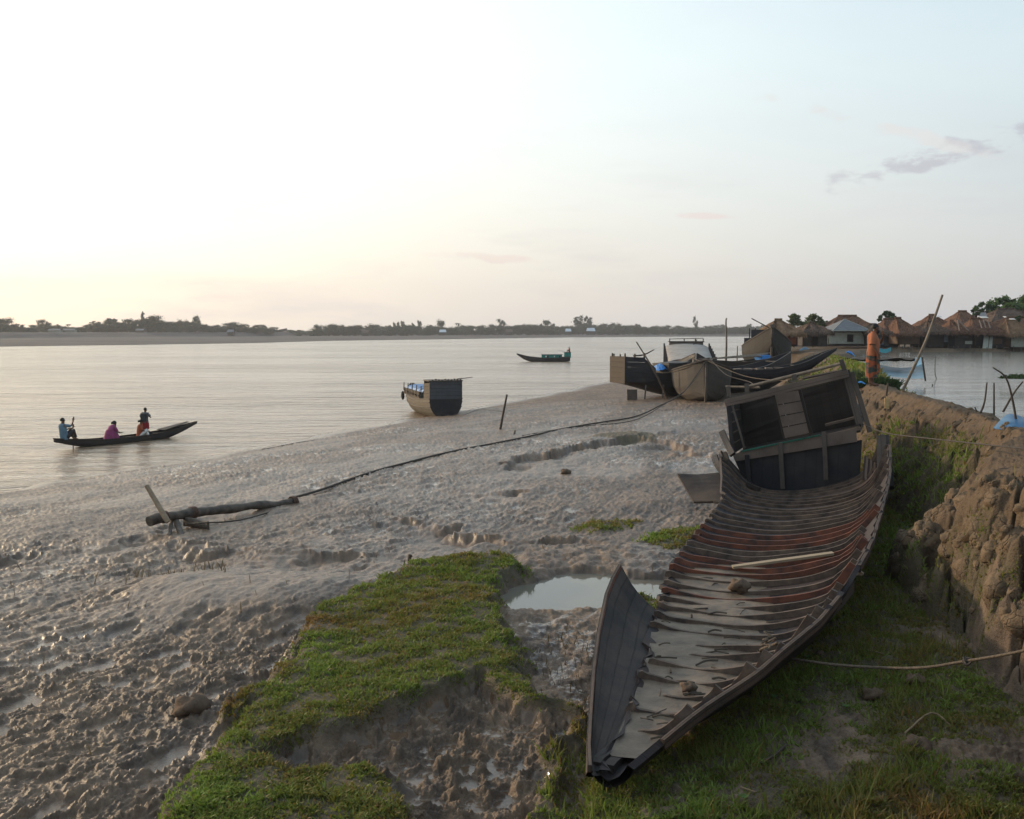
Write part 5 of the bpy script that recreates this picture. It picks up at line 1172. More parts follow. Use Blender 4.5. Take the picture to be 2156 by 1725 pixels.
def figure(loc, rz, pose, top, bottom, label, s=1., hairr=.1, long=False):
    o = empty('person', loc, label, 'person', 'people in the canoe', rz); o.scale = (s, s, s)
    if pose == 'stand':
        N = {'pelvis': (0, 0, .92, .12), 'chest': (0, 0, 1.25, .12)}; E = [('pelvis', 'chest'), ('chest', 'neck')]; hh = add_head(N, E, (0, 0, 1.43), (1, 0, 0))
        for k, y in (('l', .17), ('r', -.17)):
            N[k+'s'] = (0, y, 1.36, .05); N[k+'e'] = (.0, y*1.9, 1.12, .04); N[k+'w'] = (.18, y*1.2, 1.10, .028); E += [('chest', k+'s'), (k+'s', k+'e'), (k+'e', k+'w')]; hand(N, E, k, N[k+'w'][:3], (1, -y, 0), 1)
            N[k+'h'] = (0, y*.5, .84, .08); N[k+'k'] = (0, y*.55, .46, .055); N[k+'a'] = (0, y*.55, .07, .035); N[k+'t'] = (.12, y*.55, .03, .03); E += [('pelvis', k+'h'), (k+'h', k+'k'), (k+'k', k+'a'), (k+'a', k+'t')]
        skin_body('body', N, E, M['skin'], o); eyes(o, hh, (1, 0, 0))
        m_ = MB(); ell(m_, [(0, 0, .80), (0, 0, 1.0), (0, 0, 1.2), (0, 0, 1.36), (0, 0, 1.42)], [.16, .14, .145, .12, .06], [.2, .17, .19, .19, .07], 14, False, .02); m_.build('shirt', M[top], o, True)
        for y in (-1, 1): m_ = MB(); m_.tube([(0, .14*y, 1.37), (0, .30*y, 1.18)], [.075, .07], 8, False); m_.build('sleeve', M[top], o, True)
        m_ = MB(); ell(m_, [(0, 0, .45), (0, 0, .7), (0, 0, .9)], [.19, .17, .15], [.22, .21, .18], 18, False, .05); m_.build('skirt', M['redskirt'], o, True)
        for y in (-1, 1): m_ = MB(); m_.tube([(0, .09*y, .50), (0, .095*y, .10)], [.085, .07], 8, False); m_.build('trouser_leg', M[bottom], o, True)
        m_ = MB(); m_.box((-.19, 0, 1.12), (.16, .30, .42), None, .02); m_.build('backpack', M['bag'], o)
    else:
        lean = {'sit': .03, 'row': -.08, 'bend': .26}[pose]; N = {'pelvis': (0, 0, .14, .13), 'spine': (lean*.5, 0, .36, .12), 'chest': (lean, 0, .56, .125)}; E = [('pelvis', 'spine'), ('spine', 'chest'), ('chest', 'neck')]; fw_ = (1, 0, -.3 if pose != 'bend' else -.8)
        hh = add_head(N, E, (lean*1.3+.02, 0, .72 if pose != 'bend' else .66), fw_)
        for k, y in (('l', .17), ('r', -.17)):
            N[k+'s'] = (lean, y, .64, .05)
            if pose == 'row' and k == 'r': N[k+'e'] = (lean+.28, y-.03, .60, .04); N[k+'w'] = (lean+.42, y+.02, .84, .03)
            elif pose == 'row': N[k+'e'] = (lean+.24, y, .44, .04); N[k+'w'] = (lean+.50, y-.10, .50, .03)
            else: N[k+'e'] = (lean+.12, y*1.3, .40, .04); N[k+'w'] = (lean+.32, y*.8, .34, .028)
            E += [('chest', k+'s'), (k+'s', k+'e'), (k+'e', k+'w')]; hand(N, E, k, N[k+'w'][:3], (1, 0, .1) if pose != 'row' else (.1, 0, 1), 1)
            N[k+'h'] = (.04, y*.6, .12, .085); N[k+'k'] = (.36, y*.9, .40, .06); N[k+'a'] = (.42, y*.7, .05, .04); N[k+'t'] = (.54, y*.7, .03, .03); E += [('pelvis', k+'h'), (k+'h', k+'k'), (k+'k', k+'a'), (k+'a', k+'t')]
        skin_body('body', N, E, M['skin'], o); eyes(o, hh, fw_)
        m_ = MB(); ell(m_, [(0, 0, .04), (lean*.3, 0, .2), (lean*.6, 0, .4), (lean, 0, .6), (lean*1.1, 0, .68), (lean*1.2, 0, .72)], [.17, .17, .16, .15, .11, .06], [.2, .19, .19, .2, .16, .07], 16, False, .03); m_.build('shirt' if pose != 'bend' else 'sari', M[top], o, True)
        for y in (-1, 1):
            m_ = MB(); k = 'l' if y > 0 else 'r'; e_ = Vector(N[k+'e'][:3]); s0 = Vector(N[k+'s'][:3]); m_.tube([s0, s0.lerp(e_, .9)], [.075, .065], 8, False); m_.build('sleeve', M[top], o, True)
            m_ = MB(); m_.tube([N[k+'h'][:3], N[k+'k'][:3], Vector(N[k+'k'][:3]).lerp(Vector(N[k+'a'][:3]), .8)], [.11, .085, .075], 8, False); m_.build('trouser_leg', M[bottom], o, True)
        if pose == 'bend':
            m_ = MB(); ell(m_, [(.2, 0, .02), (.22, 0, .18), (.2, 0, .38), (.15, 0, .5)], [.36, .34, .26, .15], [.30, .29, .25, .2], 18, True, .05, 3); m_.build('skirt', M['magenta'], o, True)
    hairball(o, 'hair', hh, .102, (-.02, 0, .02))
    if long: m_ = MB(); c = Vector(hh)+Vector((-.12, 0, .03)); ell(m_, [c+Vector((0, 0, -.06)), c, c+Vector((0, 0, .05))], [.04, .055, .03], [.04, .055, .03], 10); m_.build('hair_bun', M['hair'], o, True)
    return o
def xfor(u): # distance along the canoe for an image column
    r = ray(u, 435); k = (cl.x*r[1]-cl.y*r[0])/(cdir.y*r[0]-cdir.x*r[1]); return k
figure(cpt(xfor(64.5), 0, .46), cz-R(10), 'row', 'paleblue', 'darkcloth', 'rower in a pale blue shirt sitting at the stern of the canoe, holding a pole')
figure(cpt(xfor(107), 0, .22), cz-R(5), 'bend', 'magenta', 'greycloth', 'woman in a magenta sari bending forward in the middle of the canoe', long=True)
figure(cpt(xfor(139), -.05, .22), cz-R(40), 'sit', 'redcloth', 'white', 'child in red sitting beside the standing child in the canoe', .88, long=True)
figure(cpt(xfor(146), .02, .24), cz+R(20), 'stand', 'greycloth', 'white', 'child standing in the canoe with a dark backpack and a red skirt', .80)
m_ = MB(); rp = cpt(xfor(71), -.12); m_.tube([rp+Vector((0, 0, -.3)), rp+Vector((.02, 0, 1.38))], .022, 6); tag(m_.build('punt_pole', M['bamboo']), 'upright pole held by the rower of the canoe', 'pole')

# driver on the teal boat
def speck(u, v, dd, h, top, label):
    p = atd(u, v, dd); o = figure(p, R(180), 'sit', top, 'darkcloth', label, h); o['group'] = 'people on the boats'; return o
p = on(544, 361.6, 0); speck(569.5, 352.2, p[1]-.1, .9, 'redcloth', 'figure sitting on the stern box of the teal motor boat')
# ================================================================ MOORED BOATS ON THE MUD
def place(u, v, z): p = on(u, v, z); return p
# --- bluff-bowed boat facing us (Y)
bw = on(706, 405.5, 1.0); yz = zt(bw[0], bw[1]); ydir = R(83)
yb = empty('cargo_boat', (bw[0]+math.cos(ydir)*.3, bw[1]+math.sin(ydir)*.3, yz-.12), 'big empty grey boat, its rounded bow facing the camera with ropes on its stem', 'boat', 'wooden cargo boats', ydir)
# built from bow (x=0) backwards so the station 0 is the bow
make_hull(yb, 13.0, [(0, .12), (.03, .75), (.08, 1.25), (.18, 1.62), (.40, 1.70), (.75, 1.15), (1, .12)], [(0, .45), (.04, .1), (.12, 0), (.8, .05), (1, .8)], [(0, 2.35), (.05, 2.12), (.14, 1.85), (.4, 1.6), (.75, 1.6), (1, 2.1)], 'wood_mudhull', 'wood_grey', ribs=7, rimw=.10, th=.08)
m_ = MB(); m_.tube(smoothpts([(.30, 0, .0), (-.02, 0, .7), (-.10, 0, 1.6), (-.04, 0, 2.45)], 4), .075, 6); m_.build('stem_post', M['wood_grey'], yb)
m_ = MB(); m_.tube(smoothpts([(-.05, -.35, 2.22), (-.14, 0, 2.42), (.1, .45, 2.28), (.2, .8, 2.2)], 4), .05, 7); m_.tube(smoothpts([(.2, -.2, 2.5), (0, .5, 2.4), (.3, .3, 2.2), (0, -.3, 2.3)], 4), .035, 6); m_.build('mooring_coil', M['wood_pale'], yb)
ybow = Vector(yb.location)+Vector((0, 0, 2.38))
# --- dark boat with a stern box (X) lying across, on props
p = on(690, 392, .9); xz = zt(p[0]-3, p[1]); xs = atd(621, 380, 60.5)
xb = empty('cargo_boat', (xs[0]-.2, 60.5, xz-.05), 'black tarred boat lying across the mud, square brown box at its raised stern', 'boat', 'wooden cargo boats', R(22))
make_hull(xb, 12.5, [(0, .75), (.1, 1.2), (.35, 1.65), (.7, 1.4), (.9, .6), (1, .06)], [(0, 1.05), (.08, .85), (.18, .42), (.32, .1), (.8, .05), (1, 1.2)], [(0, 1.75), (.12, 1.65), (.4, 1.55), (.8, 1.9), (1, 2.8)], 'wood_blackhull', 'wood_dark', ribs=4, transom='wood_ochre', rimw=.09, sec=ROUND)
m_ = MB()
for i in range(5): m_.slab([(-.04, -.95, 1.05+.32*i), (-.04, .95, 1.05+.32*i), (-.04, .95, 1.36+.32*i), (-.04, -.95, 1.36+.32*i)], .04, (-1, 0, 0))
m_.build('stern_wall', M['wood_ochre'], xb)
for sg in (-1, 1):
    m_ = MB()
    for i in range(5): m_.slab([(0, sg*.95, 1.15+.30*i), (1.25, sg*1.1, 1.10+.30*i), (1.25, sg*1.1, 1.39+.30*i), (0, sg*.95, 1.44+.30*i)], .04, (0, sg, 0))
    m_.build('stern_box_side', M['wood_blackplank'], xb)
m_ = MB(); m_.slab([(1.6, -1.25, 1.60), (1.6, 1.25, 1.60), (1.6, 1.25, 2.0), (1.6, -1.25, 2.0)], .05, (-1, 0, 0)); m_.slab([(1.25, -1.1, 1.1), (1.9, -1.22, 1.2), (1.9, -1.22, 1.95), (1.25, -1.1, 2.5)], .05, (0, -1, 0)); m_.build('stern_bulkhead', M['wood_blackplank'], xb)
m_ = MB()
for x, y, h in ((0, -.9, .22), (.0, -.3, .16), (0, .5, .18), (.6, -1.0, .2), (1.2, -1.05, .24), (.1, .9, .2)): m_.beam((x, y, 2.55), (x, y, 2.62+h), .07, .07)
m_.build('stern_stakes', M['wood_brown'], xb)
m_ = MB(); m_.tube(smoothpts([(.7, -.6, 2.68), (1.3, -.8, 2.74), (1.9, -1.0, 3.05)], 3), [.05, .05, .05, .045, .04, .035, .03], 6); m_.build('tiller', M['wood_brown'], xb)
m_ = MB(); rows = [[(2.4+.9*a/8, -.7+1.2*k_/6, 1.75+.45*math.sin(math.pi*a/8)*math.sin(math.pi*(k_+.6)/7.2)+.05*math.sin(a*2+k_)) for k_ in range(7)] for a in range(9)]; m_.grid(rows); m_.build('blue_tarpaulin', M['blue'], xb)
m_ = MB(); m_.box((3.6, 0, 1.9), (1.3, 1.8, .6), rot(0, 0, .05), .05); m_.slab([(2.9, -1.0, 2.15), (4.4, -1.0, 2.30), (4.4, 1.0, 2.30), (2.9, 1.0, 2.15)], .05, (0, 0, 1)); m_.build('deck_box', M['wood_dark'], xb)
for x in (1.0, 2.2): m_ = MB(); m_.beam((x, -1.5, .0), (x+.25, -1.2, .95), .08, .08); m_.build('prop', M['wood_grey'], xb)
m_ = MB(); m_.slab([(.1, -1.05, -.02), (.75, -1.08, -.02), (.75, -1.05, .70), (.1, -1.02, .72)], .05, (0, -1, 0)); m_.build('rudder_board', M['wood_pale'], xb)
# --- boat with a pale canvas roof, going away (W)
wp = atd(697, 371, 80); wb = empty('cargo_boat', (wp[0]+.2, wp[1], .2), 'wooden boat with a pale arched canvas roof and a brown stern cabin', 'boat', 'wooden cargo boats', R(-97))
# stern is farthest away
wb.location = (wp[0]+1.3+.15, wp[1]+14, .15)
make_hull(wb, 17.0, [(0, 1.5), (.2, 1.9), (.6, 2.0), (.85, 1.2), (1, .08)], [(0, .4), (.1, .1), (.8, 0), (1, 1.4)], [(0, 2.1), (.3, 1.9), (.7, 1.9), (1, 3.1)], 'wood_blackhull', 'wood_grey', rubs=(.85,))
rows = []
for i in range(9):
    x = 1.9+9.2*i/8; rows.append([(x, -1.95*math.cos(math.pi*j/12)*(1-.06*(i/8)), 3.25-1.1*i/8+(.42+.03*math.sin(i*2))*math.sin(math.pi*j/12)**.8) for j in range(13)])
m_ = MB(); m_.grid(rows); m_.build('canvas_roof', M['canvas'], wb, True)
m_ = MB(); m_.poly([Vector(p)+Vector((-.0, 0, 0)) for p in rows[-1]]+[(11.1, 1.85, 1.7), (11.1, -1.85, 1.7)]); m_.build('roof_end_wall', M['wood_pale'], wb)
m_ = MB(); m_.box((11.16, .1, 2.15), (.05, .9, .5)); m_.build('doorway', M['dark'], wb)
for sg in (-1, 1):
    m_ = MB(); m_.slab([(1.9, sg*1.93, 1.7), (11.1, sg*1.82, 1.7), (11.1, sg*1.82, 2.2), (1.9, sg*1.93, 3.3)], .05, (0, sg, 0)); m_.build('roof_side', M['wood_grey'], wb)
    for i in range(6): m_ = MB(); x = 2.4+i*1.65; m_.beam((x, sg*2.0, 1.8), (x, sg*2.0, 3.75-.12*(x-1.9)), .14, .12); m_.build('stanchion', M['wood_dark'], wb)
m_ = MB(); m_.box((.95, 0, 2.9), (1.7, 3.0, 1.8)); m_.build('stern_cabin', M['wood_brown'], wb)
m_ = MB()
for i in range(3): m_.slab([(1.84, -1.52, 2.3+.5*i), (1.84, 1.52, 2.3+.5*i), (1.84, 1.52, 2.76+.5*i), (1.84, -1.52, 2.76+.5*i)], .04, (1, 0, 0))
m_.build('cabin_planks', M['wood_greybrown'], wb)
m_ = MB(); m_.box((.95, 0, 3.84), (1.9, 3.2, .08))
for y in (-1.5, -.2, .8, 1.5): m_.beam((1.8, y, 3.8), (1.8, y, 4.12), .09, .09)
m_.beam((1.8, -1.5, 4.08), (1.8, 1.5, 4.15), .06, .06); m_.build('cabin_roof', M['wood_grey'], wb)
m_ = MB(); m_.tube([(1.9, .9, 4.0), (3.4, .1, 2.9)], .06, 6); m_.build('tiller', M['wood_brown'], wb)
# --- high-bowed boat on the bank (V)
vp = atd(770, 369, 74); vb = empty('cargo_boat', (vp[0]+.1, vp[1], vp[2]-.1), 'brown boat with a high pointed bow drawn up against the embankment', 'boat', 'wooden cargo boats', R(80))
make_hull(vb, 13.0, [(0, .06), (.06, .62), (.14, 1.2), (.26, 1.75), (.5, 1.9), (.8, 1.4), (1, .5)], [(0, 1.9), (.04, .9), (.09, .25), (.18, 0), (.9, 0), (1, .6)], [(0, 3.15), (.08, 2.65), (.2, 2.1), (.4, 1.7), (.8, 1.7), (1, 2.1)], 'wood_brownhull', 'wood_grey', rimw=.09)
m_ = MB(); m_.tube(smoothpts([(.95, 0, .05), (.48, 0, .8), (.12, 0, 2.1), (-.02, 0, 3.3)], 4), .085, 6); m_.box((-.0, 0, 3.22), (.3, .26, .26), None, .03); m_.build('stem_post', M['wood_grey'], vb)
# --- dark stern behind it
p = atd(753, 353, 88); sb_ = empty('cargo_boat', (p[0]+.6, p[1], p[2]-.9), 'dark boat with stacked plank stern boxes half hidden behind the high-bowed boat', 'boat', 'wooden cargo boats', R(70))
make_hull(sb_, 10, [(0, 1.4), (.3, 1.6), (.8, 1.2), (1, .1)], [(0, .5), (.2, 0), (.8, 0), (1, 1)], [(0, 1.5), (.5, 1.4), (1, 2.2)], 'wood_blackhull', 'wood_dark')
m_ = MB(); m_.box((.8, 0, 1.75), (1.9, 2.7, .9)); m_.box((1.5, -.25, 2.55), (1.6, 2.2, .75)); m_.build('stern_box', M['wood_blackplank'], sb_)
m_ = MB()
for y in (-1.2, -.4, .5, 1.0): m_.beam((.75, y, 2.2), (.75, y, 3.05), .08, .08)
m_.tube([(.9, -.9, 2.95), (1.2, .9, 3.9)], .05, 6); m_.build('stern_rail', M['wood_brown'], sb_)
# --- long black upswept canoe on the bank
a = atd(722, 376, 60); bq = atd(838.5, 348.5, 60); cb = empty('canoe', (a[0], a[1], a[2]-.35), 'long black canoe with an upswept bow beached in front of the brown boat', 'canoe', None, R(3))
Lb = bq[0]-a[0]; rise = bq[2]-a[2]+.35
make_hull(cb, Lb, [(0, .35), (.2, .7), (.55, .72), (.8, .45), (1, .04)], [(0, .15), (.15, .0), (.45, .02), (.7, .38), (.9, rise-.62), (1, rise-.12)], [(0, .75), (.2, .68), (.45, .75), (.7, 1.12), (.9, rise-.20), (1, rise)], 'wood_blackhull2', 'wood_dark', ribs=4, rimw=.08)
m_ = MB()
for i in range(6): m_.box((.9+i*.62, -.1, .74+.02*i), (.4, .5, .08), rot(0, -.05, i), .02)
m_.build('deck_planks', M['wood_pale'], cb)
# --- low open boat with poles between the roofed boat and the high bow
p = atd(724, 372, 68); lb = empty('rowing_boat', (p[0]-1.0, p[1], p[2]-.1), 'low open boat loaded with poles and boards between the moored boats', 'boat', None, R(12))
make_hull(lb, 5.4, [(0, .3), (.3, .75), (.7, .7), (1, .08)], [(0, .3), (.2, 0), (.75, 0), (1, .5)], [(0, .9), (.4, .75), (1, 1.15)], 'wood_brown', 'wood_grey', ribs=3)
m_ = MB()
for i in range(5): m_.tube([(-.3+i*.2, -.4+i*.2, 1.0), (3.6+.25*i, -.3+.18*i, 1.15+.05*i)], .045, 5)
m_.build('poles', M['bamboo'], lb)
m_ = MB(); m_.box((3.9, .1, 1.05), (.8, .7, .35), rot(0, 0, .3), .05); m_.build('blue_crate', M['blue'], lb)

# ================================================================ MOORING ROPES
rope('rope', [on(297, 498, 1.05), on(361, 477, 1.0), on(430, 458, .95), on(500, 444.5, .95), on(570, 428.5, 1.02), on(632, 417.5, 1.12), on(661, 405, 1.35), atd(684, 392, 52.5), ybow], .032, 'long thick rope running over the mud from the log anchor to the grey boat', 'rope_dark')
rope('rope', [on(522, 436.5, .93), on(575, 427.5, 1.05), on(632, 421, 1.12), on(664, 404.5, 1.4), atd(688, 388, 52), ybow+Vector((.1, 0, -.05))], .018, 'thinner rope from a peg in the mud up to the bow of the grey boat', 'rope_dark')
rope('rope', [ybow, atd(745, 376.5, 50), atd(790, 381.5, 40), z1(1250, 620, 15.1)], .018, 'pale rope stretched from the grey boat to the wreck cabin', 'rope')
rope('rope', [ybow+Vector((.2, 0, .1)), atd(725, 374, 50), atd(748, 382, 45), z1(1050, 668, 15.4)], .016, 'rope hanging from the bow of the grey boat towards the wreck corner post', 'rope_dark')
rope('rope', [ybow+Vector((0, 0, .05)), atd(680, 370, 56), atd(662, 373, 60)], .02, 'pale rope tying the grey boat to the black boat', 'rope')
rope('rope', [on(451, 411, 1.0)+np.array([.6, 0, -.2]), atd(480, 410, 52), atd(504, 411.5, 45)], .012, 'slack line from the square-sterned boat to the leaning mud stake', 'rope_dark')
rope('rope', [on(262, 451, .1), on(290, 446, .1), on(318, 441, .1)], .012, 'short dark line lying at the water edge below the square-sterned boat', 'rope_dark')
rope('rope', [atd(790, 340, 60), atd(796, 341, 60)], .01, 'x') if False else None

# ================================================================ STAKES AND POLES
def pole(name, pts, r, label, mat='bamboo', group=None, cat='pole'):
    m_ = MB(); q = smoothpts(pts, 4); n = len(q); r0, r1 = r if isinstance(r, tuple) else (r, r*.7); m_.tube(q, [r0+(r1-r0)*i/(n-1) for i in range(n)], 7); return tag(m_.build(name, M[mat], None, True), label, cat, group)
d_ = on(500, 430, .85)[1]
pole('stake', [atd(500, 431, d_), atd(503.5, 412, d_), atd(507, 394.5, d_)], .055, 'thin leaning stake standing in the mud right of the square-sterned boat', 'bark', None, 'stake')
pole('peg', [on(513, 437.5, .85), on(515, 433.3, .92)+np.array([0, 0, .1])], .05, 'short dark peg in the mud below the leaning stake', 'bark', None, 'stake')
d_ = on(410, 565, 1.4)[1]; pole('stake', [atd(410, 565, d_), atd(409.5, 559, d_), atd(410, 554.5, d_)], .035, 'short stub stake in the mud above the grassy shelf', 'bark', None, 'stake')
m_ = MB(); m_.tube([atd(409.8, 557, d_), atd(412, 555.5, d_)], .02, 5); tag(m_.build('twig', M['bark']), 'twig crossing the short stub stake', 'twig')
pole('pole', [atd(726, 362, 95), atd(726.5, 340, 95), atd(726, 322, 95), atd(726.7, 318, 95)], (.11, .06), 'tall thin pole standing in the water between the roofed boat and the high bow', 'bamboo')
pole('pole', [atd(737, 362, 80), atd(737.5, 346, 80)], .05, 'short thin pole left of the high pointed bow', 'bamboo')
pole('pole', [on(667.5, 398.5, 1.15), atd(655, 372, 57), atd(636.5, 342, 58)], (.065, .035), 'long bare pole leaning across the black boat', 'bark')
pole('pole', [atd(902.5, 391, 32.5), atd(922, 350, 32.5), atd(933, 322, 32.5), atd(942.5, 294.8, 32.5)], (.050, .036), 'long leaning bamboo pole at the edge of the pond beside the man', 'bamboo')
sd0 = 24.0
pole('stake', [atd(884.5, 410.5, sd0), atd(886, 398, sd0), atd(888, 383, sd0)], .030, 'short stake stuck in the bank below the man with paper tied to it', 'bark', None, 'stake')
m_ = MB(); m_.slab([atd(884.3, 398, sd0-.05), atd(889.6, 398.5, sd0-.05), atd(889, 409, sd0-.05), atd(884.6, 408.5, sd0-.05)], .02); m_.slab([atd(886, 396.5, sd0-.02), atd(887.8, 396.5, sd0-.02), atd(887.8, 399, sd0-.02), atd(886, 399, sd0-.02)], .02)
tag(m_.build('paper', M['paper']), 'yellowed paper card tied to the stake in the bank', 'paper')
pole('stick', [atd(980, 414.5, 19.6), atd(984.5, 402, 19.6), atd(987, 382.5, 19.6)], (.022, .014), 'crooked stick on the pond side of the bank, left of the straight stick', 'bark', None, 'stick')
pole('stick', [atd(994, 416, 19.5), atd(994, 383, 19.5)], (.020, .014), 'straight thin stick standing on the pond side of the bank', 'bark', None, 'stick')
pole('stick', [atd(977.5, 413.5, 19.6), atd(974.8, 407, 19.6)], (.016, .012), 'tiny stick stub on the bank left of the crooked stick', 'bark', None, 'stick')
pole('stick', [atd(1018, 433, 17), atd(1013, 402, 17), atd(1006, 378, 17), atd(993, 367.5, 17)], (.022, .012), 'long forked crooked branch at the right edge above the blue net', 'bark', None, 'stick')
pole('stick', [atd(1003, 412, 17.6), atd(1014, 393, 17.6), atd(1023, 381.5, 17.6)], (.020, .012), 'stick slanting up to the right across the crooked branch', 'bark', None, 'stick')
pole('stick', [atd(936.5, 379, 50), atd(935, 372, 50), atd(935.5, 356, 50)], (.022, .015), 'thin stick standing in the pond right of the pale blue net', 'bark', None, 'stick')
pole('stick', [atd(932.5, 386.5, 44), atd(932.3, 384, 44)], (.03, .02), 'stub of a stick just above the pond water', 'bark', None, 'stick')
pole('stick', [atd(1006, 357.8, 95), atd(1006, 354, 95)], (.04, .03), 'distant stick in the pond before the right-hand huts', 'bark', None, 'stick')
# ---- eroded clods on the bank faces: nobody could count them
def lumps(name, N, region, rmin, rmax, label, seed, mat='clodbank'):
    g = np.random.default_rng(seed); xs = g.uniform(region[0], region[1], N*6); ys = g.uniform(region[2], region[3], N*6)
    fo = sd_poly(xs, ys, FOOT); tp = sd_poly(xs, ys, TOPP); t = fo/(fo+np.maximum(-tp, 0)+1e-6); k_ = (fo > .02) & (tp < .05) & (sd_poly(xs, ys, PONDP) < 0) & (g.random(N*6) < region[4](t)); xs, ys = xs[k_][:N], ys[k_][:N]
    zs = terrain(xs, ys)[0]; e = .05; gx = (terrain(xs+e, ys)[0]-terrain(xs-e, ys)[0])/(2*e); gy = (terrain(xs, ys+e)[0]-terrain(xs, ys-e)[0])/(2*e)
    nn = np.stack([-gx, -gy, np.ones_like(gx)], 1); nn /= np.linalg.norm(nn, axis=1)[:, None]
    nu, nv = 18, 11; th = np.linspace(.02, np.pi-.02, nv); ph = np.linspace(0, 2*np.pi, nu, endpoint=False); T, PH = np.meshgrid(th, ph, indexing='ij'); U = np.stack([np.sin(T)*np.cos(PH), np.sin(T)*np.sin(PH), np.cos(T)], -1).reshape(-1, 3)
    V = []; Fc = []
    for i in range(len(xs)):
        r = rmin+(rmax-rmin)*g.random()**2.2; sc = np.array([g.uniform(.8, 1.3), g.uniform(.7, 1.1), g.uniform(.8, 1.25)])*r
        d = 1+.20*fbm(U[:, 0]*1.3+i*3.1, U[:, 1]*1.3+U[:, 2]*1.7, 401, 3)*2+.16*np.round(fbm(U[:, 0]*1.6+i, U[:, 2]*1.6+U[:, 1], 403, 2)*4)/1.5; a = g.uniform(0, 6.28); Q = U*d[:, None]*sc
        Q = np.stack([Q[:, 0]*np.cos(a)-Q[:, 1]*np.sin(a), Q[:, 0]*np.sin(a)+Q[:, 1]*np.cos(a), Q[:, 2]], 1); c = np.array([xs[i], ys[i], zs[i]])-nn[i]*r*.68; b = len(V)*nu*nv; V.append(Q+c)
        for p in range(nv-1):
            for q in range(nu): Fc.append([b+p*nu+q, b+(p+1)*nu+q, b+(p+1)*nu+(q+1) % nu, b+p*nu+(q+1) % nu])
    me = bpy.data.meshes.new(name); me.from_pydata(np.concatenate(V).tolist(), [], Fc); me.polygons.foreach_set('use_smooth', [True]*len(Fc)); me.materials.append(M[mat]); o = bpy.data.objects.new(name, me); COL.objects.link(o); return tag(o, label, 'mud clods', kind='stuff')
lumps('bank_clods', 170, (3.6, 7.2, 6.5, 14.8, lambda t: np.where((t > .03) & (t < .75), 1, .12)), .05, .25, 'rounded cracked clods of eroded earth on the face of the near bank', 5)
lumps('crest_clods', 260, (6.8, 10.6, 14.5, 30, lambda t: np.where(t > .55, .9, .12)), .03, .13, 'small crumbly clods along the crest of the embankment', 6)
# ---- log anchor
zl_ = zt(*on(150, 525, 1.0)[:2]); 
la = on(150, 521, zl_+.32); lb_ = on(296, 505, zl_+.05)
lt = empty('log_anchor', la, 'heavy grey log with cross pieces lashed on, used as a mooring anchor in the mud', 'mooring log')
def LB(mb, name, mat): o = mb.build(name, M[mat], lt, True); o.matrix_parent_inverse = Matrix.Translation(-Vector(la)); return o
g0 = Vector(atd(149, 521, la[1])); g1 = Vector(atd(297, 501.5, lb_[1])); mid = [g0, g0.lerp(g1, .25)+Vector((0, 0, .05)), g0.lerp(g1, .55)+Vector((0, 0, .035)), g0.lerp(g1, .85)+Vector((0, 0, .0)), g1]
m_ = MB(); q = smoothpts(mid, 6); q = [p+Vector((0, random.uniform(-.012, .012), random.uniform(-.016, .016))) for p in q]; m_.tube(q, [.100-.018*i/len(q)+.010*math.sin(i*1.3)+random.uniform(-.005, .005) for i in range(len(q))], 12); LB(m_, 'log', 'log')
for f, n_ in ((.10, 3), (.27, 4), (.93, 4), (.97, 2)):
    m_ = MB(); i = int(f*(len(q)-1)); c = q[i]; dr = (q[min(i+1, len(q)-1)]-q[i-1]).normalized(); x = dr.cross(Vector((0, 0, 1))).normalized(); y = x.cross(dr)
    for k_ in range(n_): cc = c+dr*.035*k_; m_.tube([cc+(x*math.cos(a)+y*math.sin(a))*.110 for a in np.linspace(0, 6.283, 13)], .016, 5, False)
    LB(m_, 'lashing', 'rope_brown')
c0 = g0.lerp(g1, .17)
m_ = MB(); m_.tube([Vector(atd(168, 522, la[1]-.02)), Vector(atd(146.5, 485.5, la[1]+.14))], [.055, .045], 8); LB(m_, 'upright_pole', 'wood_tan')
m_ = MB(); m_.beam(c0+Vector((-.02, -.05, -.05)), Vector(atd(184, 541, la[1]-.5)), .10, .07); LB(m_, 'leg', 'log')
m_ = MB(); m_.beam(c0+Vector((-.12, .0, -.05)), Vector(atd(169, 540, la[1]-.45)), .06, .06); LB(m_, 'leg', 'log')
m_ = MB(); m_.beam(c0+Vector((.1, .1, -.1)), Vector(atd(208, 526, la[1]+.15)), .05, .18, n=3, jit=.01); LB(m_, 'cross_board', 'log')
m_ = MB(); m_.tube(smoothpts([c0+Vector((.2, -.1, -.12)), Vector(atd(200, 523, la[1]-.1)), Vector(atd(240, 520, la[1]+.2)), Vector(atd(283, 508, lb_[1]))], 5), .015, 5); LB(m_, 'lashing_rope', 'rope_dark')

# ================================================================ NETS, CLOTHS, WEED, DEBRIS
def net(name, rows, mat, label, poles=(), cat='fishing net'):
    t = empty(name, rows[0][0], label, cat); m_ = MB(); m_.grid(rows); o = m_.build('mesh', M[mat], t, True); o.matrix_parent_inverse = Matrix.Translation(-Vector(rows[0][0]))
    for a, b, r in poles: m_ = MB(); m_.tube([a, b], r, 6); o = m_.build('net_pole', M['bark'], t, True); o.matrix_parent_inverse = Matrix.Translation(-Vector(rows[0][0]))
    return t
dn_ = 44
rows = []
for i in range(11):
    f = i/10; u = 879+f*45; rows.append([Vector(atd(u, 364.5+3.2*math.sin(math.pi*f)*(1-j/4)-2.5*max(0, f-.8)*5*.4+(375.5+4*f-364.5)*j/4, dn_+1.5*math.sin(math.pi*j/4))) for j in range(5)])
net('lift_net', rows, 'net', 'pale blue fine-mesh net hung over the pond beside the man', [(atd(925.5, 381, dn_), atd(922, 357, dn_), .04)])
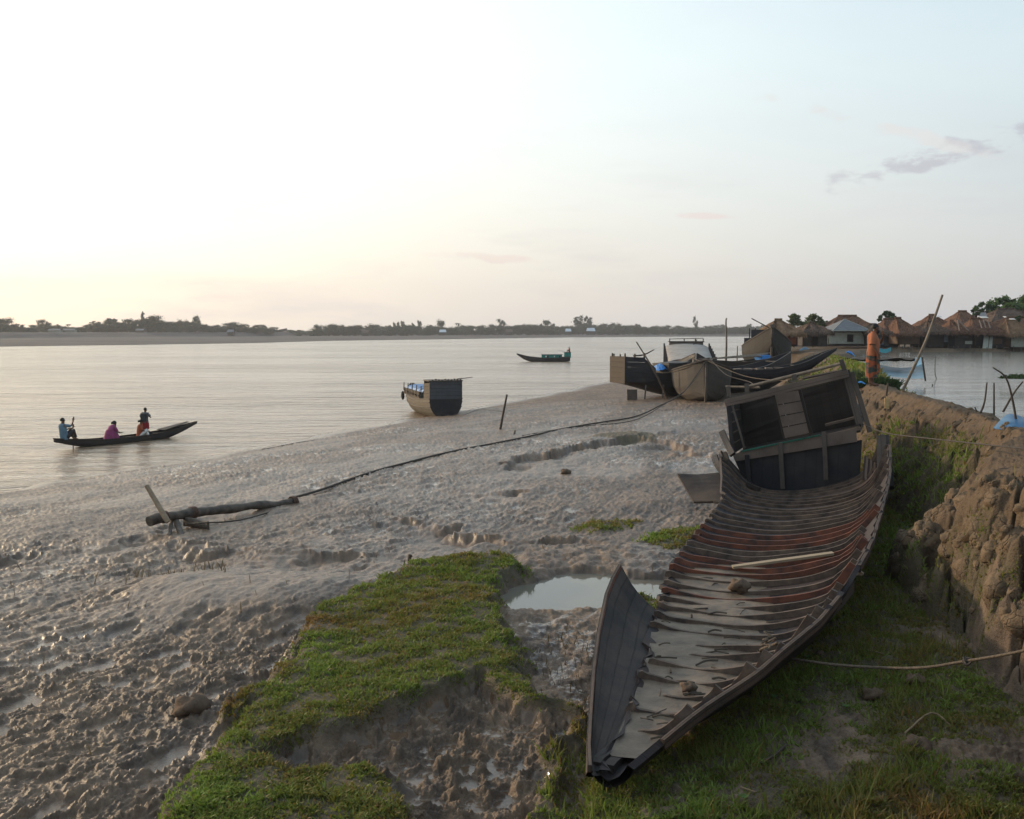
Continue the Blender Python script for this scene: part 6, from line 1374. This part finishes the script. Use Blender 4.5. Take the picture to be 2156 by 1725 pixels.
rows = [[Vector(atd(915+f*8, 357.5+j*3.2, dn_+9-.8*j)) for j in range(4)] for f in np.linspace(0, 1, 4)]
net('lift_net', rows, 'net', 'small upright corner of pale blue net at the end of the dark weed strip')
rows = [[Vector(atd(878+f*13, 347+2.2*math.sin(math.pi*f)+j*2.0, 88)) for j in range(3)] for f in np.linspace(0, 1, 6)]
net('lift_net', rows, 'net_teal', 'distant turquoise net sagging in front of the woven-walled hut')
rows = [[Vector(atd(993+f*40, 428-14*math.sin(min(1, f*2.6)*math.pi*.5)*(1-.45*max(0, f-.3))*(1-j/3)+1.5*math.sin(f*9), 17.2-.2*j)) for j in range(4)] for f in np.linspace(0, 1, 10)]
net('lift_net', rows, 'net2', 'blue net bundled over sticks at the right edge of the embankment')
def sheetlump(name, u, v, dd, w_, h_, tilt, label, mat='blue', seed=0):
    p = Vector(atd(u, v, dd)); g = random.Random(seed); rows = []
    for i in range(8):
        rows.append([p+Vector(((i/7-.5)*w_, (j/5-.5)*w_*.7, h_*math.sin(math.pi*i/7)*math.sin(math.pi*(j+.3)/5.6)+tilt*(i/7-.5)*w_+g.uniform(-.02, .02))) for j in range(6)])
    m_ = MB(); m_.grid(rows); return tag(m_.build(name, M[mat], None, True), label, 'plastic sheet')
sheetlump('plastic_sheet', 862, 383.5, 29.5, .22, .07, -.25, 'bright blue plastic sheet on the path just behind the man', seed=1)
sheetlump('plastic_sheet', 850.5, 354.2, 48, .40, .14, -.5, 'bright blue plastic sheet on the bank behind the black canoe tip', seed=2)
sheetlump('plastic_sheet', 804.5, 350, 78, .8, .25, .1, 'dull blue plastic sheet heaped near the left-hand huts', 'bluedull', seed=3)
rows = []
for i in range(15):
    f = i/14; rows.append([Vector(atd(846+f*70, 361.2+.4*math.sin(i*2.1)-j*1.05*(.75+.35*math.sin(i*1.3+1)), 62+(j % 3)*.7)) for j in range(4)])
m_ = MB(); m_.grid(rows); m_.grid([[p+Vector((0, 2.2, 0)) for p in r] for r in rows], flip=True); m_.grid([[r[-1], r[-1]+Vector((0, 2.2, 0))] for r in rows]); tag(m_.build('weed_strip', M['weed']), 'long dark strip of weed and netting floating on the pond behind the man', 'weed raft')
def tuft_obj(name, u, v, dd, w_, h_, n, label, mat='leaf_mid', seed=4):
    p = atd(u, v, dd); g = np.random.default_rng(seed); V = []
    for i in range(n):
        a = g.uniform(0, 6.28); r = w_*.5*g.random()**.5; b = np.array([p[0]+math.cos(a)*r, p[1]+math.sin(a)*r*.6, p[2]]); hh = h_*g.uniform(.4, 1)*(1.1-r/w_); l = g.normal(size=2)*h_*.3; t = b+np.array([l[0], l[1], hh]); wv = np.array([.02*dd/15, 0, 0]); V.append([b-wv, b+wv, t+wv*.2, t-wv*.2])
    return tag(leaf_obj(name, np.array(V), g.random(n)*.8, M[mat]), label, 'plant')
tuft_obj('reed_tuft', 874, 386.5, 30.2, 1.5, .35, 900, 'dark green tuft of grass on the pond edge behind the man', 'leaf_dark')
tuft_obj('reed_tuft', 884, 389.5, 31.0, .9, .25, 350, 'low grass at the pond edge right of the man', 'leaf_dark', 6)
tuft_obj('reed_tuft', 1019, 378.5, 42, 1.6, .22, 260, 'small weedy islet in the pond at the right edge', 'leaf_dark', 5)
tuft_obj('bank_shrub', 851, 382, 34, 1.6, .5, 500, 'grass growing on the slope behind the wreck cabin', 'leaf_olive', 9)
def debris(name, pts, r, label, mat='bark', cat='stick'): m_ = MB(); m_.tube(smoothpts([Vector((p[0], p[1], zt(p[0], p[1])+dz)) for p, dz in pts], 4), r, 5); return tag(m_.build(name, M[mat], None, True), label, cat)
debris('twig', [(D(1600, 1605, 1.6), .02), (D(1630, 1590, 1.6), .05), (D(1655, 1565, 1.6), .03)], .012, 'bare twig on the shaded mud right of the bow')
debris('twig', [(D(1905, 1545, 1.6), .03), (D(1960, 1515, 1.6), .07), (D(2005, 1525, 1.6), .03)], .010, 'bent dry twig in the grass at the lower right', 'straw_plain')
debris('twig', [(D(1320, 1330, 1.6), .02), (D(1345, 1326, 1.6), .03)], .012, 'short twig on the mud left of the bow plank', 'straw_plain')
debris('dry_straw', [(D(1825, 1350, 1.7), .03), (D(1860, 1372, 1.7), .06)], .006, 'dry yellow straw beside the rope knot', 'straw_plain')
debris('dry_straw', [(D(1560, 1660, 1.6), .02), (D(1590, 1680, 1.6), .05)], .006, 'pale straw lying in the grass near the bottom edge', 'straw_plain')
for i, (x, y, r_, lb2) in enumerate(((1838, 1462, .10, 'brown clod on the grass under the sagging rope'), (1925, 1442, .09, 'dark clod of earth near the right edge under the rope'), (1725, 1375, .05, 'small clod just below the rope near the wreck'), (1930, 1570, .12, 'broken clod in the grass at the lower right'), (2115, 985, .16, 'lump of earth on top of the near bank'), (400, 1450, .16, 'brown lump standing in the trampled mud left of the shelf'), (1190, 965, .14, 'dark lump in the wet hollow beyond the crescent bank'))):
    z_ = 3.2 if y == 985 else 1.6; p = D(x, y, z_); clod('mud_clod', (p[0], p[1], zt(p[0], p[1])+r_*.2), r_, lb2, 'clod', i+4, 'clod')
g = np.random.default_rng(17)
for i, (x, y) in enumerate(((1565, 1690), (1630, 1470), (1700, 1385), (1780, 1492))):
    p = D(x, y, 1.6); z_ = zt(p[0], p[1]); V = []
    for k_ in range(7):
        a = k_*.9+i; dr = np.array([math.cos(a), math.sin(a), .6]); sd_ = np.array([-math.sin(a), math.cos(a), 0])*.022; b = np.array([p[0], p[1], z_+.05]); V.append([b, b+dr*.02+sd_*.6, b+dr*.045, b+dr*.02-sd_*.6])
    tag(leaf_obj('seedling', np.array(V), g.random(7)*.4+.6, M['leaf_mid']), ['small bright seedling near the bottom edge', 'seedling in the shade under the wreck side', 'pale seedling near the end of the rope', 'round-leaved weed in the middle of the lawn', 'round-leaved weed right of the bare patch', 'seedling just right of the wreck bow', 'yellow-green seedling on the bare mud patch', 'bright seedling beside the knotted rope clods'][i], 'seedling', 'seedlings in the grass')
tuft_obj('roots', 1+562.5+.1884*150, 475+.1884*1350, 8.6, .05, .05, 5, 'x') if False else None

# ================================================================ HUTS
def hut(name, dd, ul, ur, vb, ve, va, label, rid=(.35, .65), over=(3, 3), depth=4.5, wall='mudwall', roof='thatch', stilts=0, el=None, er=None, openings=(), panels=(), vstilt=351.8, gable=False, shag=True, seed=1, sub=None):
    """u/v give the measured extent; everything is built in metres around the hut's own base"""
    g = random.Random(seed); k_ = dd/F; X = lambda u: (u-512)*k_; Z = lambda v: float(atd(512, v, dd)[2])
    cx = (X(ul)+X(ur))/2; zb = Z(vb); t = empty(name, (cx, dd, zb), label, 'hut', 'thatched huts of the village')
    w_ = X(ur)-X(ul); H_ = Z(ve)-zb; RH = Z(va)-Z(ve); lo = lambda u: X(u)-cx
    m_ = MB(); x0, x1 = -w_/2, w_/2
    for a, b in (((x0, 0), (x1, 0)), ((x1, 0), (x1, depth)), ((x1, depth), (x0, depth)), ((x0, depth), (x0, 0))):
        m_.slab([(a[0], a[1], 0), (b[0], b[1], 0), (b[0], b[1], H_+.1), (a[0], a[1], H_+.1)], .08)
    m_.slab([(x0, 0, 0), (x0, depth, 0), (x1, depth, 0), (x1, 0, 0)], .08, (0, 0, -1)); m_.build('wall', M[wall], t)
    for (u0, u1, v0, v1, kind) in openings:
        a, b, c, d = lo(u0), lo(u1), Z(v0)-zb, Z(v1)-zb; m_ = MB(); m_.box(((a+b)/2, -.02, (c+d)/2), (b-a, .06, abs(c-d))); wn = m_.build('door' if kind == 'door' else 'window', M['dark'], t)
        m_ = MB()
        for p_, q_ in (((a, c), (b, c)), ((a, c), (a, d)), ((b, c), (b, d))): m_.beam((p_[0], -.07, p_[1]), (q_[0], -.07, q_[1]), .07, .07)
        if kind == 'window':
            for f in (.33, .66): m_.beam((a+(b-a)*f, -.07, c), (a+(b-a)*f, -.07, d), .03, .03)
            m_.beam((a, -.07, c+(d-c)*.6), (b, -.07, c+(d-c)*.6), .03, .03)
        m_.build('frame', M['wood_brown'], wn)
    for (u0, u1, v0, v1, mt, y) in panels:
        a, b, c, d = lo(u0), lo(u1), Z(v0)-zb, Z(v1)-zb; m_ = MB(); m_.slab([(a, y, d), (b, y, d), (b, y, c), (a, y, c)], .05, (0, -1, 0)); m_.build('wall_panel', M[mt], t)
    el_ = lo(el) if el else x0-over[0]*k_; er_ = lo(er) if er else x1+over[1]*k_; ey0, ey1 = -.9, depth+.9
    rx0, rx1 = el_+(er_-el_)*rid[0], el_+(er_-el_)*rid[1]; ry = depth/2
    per = []
    nx_, ny_ = 22, 10
    for i in range(nx_): per.append((el_+(er_-el_)*i/nx_, ey0))
    for i in range(ny_): per.append((er_, ey0+(ey1-ey0)*i/ny_))
    for i in range(nx_): per.append((er_-(er_-el_)*i/nx_, ey1))
    for i in range(ny_): per.append((el_, ey1-(ey1-ey0)*i/ny_))
    if roof == 'tin':
        m_ = MB(); A, B_, C_, D_ = (el_, ey0, H_-.05), (er_, ey0, H_-.05), (er_, ey1, H_-.05), (el_, ey1, H_-.05); r0, r1 = (rx0, ry, H_+RH), (rx1, ry, H_+RH)
        m_.poly([A, B_, r1, r0]); m_.poly([B_, C_, r1]); m_.poly([C_, D_, r0, r1]); m_.poly([D_, A, r0]); m_.build('roof', M['tin'], t)
        m_ = MB(); m_.beam(A, B_, .06, .10); m_.beam(B_, r1, .07, .05); m_.beam(A, r0, .07, .05); m_.build('roof_edge', M['tinwall'], t)
    else:
        rows = []
        n_ = 10
        for j in range(n_+1):
            f = j/n_; row = []
            for i, (px, py) in enumerate(per):
                tx = min(max(px, rx0), rx1) if not gable else px; qx = px+(tx-px)*f; qy = py+(ry-py)*f
                sag = -.16*math.sin(math.pi*f)*RH*.5; nz = g.uniform(-.06, .06)*(1 if 0 < j else 1.6)+.12*math.sin(i*.55+seed)*math.sin(math.pi*f)
                row.append((qx+g.uniform(-.04, .04), qy+g.uniform(-.04, .04), H_-.22*(1 if j == 0 else 0)+RH*f**.92+sag+nz))
            rows.append(row)
        und = [[(px*.96, py*.96+.02*depth, H_-.30+g.uniform(-.05, .05)) for px, py in per]]; m_ = MB(); m_.grid(und+rows, closed=True, flip=False)
        if shag:
            for i in range(len(per)*5):
                a = g.random()*len(per); i0 = int(a); f = a-i0; p0 = per[i0]; p1 = per[(i0+1) % len(per)]; x = p0[0]+(p1[0]-p0[0])*f; y = p0[1]+(p1[1]-p0[1])*f; zz = H_-.08+g.uniform(-.05, .1); L_ = g.uniform(.18, .50); o_ = Vector((x-(el_+er_)/2, (y-ry)*1.5, 0)).normalized()
                tdir = Vector((-o_.y, o_.x, 0))*.07; c = Vector((x, y, zz)); e = c+o_*L_*.45-Vector((0, 0, L_)); m_.poly([c-tdir, c+tdir, e])
        m_.build('roof', M[roof], t)
        m_ = MB(); m_.tube([(rx0-.1, ry, H_+RH+.02), (rx1+.1, ry, H_+RH+.02)], .13, 7); m_.build('ridge', M[roof], t)
    if stilts:
        hb = zb-Z(vstilt)
        for i in range(stilts):
            for y in (.1, depth-.1): m_ = MB(); x = x0+.1+(w_-.2)*i/(stilts-1)+g.uniform(-.1, .1); m_.beam((x+g.uniform(-.15, .15), y, -hb-.5), (x, y, .02), .09, .09); m_.build('stilt', M['wood_grey'], t)
    return t
hut('hut', 100, 768, 797, 346.5, 333.5, 319.5, 'leftmost hut, with a straw-coloured shaggy conical roof and an orange panel in its wall', (.42, .56), el=763, er=803, wall='mudwall', roof='thatch2', panels=((780.5, 795.5, 336.2, 344.5, 'redpanel', -.06), (778, 781, 335, 345.5, 'tinwall', -.09)), depth=4, seed=2)
hut('hut', 106, 802, 827, 346.5, 332, 323, 'small dark grey gabled hut between the conical hut and the tin-roofed hut', (.48, .6), el=799, er=831, wall='greywall', roof='thatch3', depth=4, seed=3, openings=((811, 817, 345.5, 336.5, 'door'),))
hut('hut', 114, 827.5, 864, 344.5, 330.3, 318.8, 'hut with a grey tin pyramid roof, pale sheet walls and one square window', (.50, .52), el=829, er=868.5, wall='tinwall', roof='tin', openings=((846.5, 852, 341.5, 334.5, 'window'),), panels=((833, 866, 332.4, 330.6, 'wood_brown', -.04), (827, 864.5, 346.3, 344.6, 'wood_brown', -.08)), depth=4, seed=4)
hut('hut', 122, 842, 884, 345, 329, 315.4, 'broad brown thatched hut directly behind the tin-roofed hut', (.30, .60), el=828, er=886, wall='mudwall', roof='thatch', depth=6, seed=5)
hut('hut', 113, 868, 884, 346, 331.5, 324.3, 'low dark thatched hut just behind the man', (.4, .65), el=865, er=889, wall='bluewall', roof='thatch3', depth=4, seed=6)
hut('hut', 119, 881, 899, 347, 332, 318.8, 'hut with a rounded thatch roof and blue-grey wall right of the man', (.35, .75), el=880, er=908, wall='bluewall', roof='thatch', depth=4.5, seed=7)
hut('hut', 116, 897, 919, 344.5, 333.3, 317.8, 'thatched hut on stilts with a woven brown front wall', (.25, .42), el=895, er=921.5, wall='woven', roof='thatch', stilts=4, depth=4.5, seed=8)
hut('hut', 124, 930, 955, 345, 331, 314.6, 'tall thatched hut with a small white patch on its ridge behind the leaning pole', (.40, .52), el=919, er=962, wall='mudwall', roof='thatch', depth=5, seed=9, panels=())
hut('hut', 117, 923, 943, 347.5, 331.8, 321.2, 'dark-walled thatched hut in front, just right of the stilt hut', (.45, .60), el=920.5, er=949, wall='mudwall', roof='thatch3', depth=4, seed=10, panels=((926, 942, 344.8, 338.8, 'wood_brown', -.05), (943, 947, 342, 332, 'bluewall', -.03)))
hut('hut', 117, 948, 972, 348.5, 331.3, 320.5, 'hut with crossed poles on its thatch and a black doorway', (.38, .45), el=946.5, er=972.5, wall='mudwall', roof='thatch', depth=4, seed=11, openings=((947.5, 954, 346.5, 334, 'door'),), panels=((957, 967, 338, 335.5, 'greywall', -.06), (964, 971, 344, 341, 'tinwall', -.07)))
hut('hut', 128, 958, 990, 343, 325, 310.8, 'large brown hut rising behind the crossed-pole hut', (.42, .60), el=951, er=990, wall='mudwall', roof='thatch', depth=6, seed=12)
hut('hut', 117, 973, 1003, 348.5, 332.5, 318.3, 'wide hut with deep shaggy eaves, black doorway and pale sheets leaning on it', (.28, .55), el=969, er=1005, wall='mudwall', roof='thatch', depth=5, seed=13, openings=((974.5, 982.5, 346, 334.5, 'door'),), panels=((986, 1001, 344, 338.5, 'woven', -.05),))
hut('hut', 134, 997, 1045, 343, 322, 308.4, 'largest thatched hut at the back on the right under the big tree', (.30, .52), el=986, er=1060, wall='mudwall', roof='thatch3', depth=7, seed=14)
hut('hut', 116, 1009, 1030, 347.5, 334, 320.5, 'thatched hut at the right edge with a pale sheet wall', (.30, .60), el=1004, er=1034, wall='woven', roof='thatch2', depth=4, seed=15, panels=((1010, 1023, 346.8, 335.5, 'tinwall', -.05),))
hut('hut', 126, 1015, 1050, 345, 328, 317.0, 'low thatched hut between the largest hut and the right-edge hut', (.3, .6), el=998, er=1055, wall='mudwall', roof='thatch', depth=5, seed=16)
hut('hut', 124, 886, 894, 344, 329, 321, 'little thatched peak visible behind the man', (.4, .55), el=881, er=898, wall='mudwall', roof='thatch3', depth=4, seed=17)
for u0, u1, v0, v1, v2, nm, lb2 in ((983.5, 989, 341.5, 351.5, 335.8, 'tin_sheet', 'pale sheet leaning by the doorway of the wide hut, the wider one'), (989.5, 993, 341.5, 351.5, 336.2, 'tin_sheet', 'narrow pale sheet leaning beside the wider one')):
    m_ = MB(); m_.slab([atd(u0-1.2, 351, 115.6), atd(u1-1.2, 351, 115.6), atd(u1, v2, 116.8), atd(u0+.5, v2, 116.8)], .05); tag(m_.build(nm, M['tinwall']), lb2, 'sheet')
for u, v, w_, dd, lb2 in ((968.5+1, 318.5, 3.6, 118, 0), (971, 318.4, 4.5, 118.5, 'x')):
    pass
for (u0, u1, v, dd, lb2) in ((981.5, 988.5, 317.6, 119, 'white strip lying on the ridge of the wide hut'), (1005, 1010, 317.3, 128.5, 'white strip on the thatch behind the right-edge hut'), (936.5, 942, 316.8, 123, 'grey-white sheet on the tall hut roof behind the leaning pole'), (1011.5, 1016.5, 319.6, 120, 'small white sheet on the right-edge hut roof')):
    m_ = MB(); a = Vector(atd(u0, v, dd)); b = Vector(atd(u1, v, dd)); m_.slab([a, b, b+Vector((0, .6, .14)), a+Vector((0, .6, .14))], .05); tag(m_.build('roof_sheet', M['white']), lb2, 'sheet')
m_ = MB(); m_.slab([atd(979, 316.5, 133), atd(987, 316.5, 133), atd(986, 312.4, 136), atd(981, 312.4, 136)], .06); tag(m_.build('tin_sheet', M['tin']), 'pale tin roof corner beyond the crossed-pole hut', 'sheet')
for (pu, pv, qu, qv, lb2) in ((957.5, 320, 959.5, 331, 'upright roof pole on the thatch left of the cross'), (958, 320, 969, 331, 'slanting roof pole on the crossed-pole hut'), (979.5, 320.5, 982, 328.5, 'left roof batten of the wide hut'), (983.5, 320.3, 986, 328.5, 'middle roof batten of the wide hut'), (987.5, 320.3, 990.5, 328.5, 'right roof batten of the wide hut')):
    m_ = MB(); m_.tube([atd(pu, pv, 118.2), atd(qu, qv, 115.6)], .07, 5); tag(m_.build('roof_pole', M['wood_pale']), lb2, 'pole')
# raised bank in front of the huts, stakes at the water
for i in range(26):
    u = 880+i*5.6+random.uniform(-1, 1); p0 = atd(u, 352.2, 115); p1 = atd(u+random.uniform(-.6, .6), 346.5+random.uniform(-1, 1.5), 115); m_ = MB(); m_.tube([p0, p1], .045, 5)
    tag(m_.build('stake', M['wood_grey']), f'{ordn(i+1)} shore stake from the left in the row in front of the huts', 'stake', 'stakes along the hut shore')

# ---- village trees
near_tree('tree', 836-4, 0, 0, 0, 0, 0, 0, 0, 0, '', 0) if False else None
near_tree('tree', 793, 314.5, 336, 30, 125, 'r', 'leaf_olive', 3600, .16, 'soft olive-green tree behind the straw-coloured hut', 21)
near_tree('tree', 812, 313.8, 336, 34, 126, 'r', 'leaf_olive', 4200, .16, 'taller olive-green tree just right of the first one, behind the gabled hut', 22)
near_tree('tree', 826, 321, 334, 13, 135, 'r', 'leaf_olive', 900, .15, 'small faint tree at the right of the olive-green pair', 23)
near_tree('tree', 833, 323.5, 331, 7, 135, 'r', 'leaf_olive', 700, .15, 'tiny distant tree left of the tin roof', 24)
near_tree('tree', 886, 311.2, 321.5, 21, 128, 'r', 'leaf_darkgreen', 2600, .13, 'single small dark green tree standing above the roofs right of the man', 25)
near_tree('tree', 974, 305, 316, 10, 140, 'r', 'leaf_mid', 1000, .15, 'sparse slender tree left of the big green trees', 26)
near_tree('tree', 954.5, 315, 322, 7, 140, 'r', 'leaf_olive', 600, .14, 'small wispy tree between the tall hut and the large brown hut', 27)
near_tree('tree', 982, 301, 322, 22, 146, 'r', 'leaf_darkgreen', 3000, .18, 'dark bushy tree at the left of the big green trees', 28)
near_tree('tree', 1001, 297, 325, 42, 150, 'r', 'leaf_mid', 7500, .2, 'broad bright green tree behind the back huts', 29)
near_tree('tree', 1026, 294, 325, 42, 148, 'r', 'leaf_mid', 7500, .2, 'tallest green tree at the right edge of the village', 30)
near_tree('tree', 1048, 297, 322, 30, 148, 'r', 'leaf_darkgreen', 4500, .2, 'dark green tree partly cut by the right edge', 31)
near_tree('tree', 1017, 315.5, 321, 7, 124, 'r', 'leaf_darkgreen', 900, .13, 'small dark bush between the right-hand roofs', 32)
near_tree('tree', 1010, 302, 322, 28, 143, 'r', 'leaf_mid', 3500, .19, 'lower green tree filling the gap behind the largest hut', 33)

# ================================================================ FAR BANK THINGS
def far_house(u, v, wpx, hpx, label, wall='wood_grey', roof='tin', dd=None):
    dd = dd or levee_d(u)-6; k_ = dd/F; x = (u-512)*k_; z = zt(x, dd); w_ = wpx*k_; top = float(atd(u, v, dd)[2]); H_ = max(top-z, 2.2); t = empty('house', (x, dd, z), label, 'house', 'houses on the far river bank')
    m_ = MB(); m_.box((0, 0, H_*.3), (w_*.85, 4, H_*.6)); m_.build('wall', M[wall], t)
    m_ = MB(); m_.grid([[(-w_/2, -3, H_*.55), (w_/2, -3, H_*.55)], [(-w_*.42, 0, H_), (w_*.42, 0, H_)], [(-w_/2, 3, H_*.55), (w_/2, 3, H_*.55)]]); m_.build('roof', M[roof], t); return t
far_house(57, 328.6, 13, 0, 'long pale house among the palms at the far left', 'tinwall'); far_house(71, 329, 14, 0, 'second pale house right of the long one on the far left bank', 'tinwall')
far_house(142, 329, 9, 0, 'house with a pale tin roof under the big trees on the far bank'); far_house(232, 329.5, 7, 0, 'small grey-roofed house near the end of the left tree line'); far_house(443, 329.6, 7, 0, 'white-roofed house left of centre on the far bank', 'wood_brown', 'whiteroof')
far_house(509, 329.2, 8, 0, 'brown hut on the far bank right of centre', 'wood_brown', 'thatch3'); far_house(568, 328.6, 6, 0, 'house with a small white roof left of the tallest far tree', 'wood_brown', 'whiteroof'); far_house(590.5, 328.0, 9, 0, 'house with a blue-white roof under the tallest far tree', 'wood_brown', 'whiteroof'); far_house(366, 330, 8, 0, 'low grey hut on the far bank', 'wood_brown', 'thatch3')
def far_boat(u, v, wpx, label, flip=1):
    z0 = 1.1; p = on(u, v, z0); k_ = p[1]/F; L_ = wpx*k_; t = empty('beached_boat', (p[0]-flip*L_/2, p[1], zt(p[0], p[1])), label, 'boat', 'boats beached on the far bank', 0 if flip > 0 else math.pi)
    make_hull(t, L_, [(0, L_*.07), (.5, L_*.11), (1, .1)], [(0, .3), (.2, 0), (.8, 0), (1, 1.2)], [(0, L_*.13), (.5, L_*.09), (1, L_*.19)], 'wood_dark', 'wood_dark', th=.12, rimw=.15)
    m_ = MB(); m_.box((L_*.25, 0, L_*.13), (L_*.3, L_*.15, L_*.08)); m_.build('cabin', M['wood_brown'], t)
far_boat(108, 336.6, 24, 'long dark boat beached on the far left bank'); far_boat(190, 336.4, 10, 'small dark boat beached right of the long one'); far_boat(277, 335.8, 20, 'dark boat with a cabin beached at the gap in the far trees'); far_boat(296, 335.6, 12, 'dark boat beached just right of the cabin boat', -1)
far_boat(616, 334.6, 8, 'small boat beached on the far bank right of the tallest tree')

# ================================================================ HAZE
hz = MB(); hz.box((0, 500, 48), (5200, 3000, 104)); o = hz.build('haze', M['haze']); tag(o, 'thin evening haze over the river', 'haze', kind='stuff')
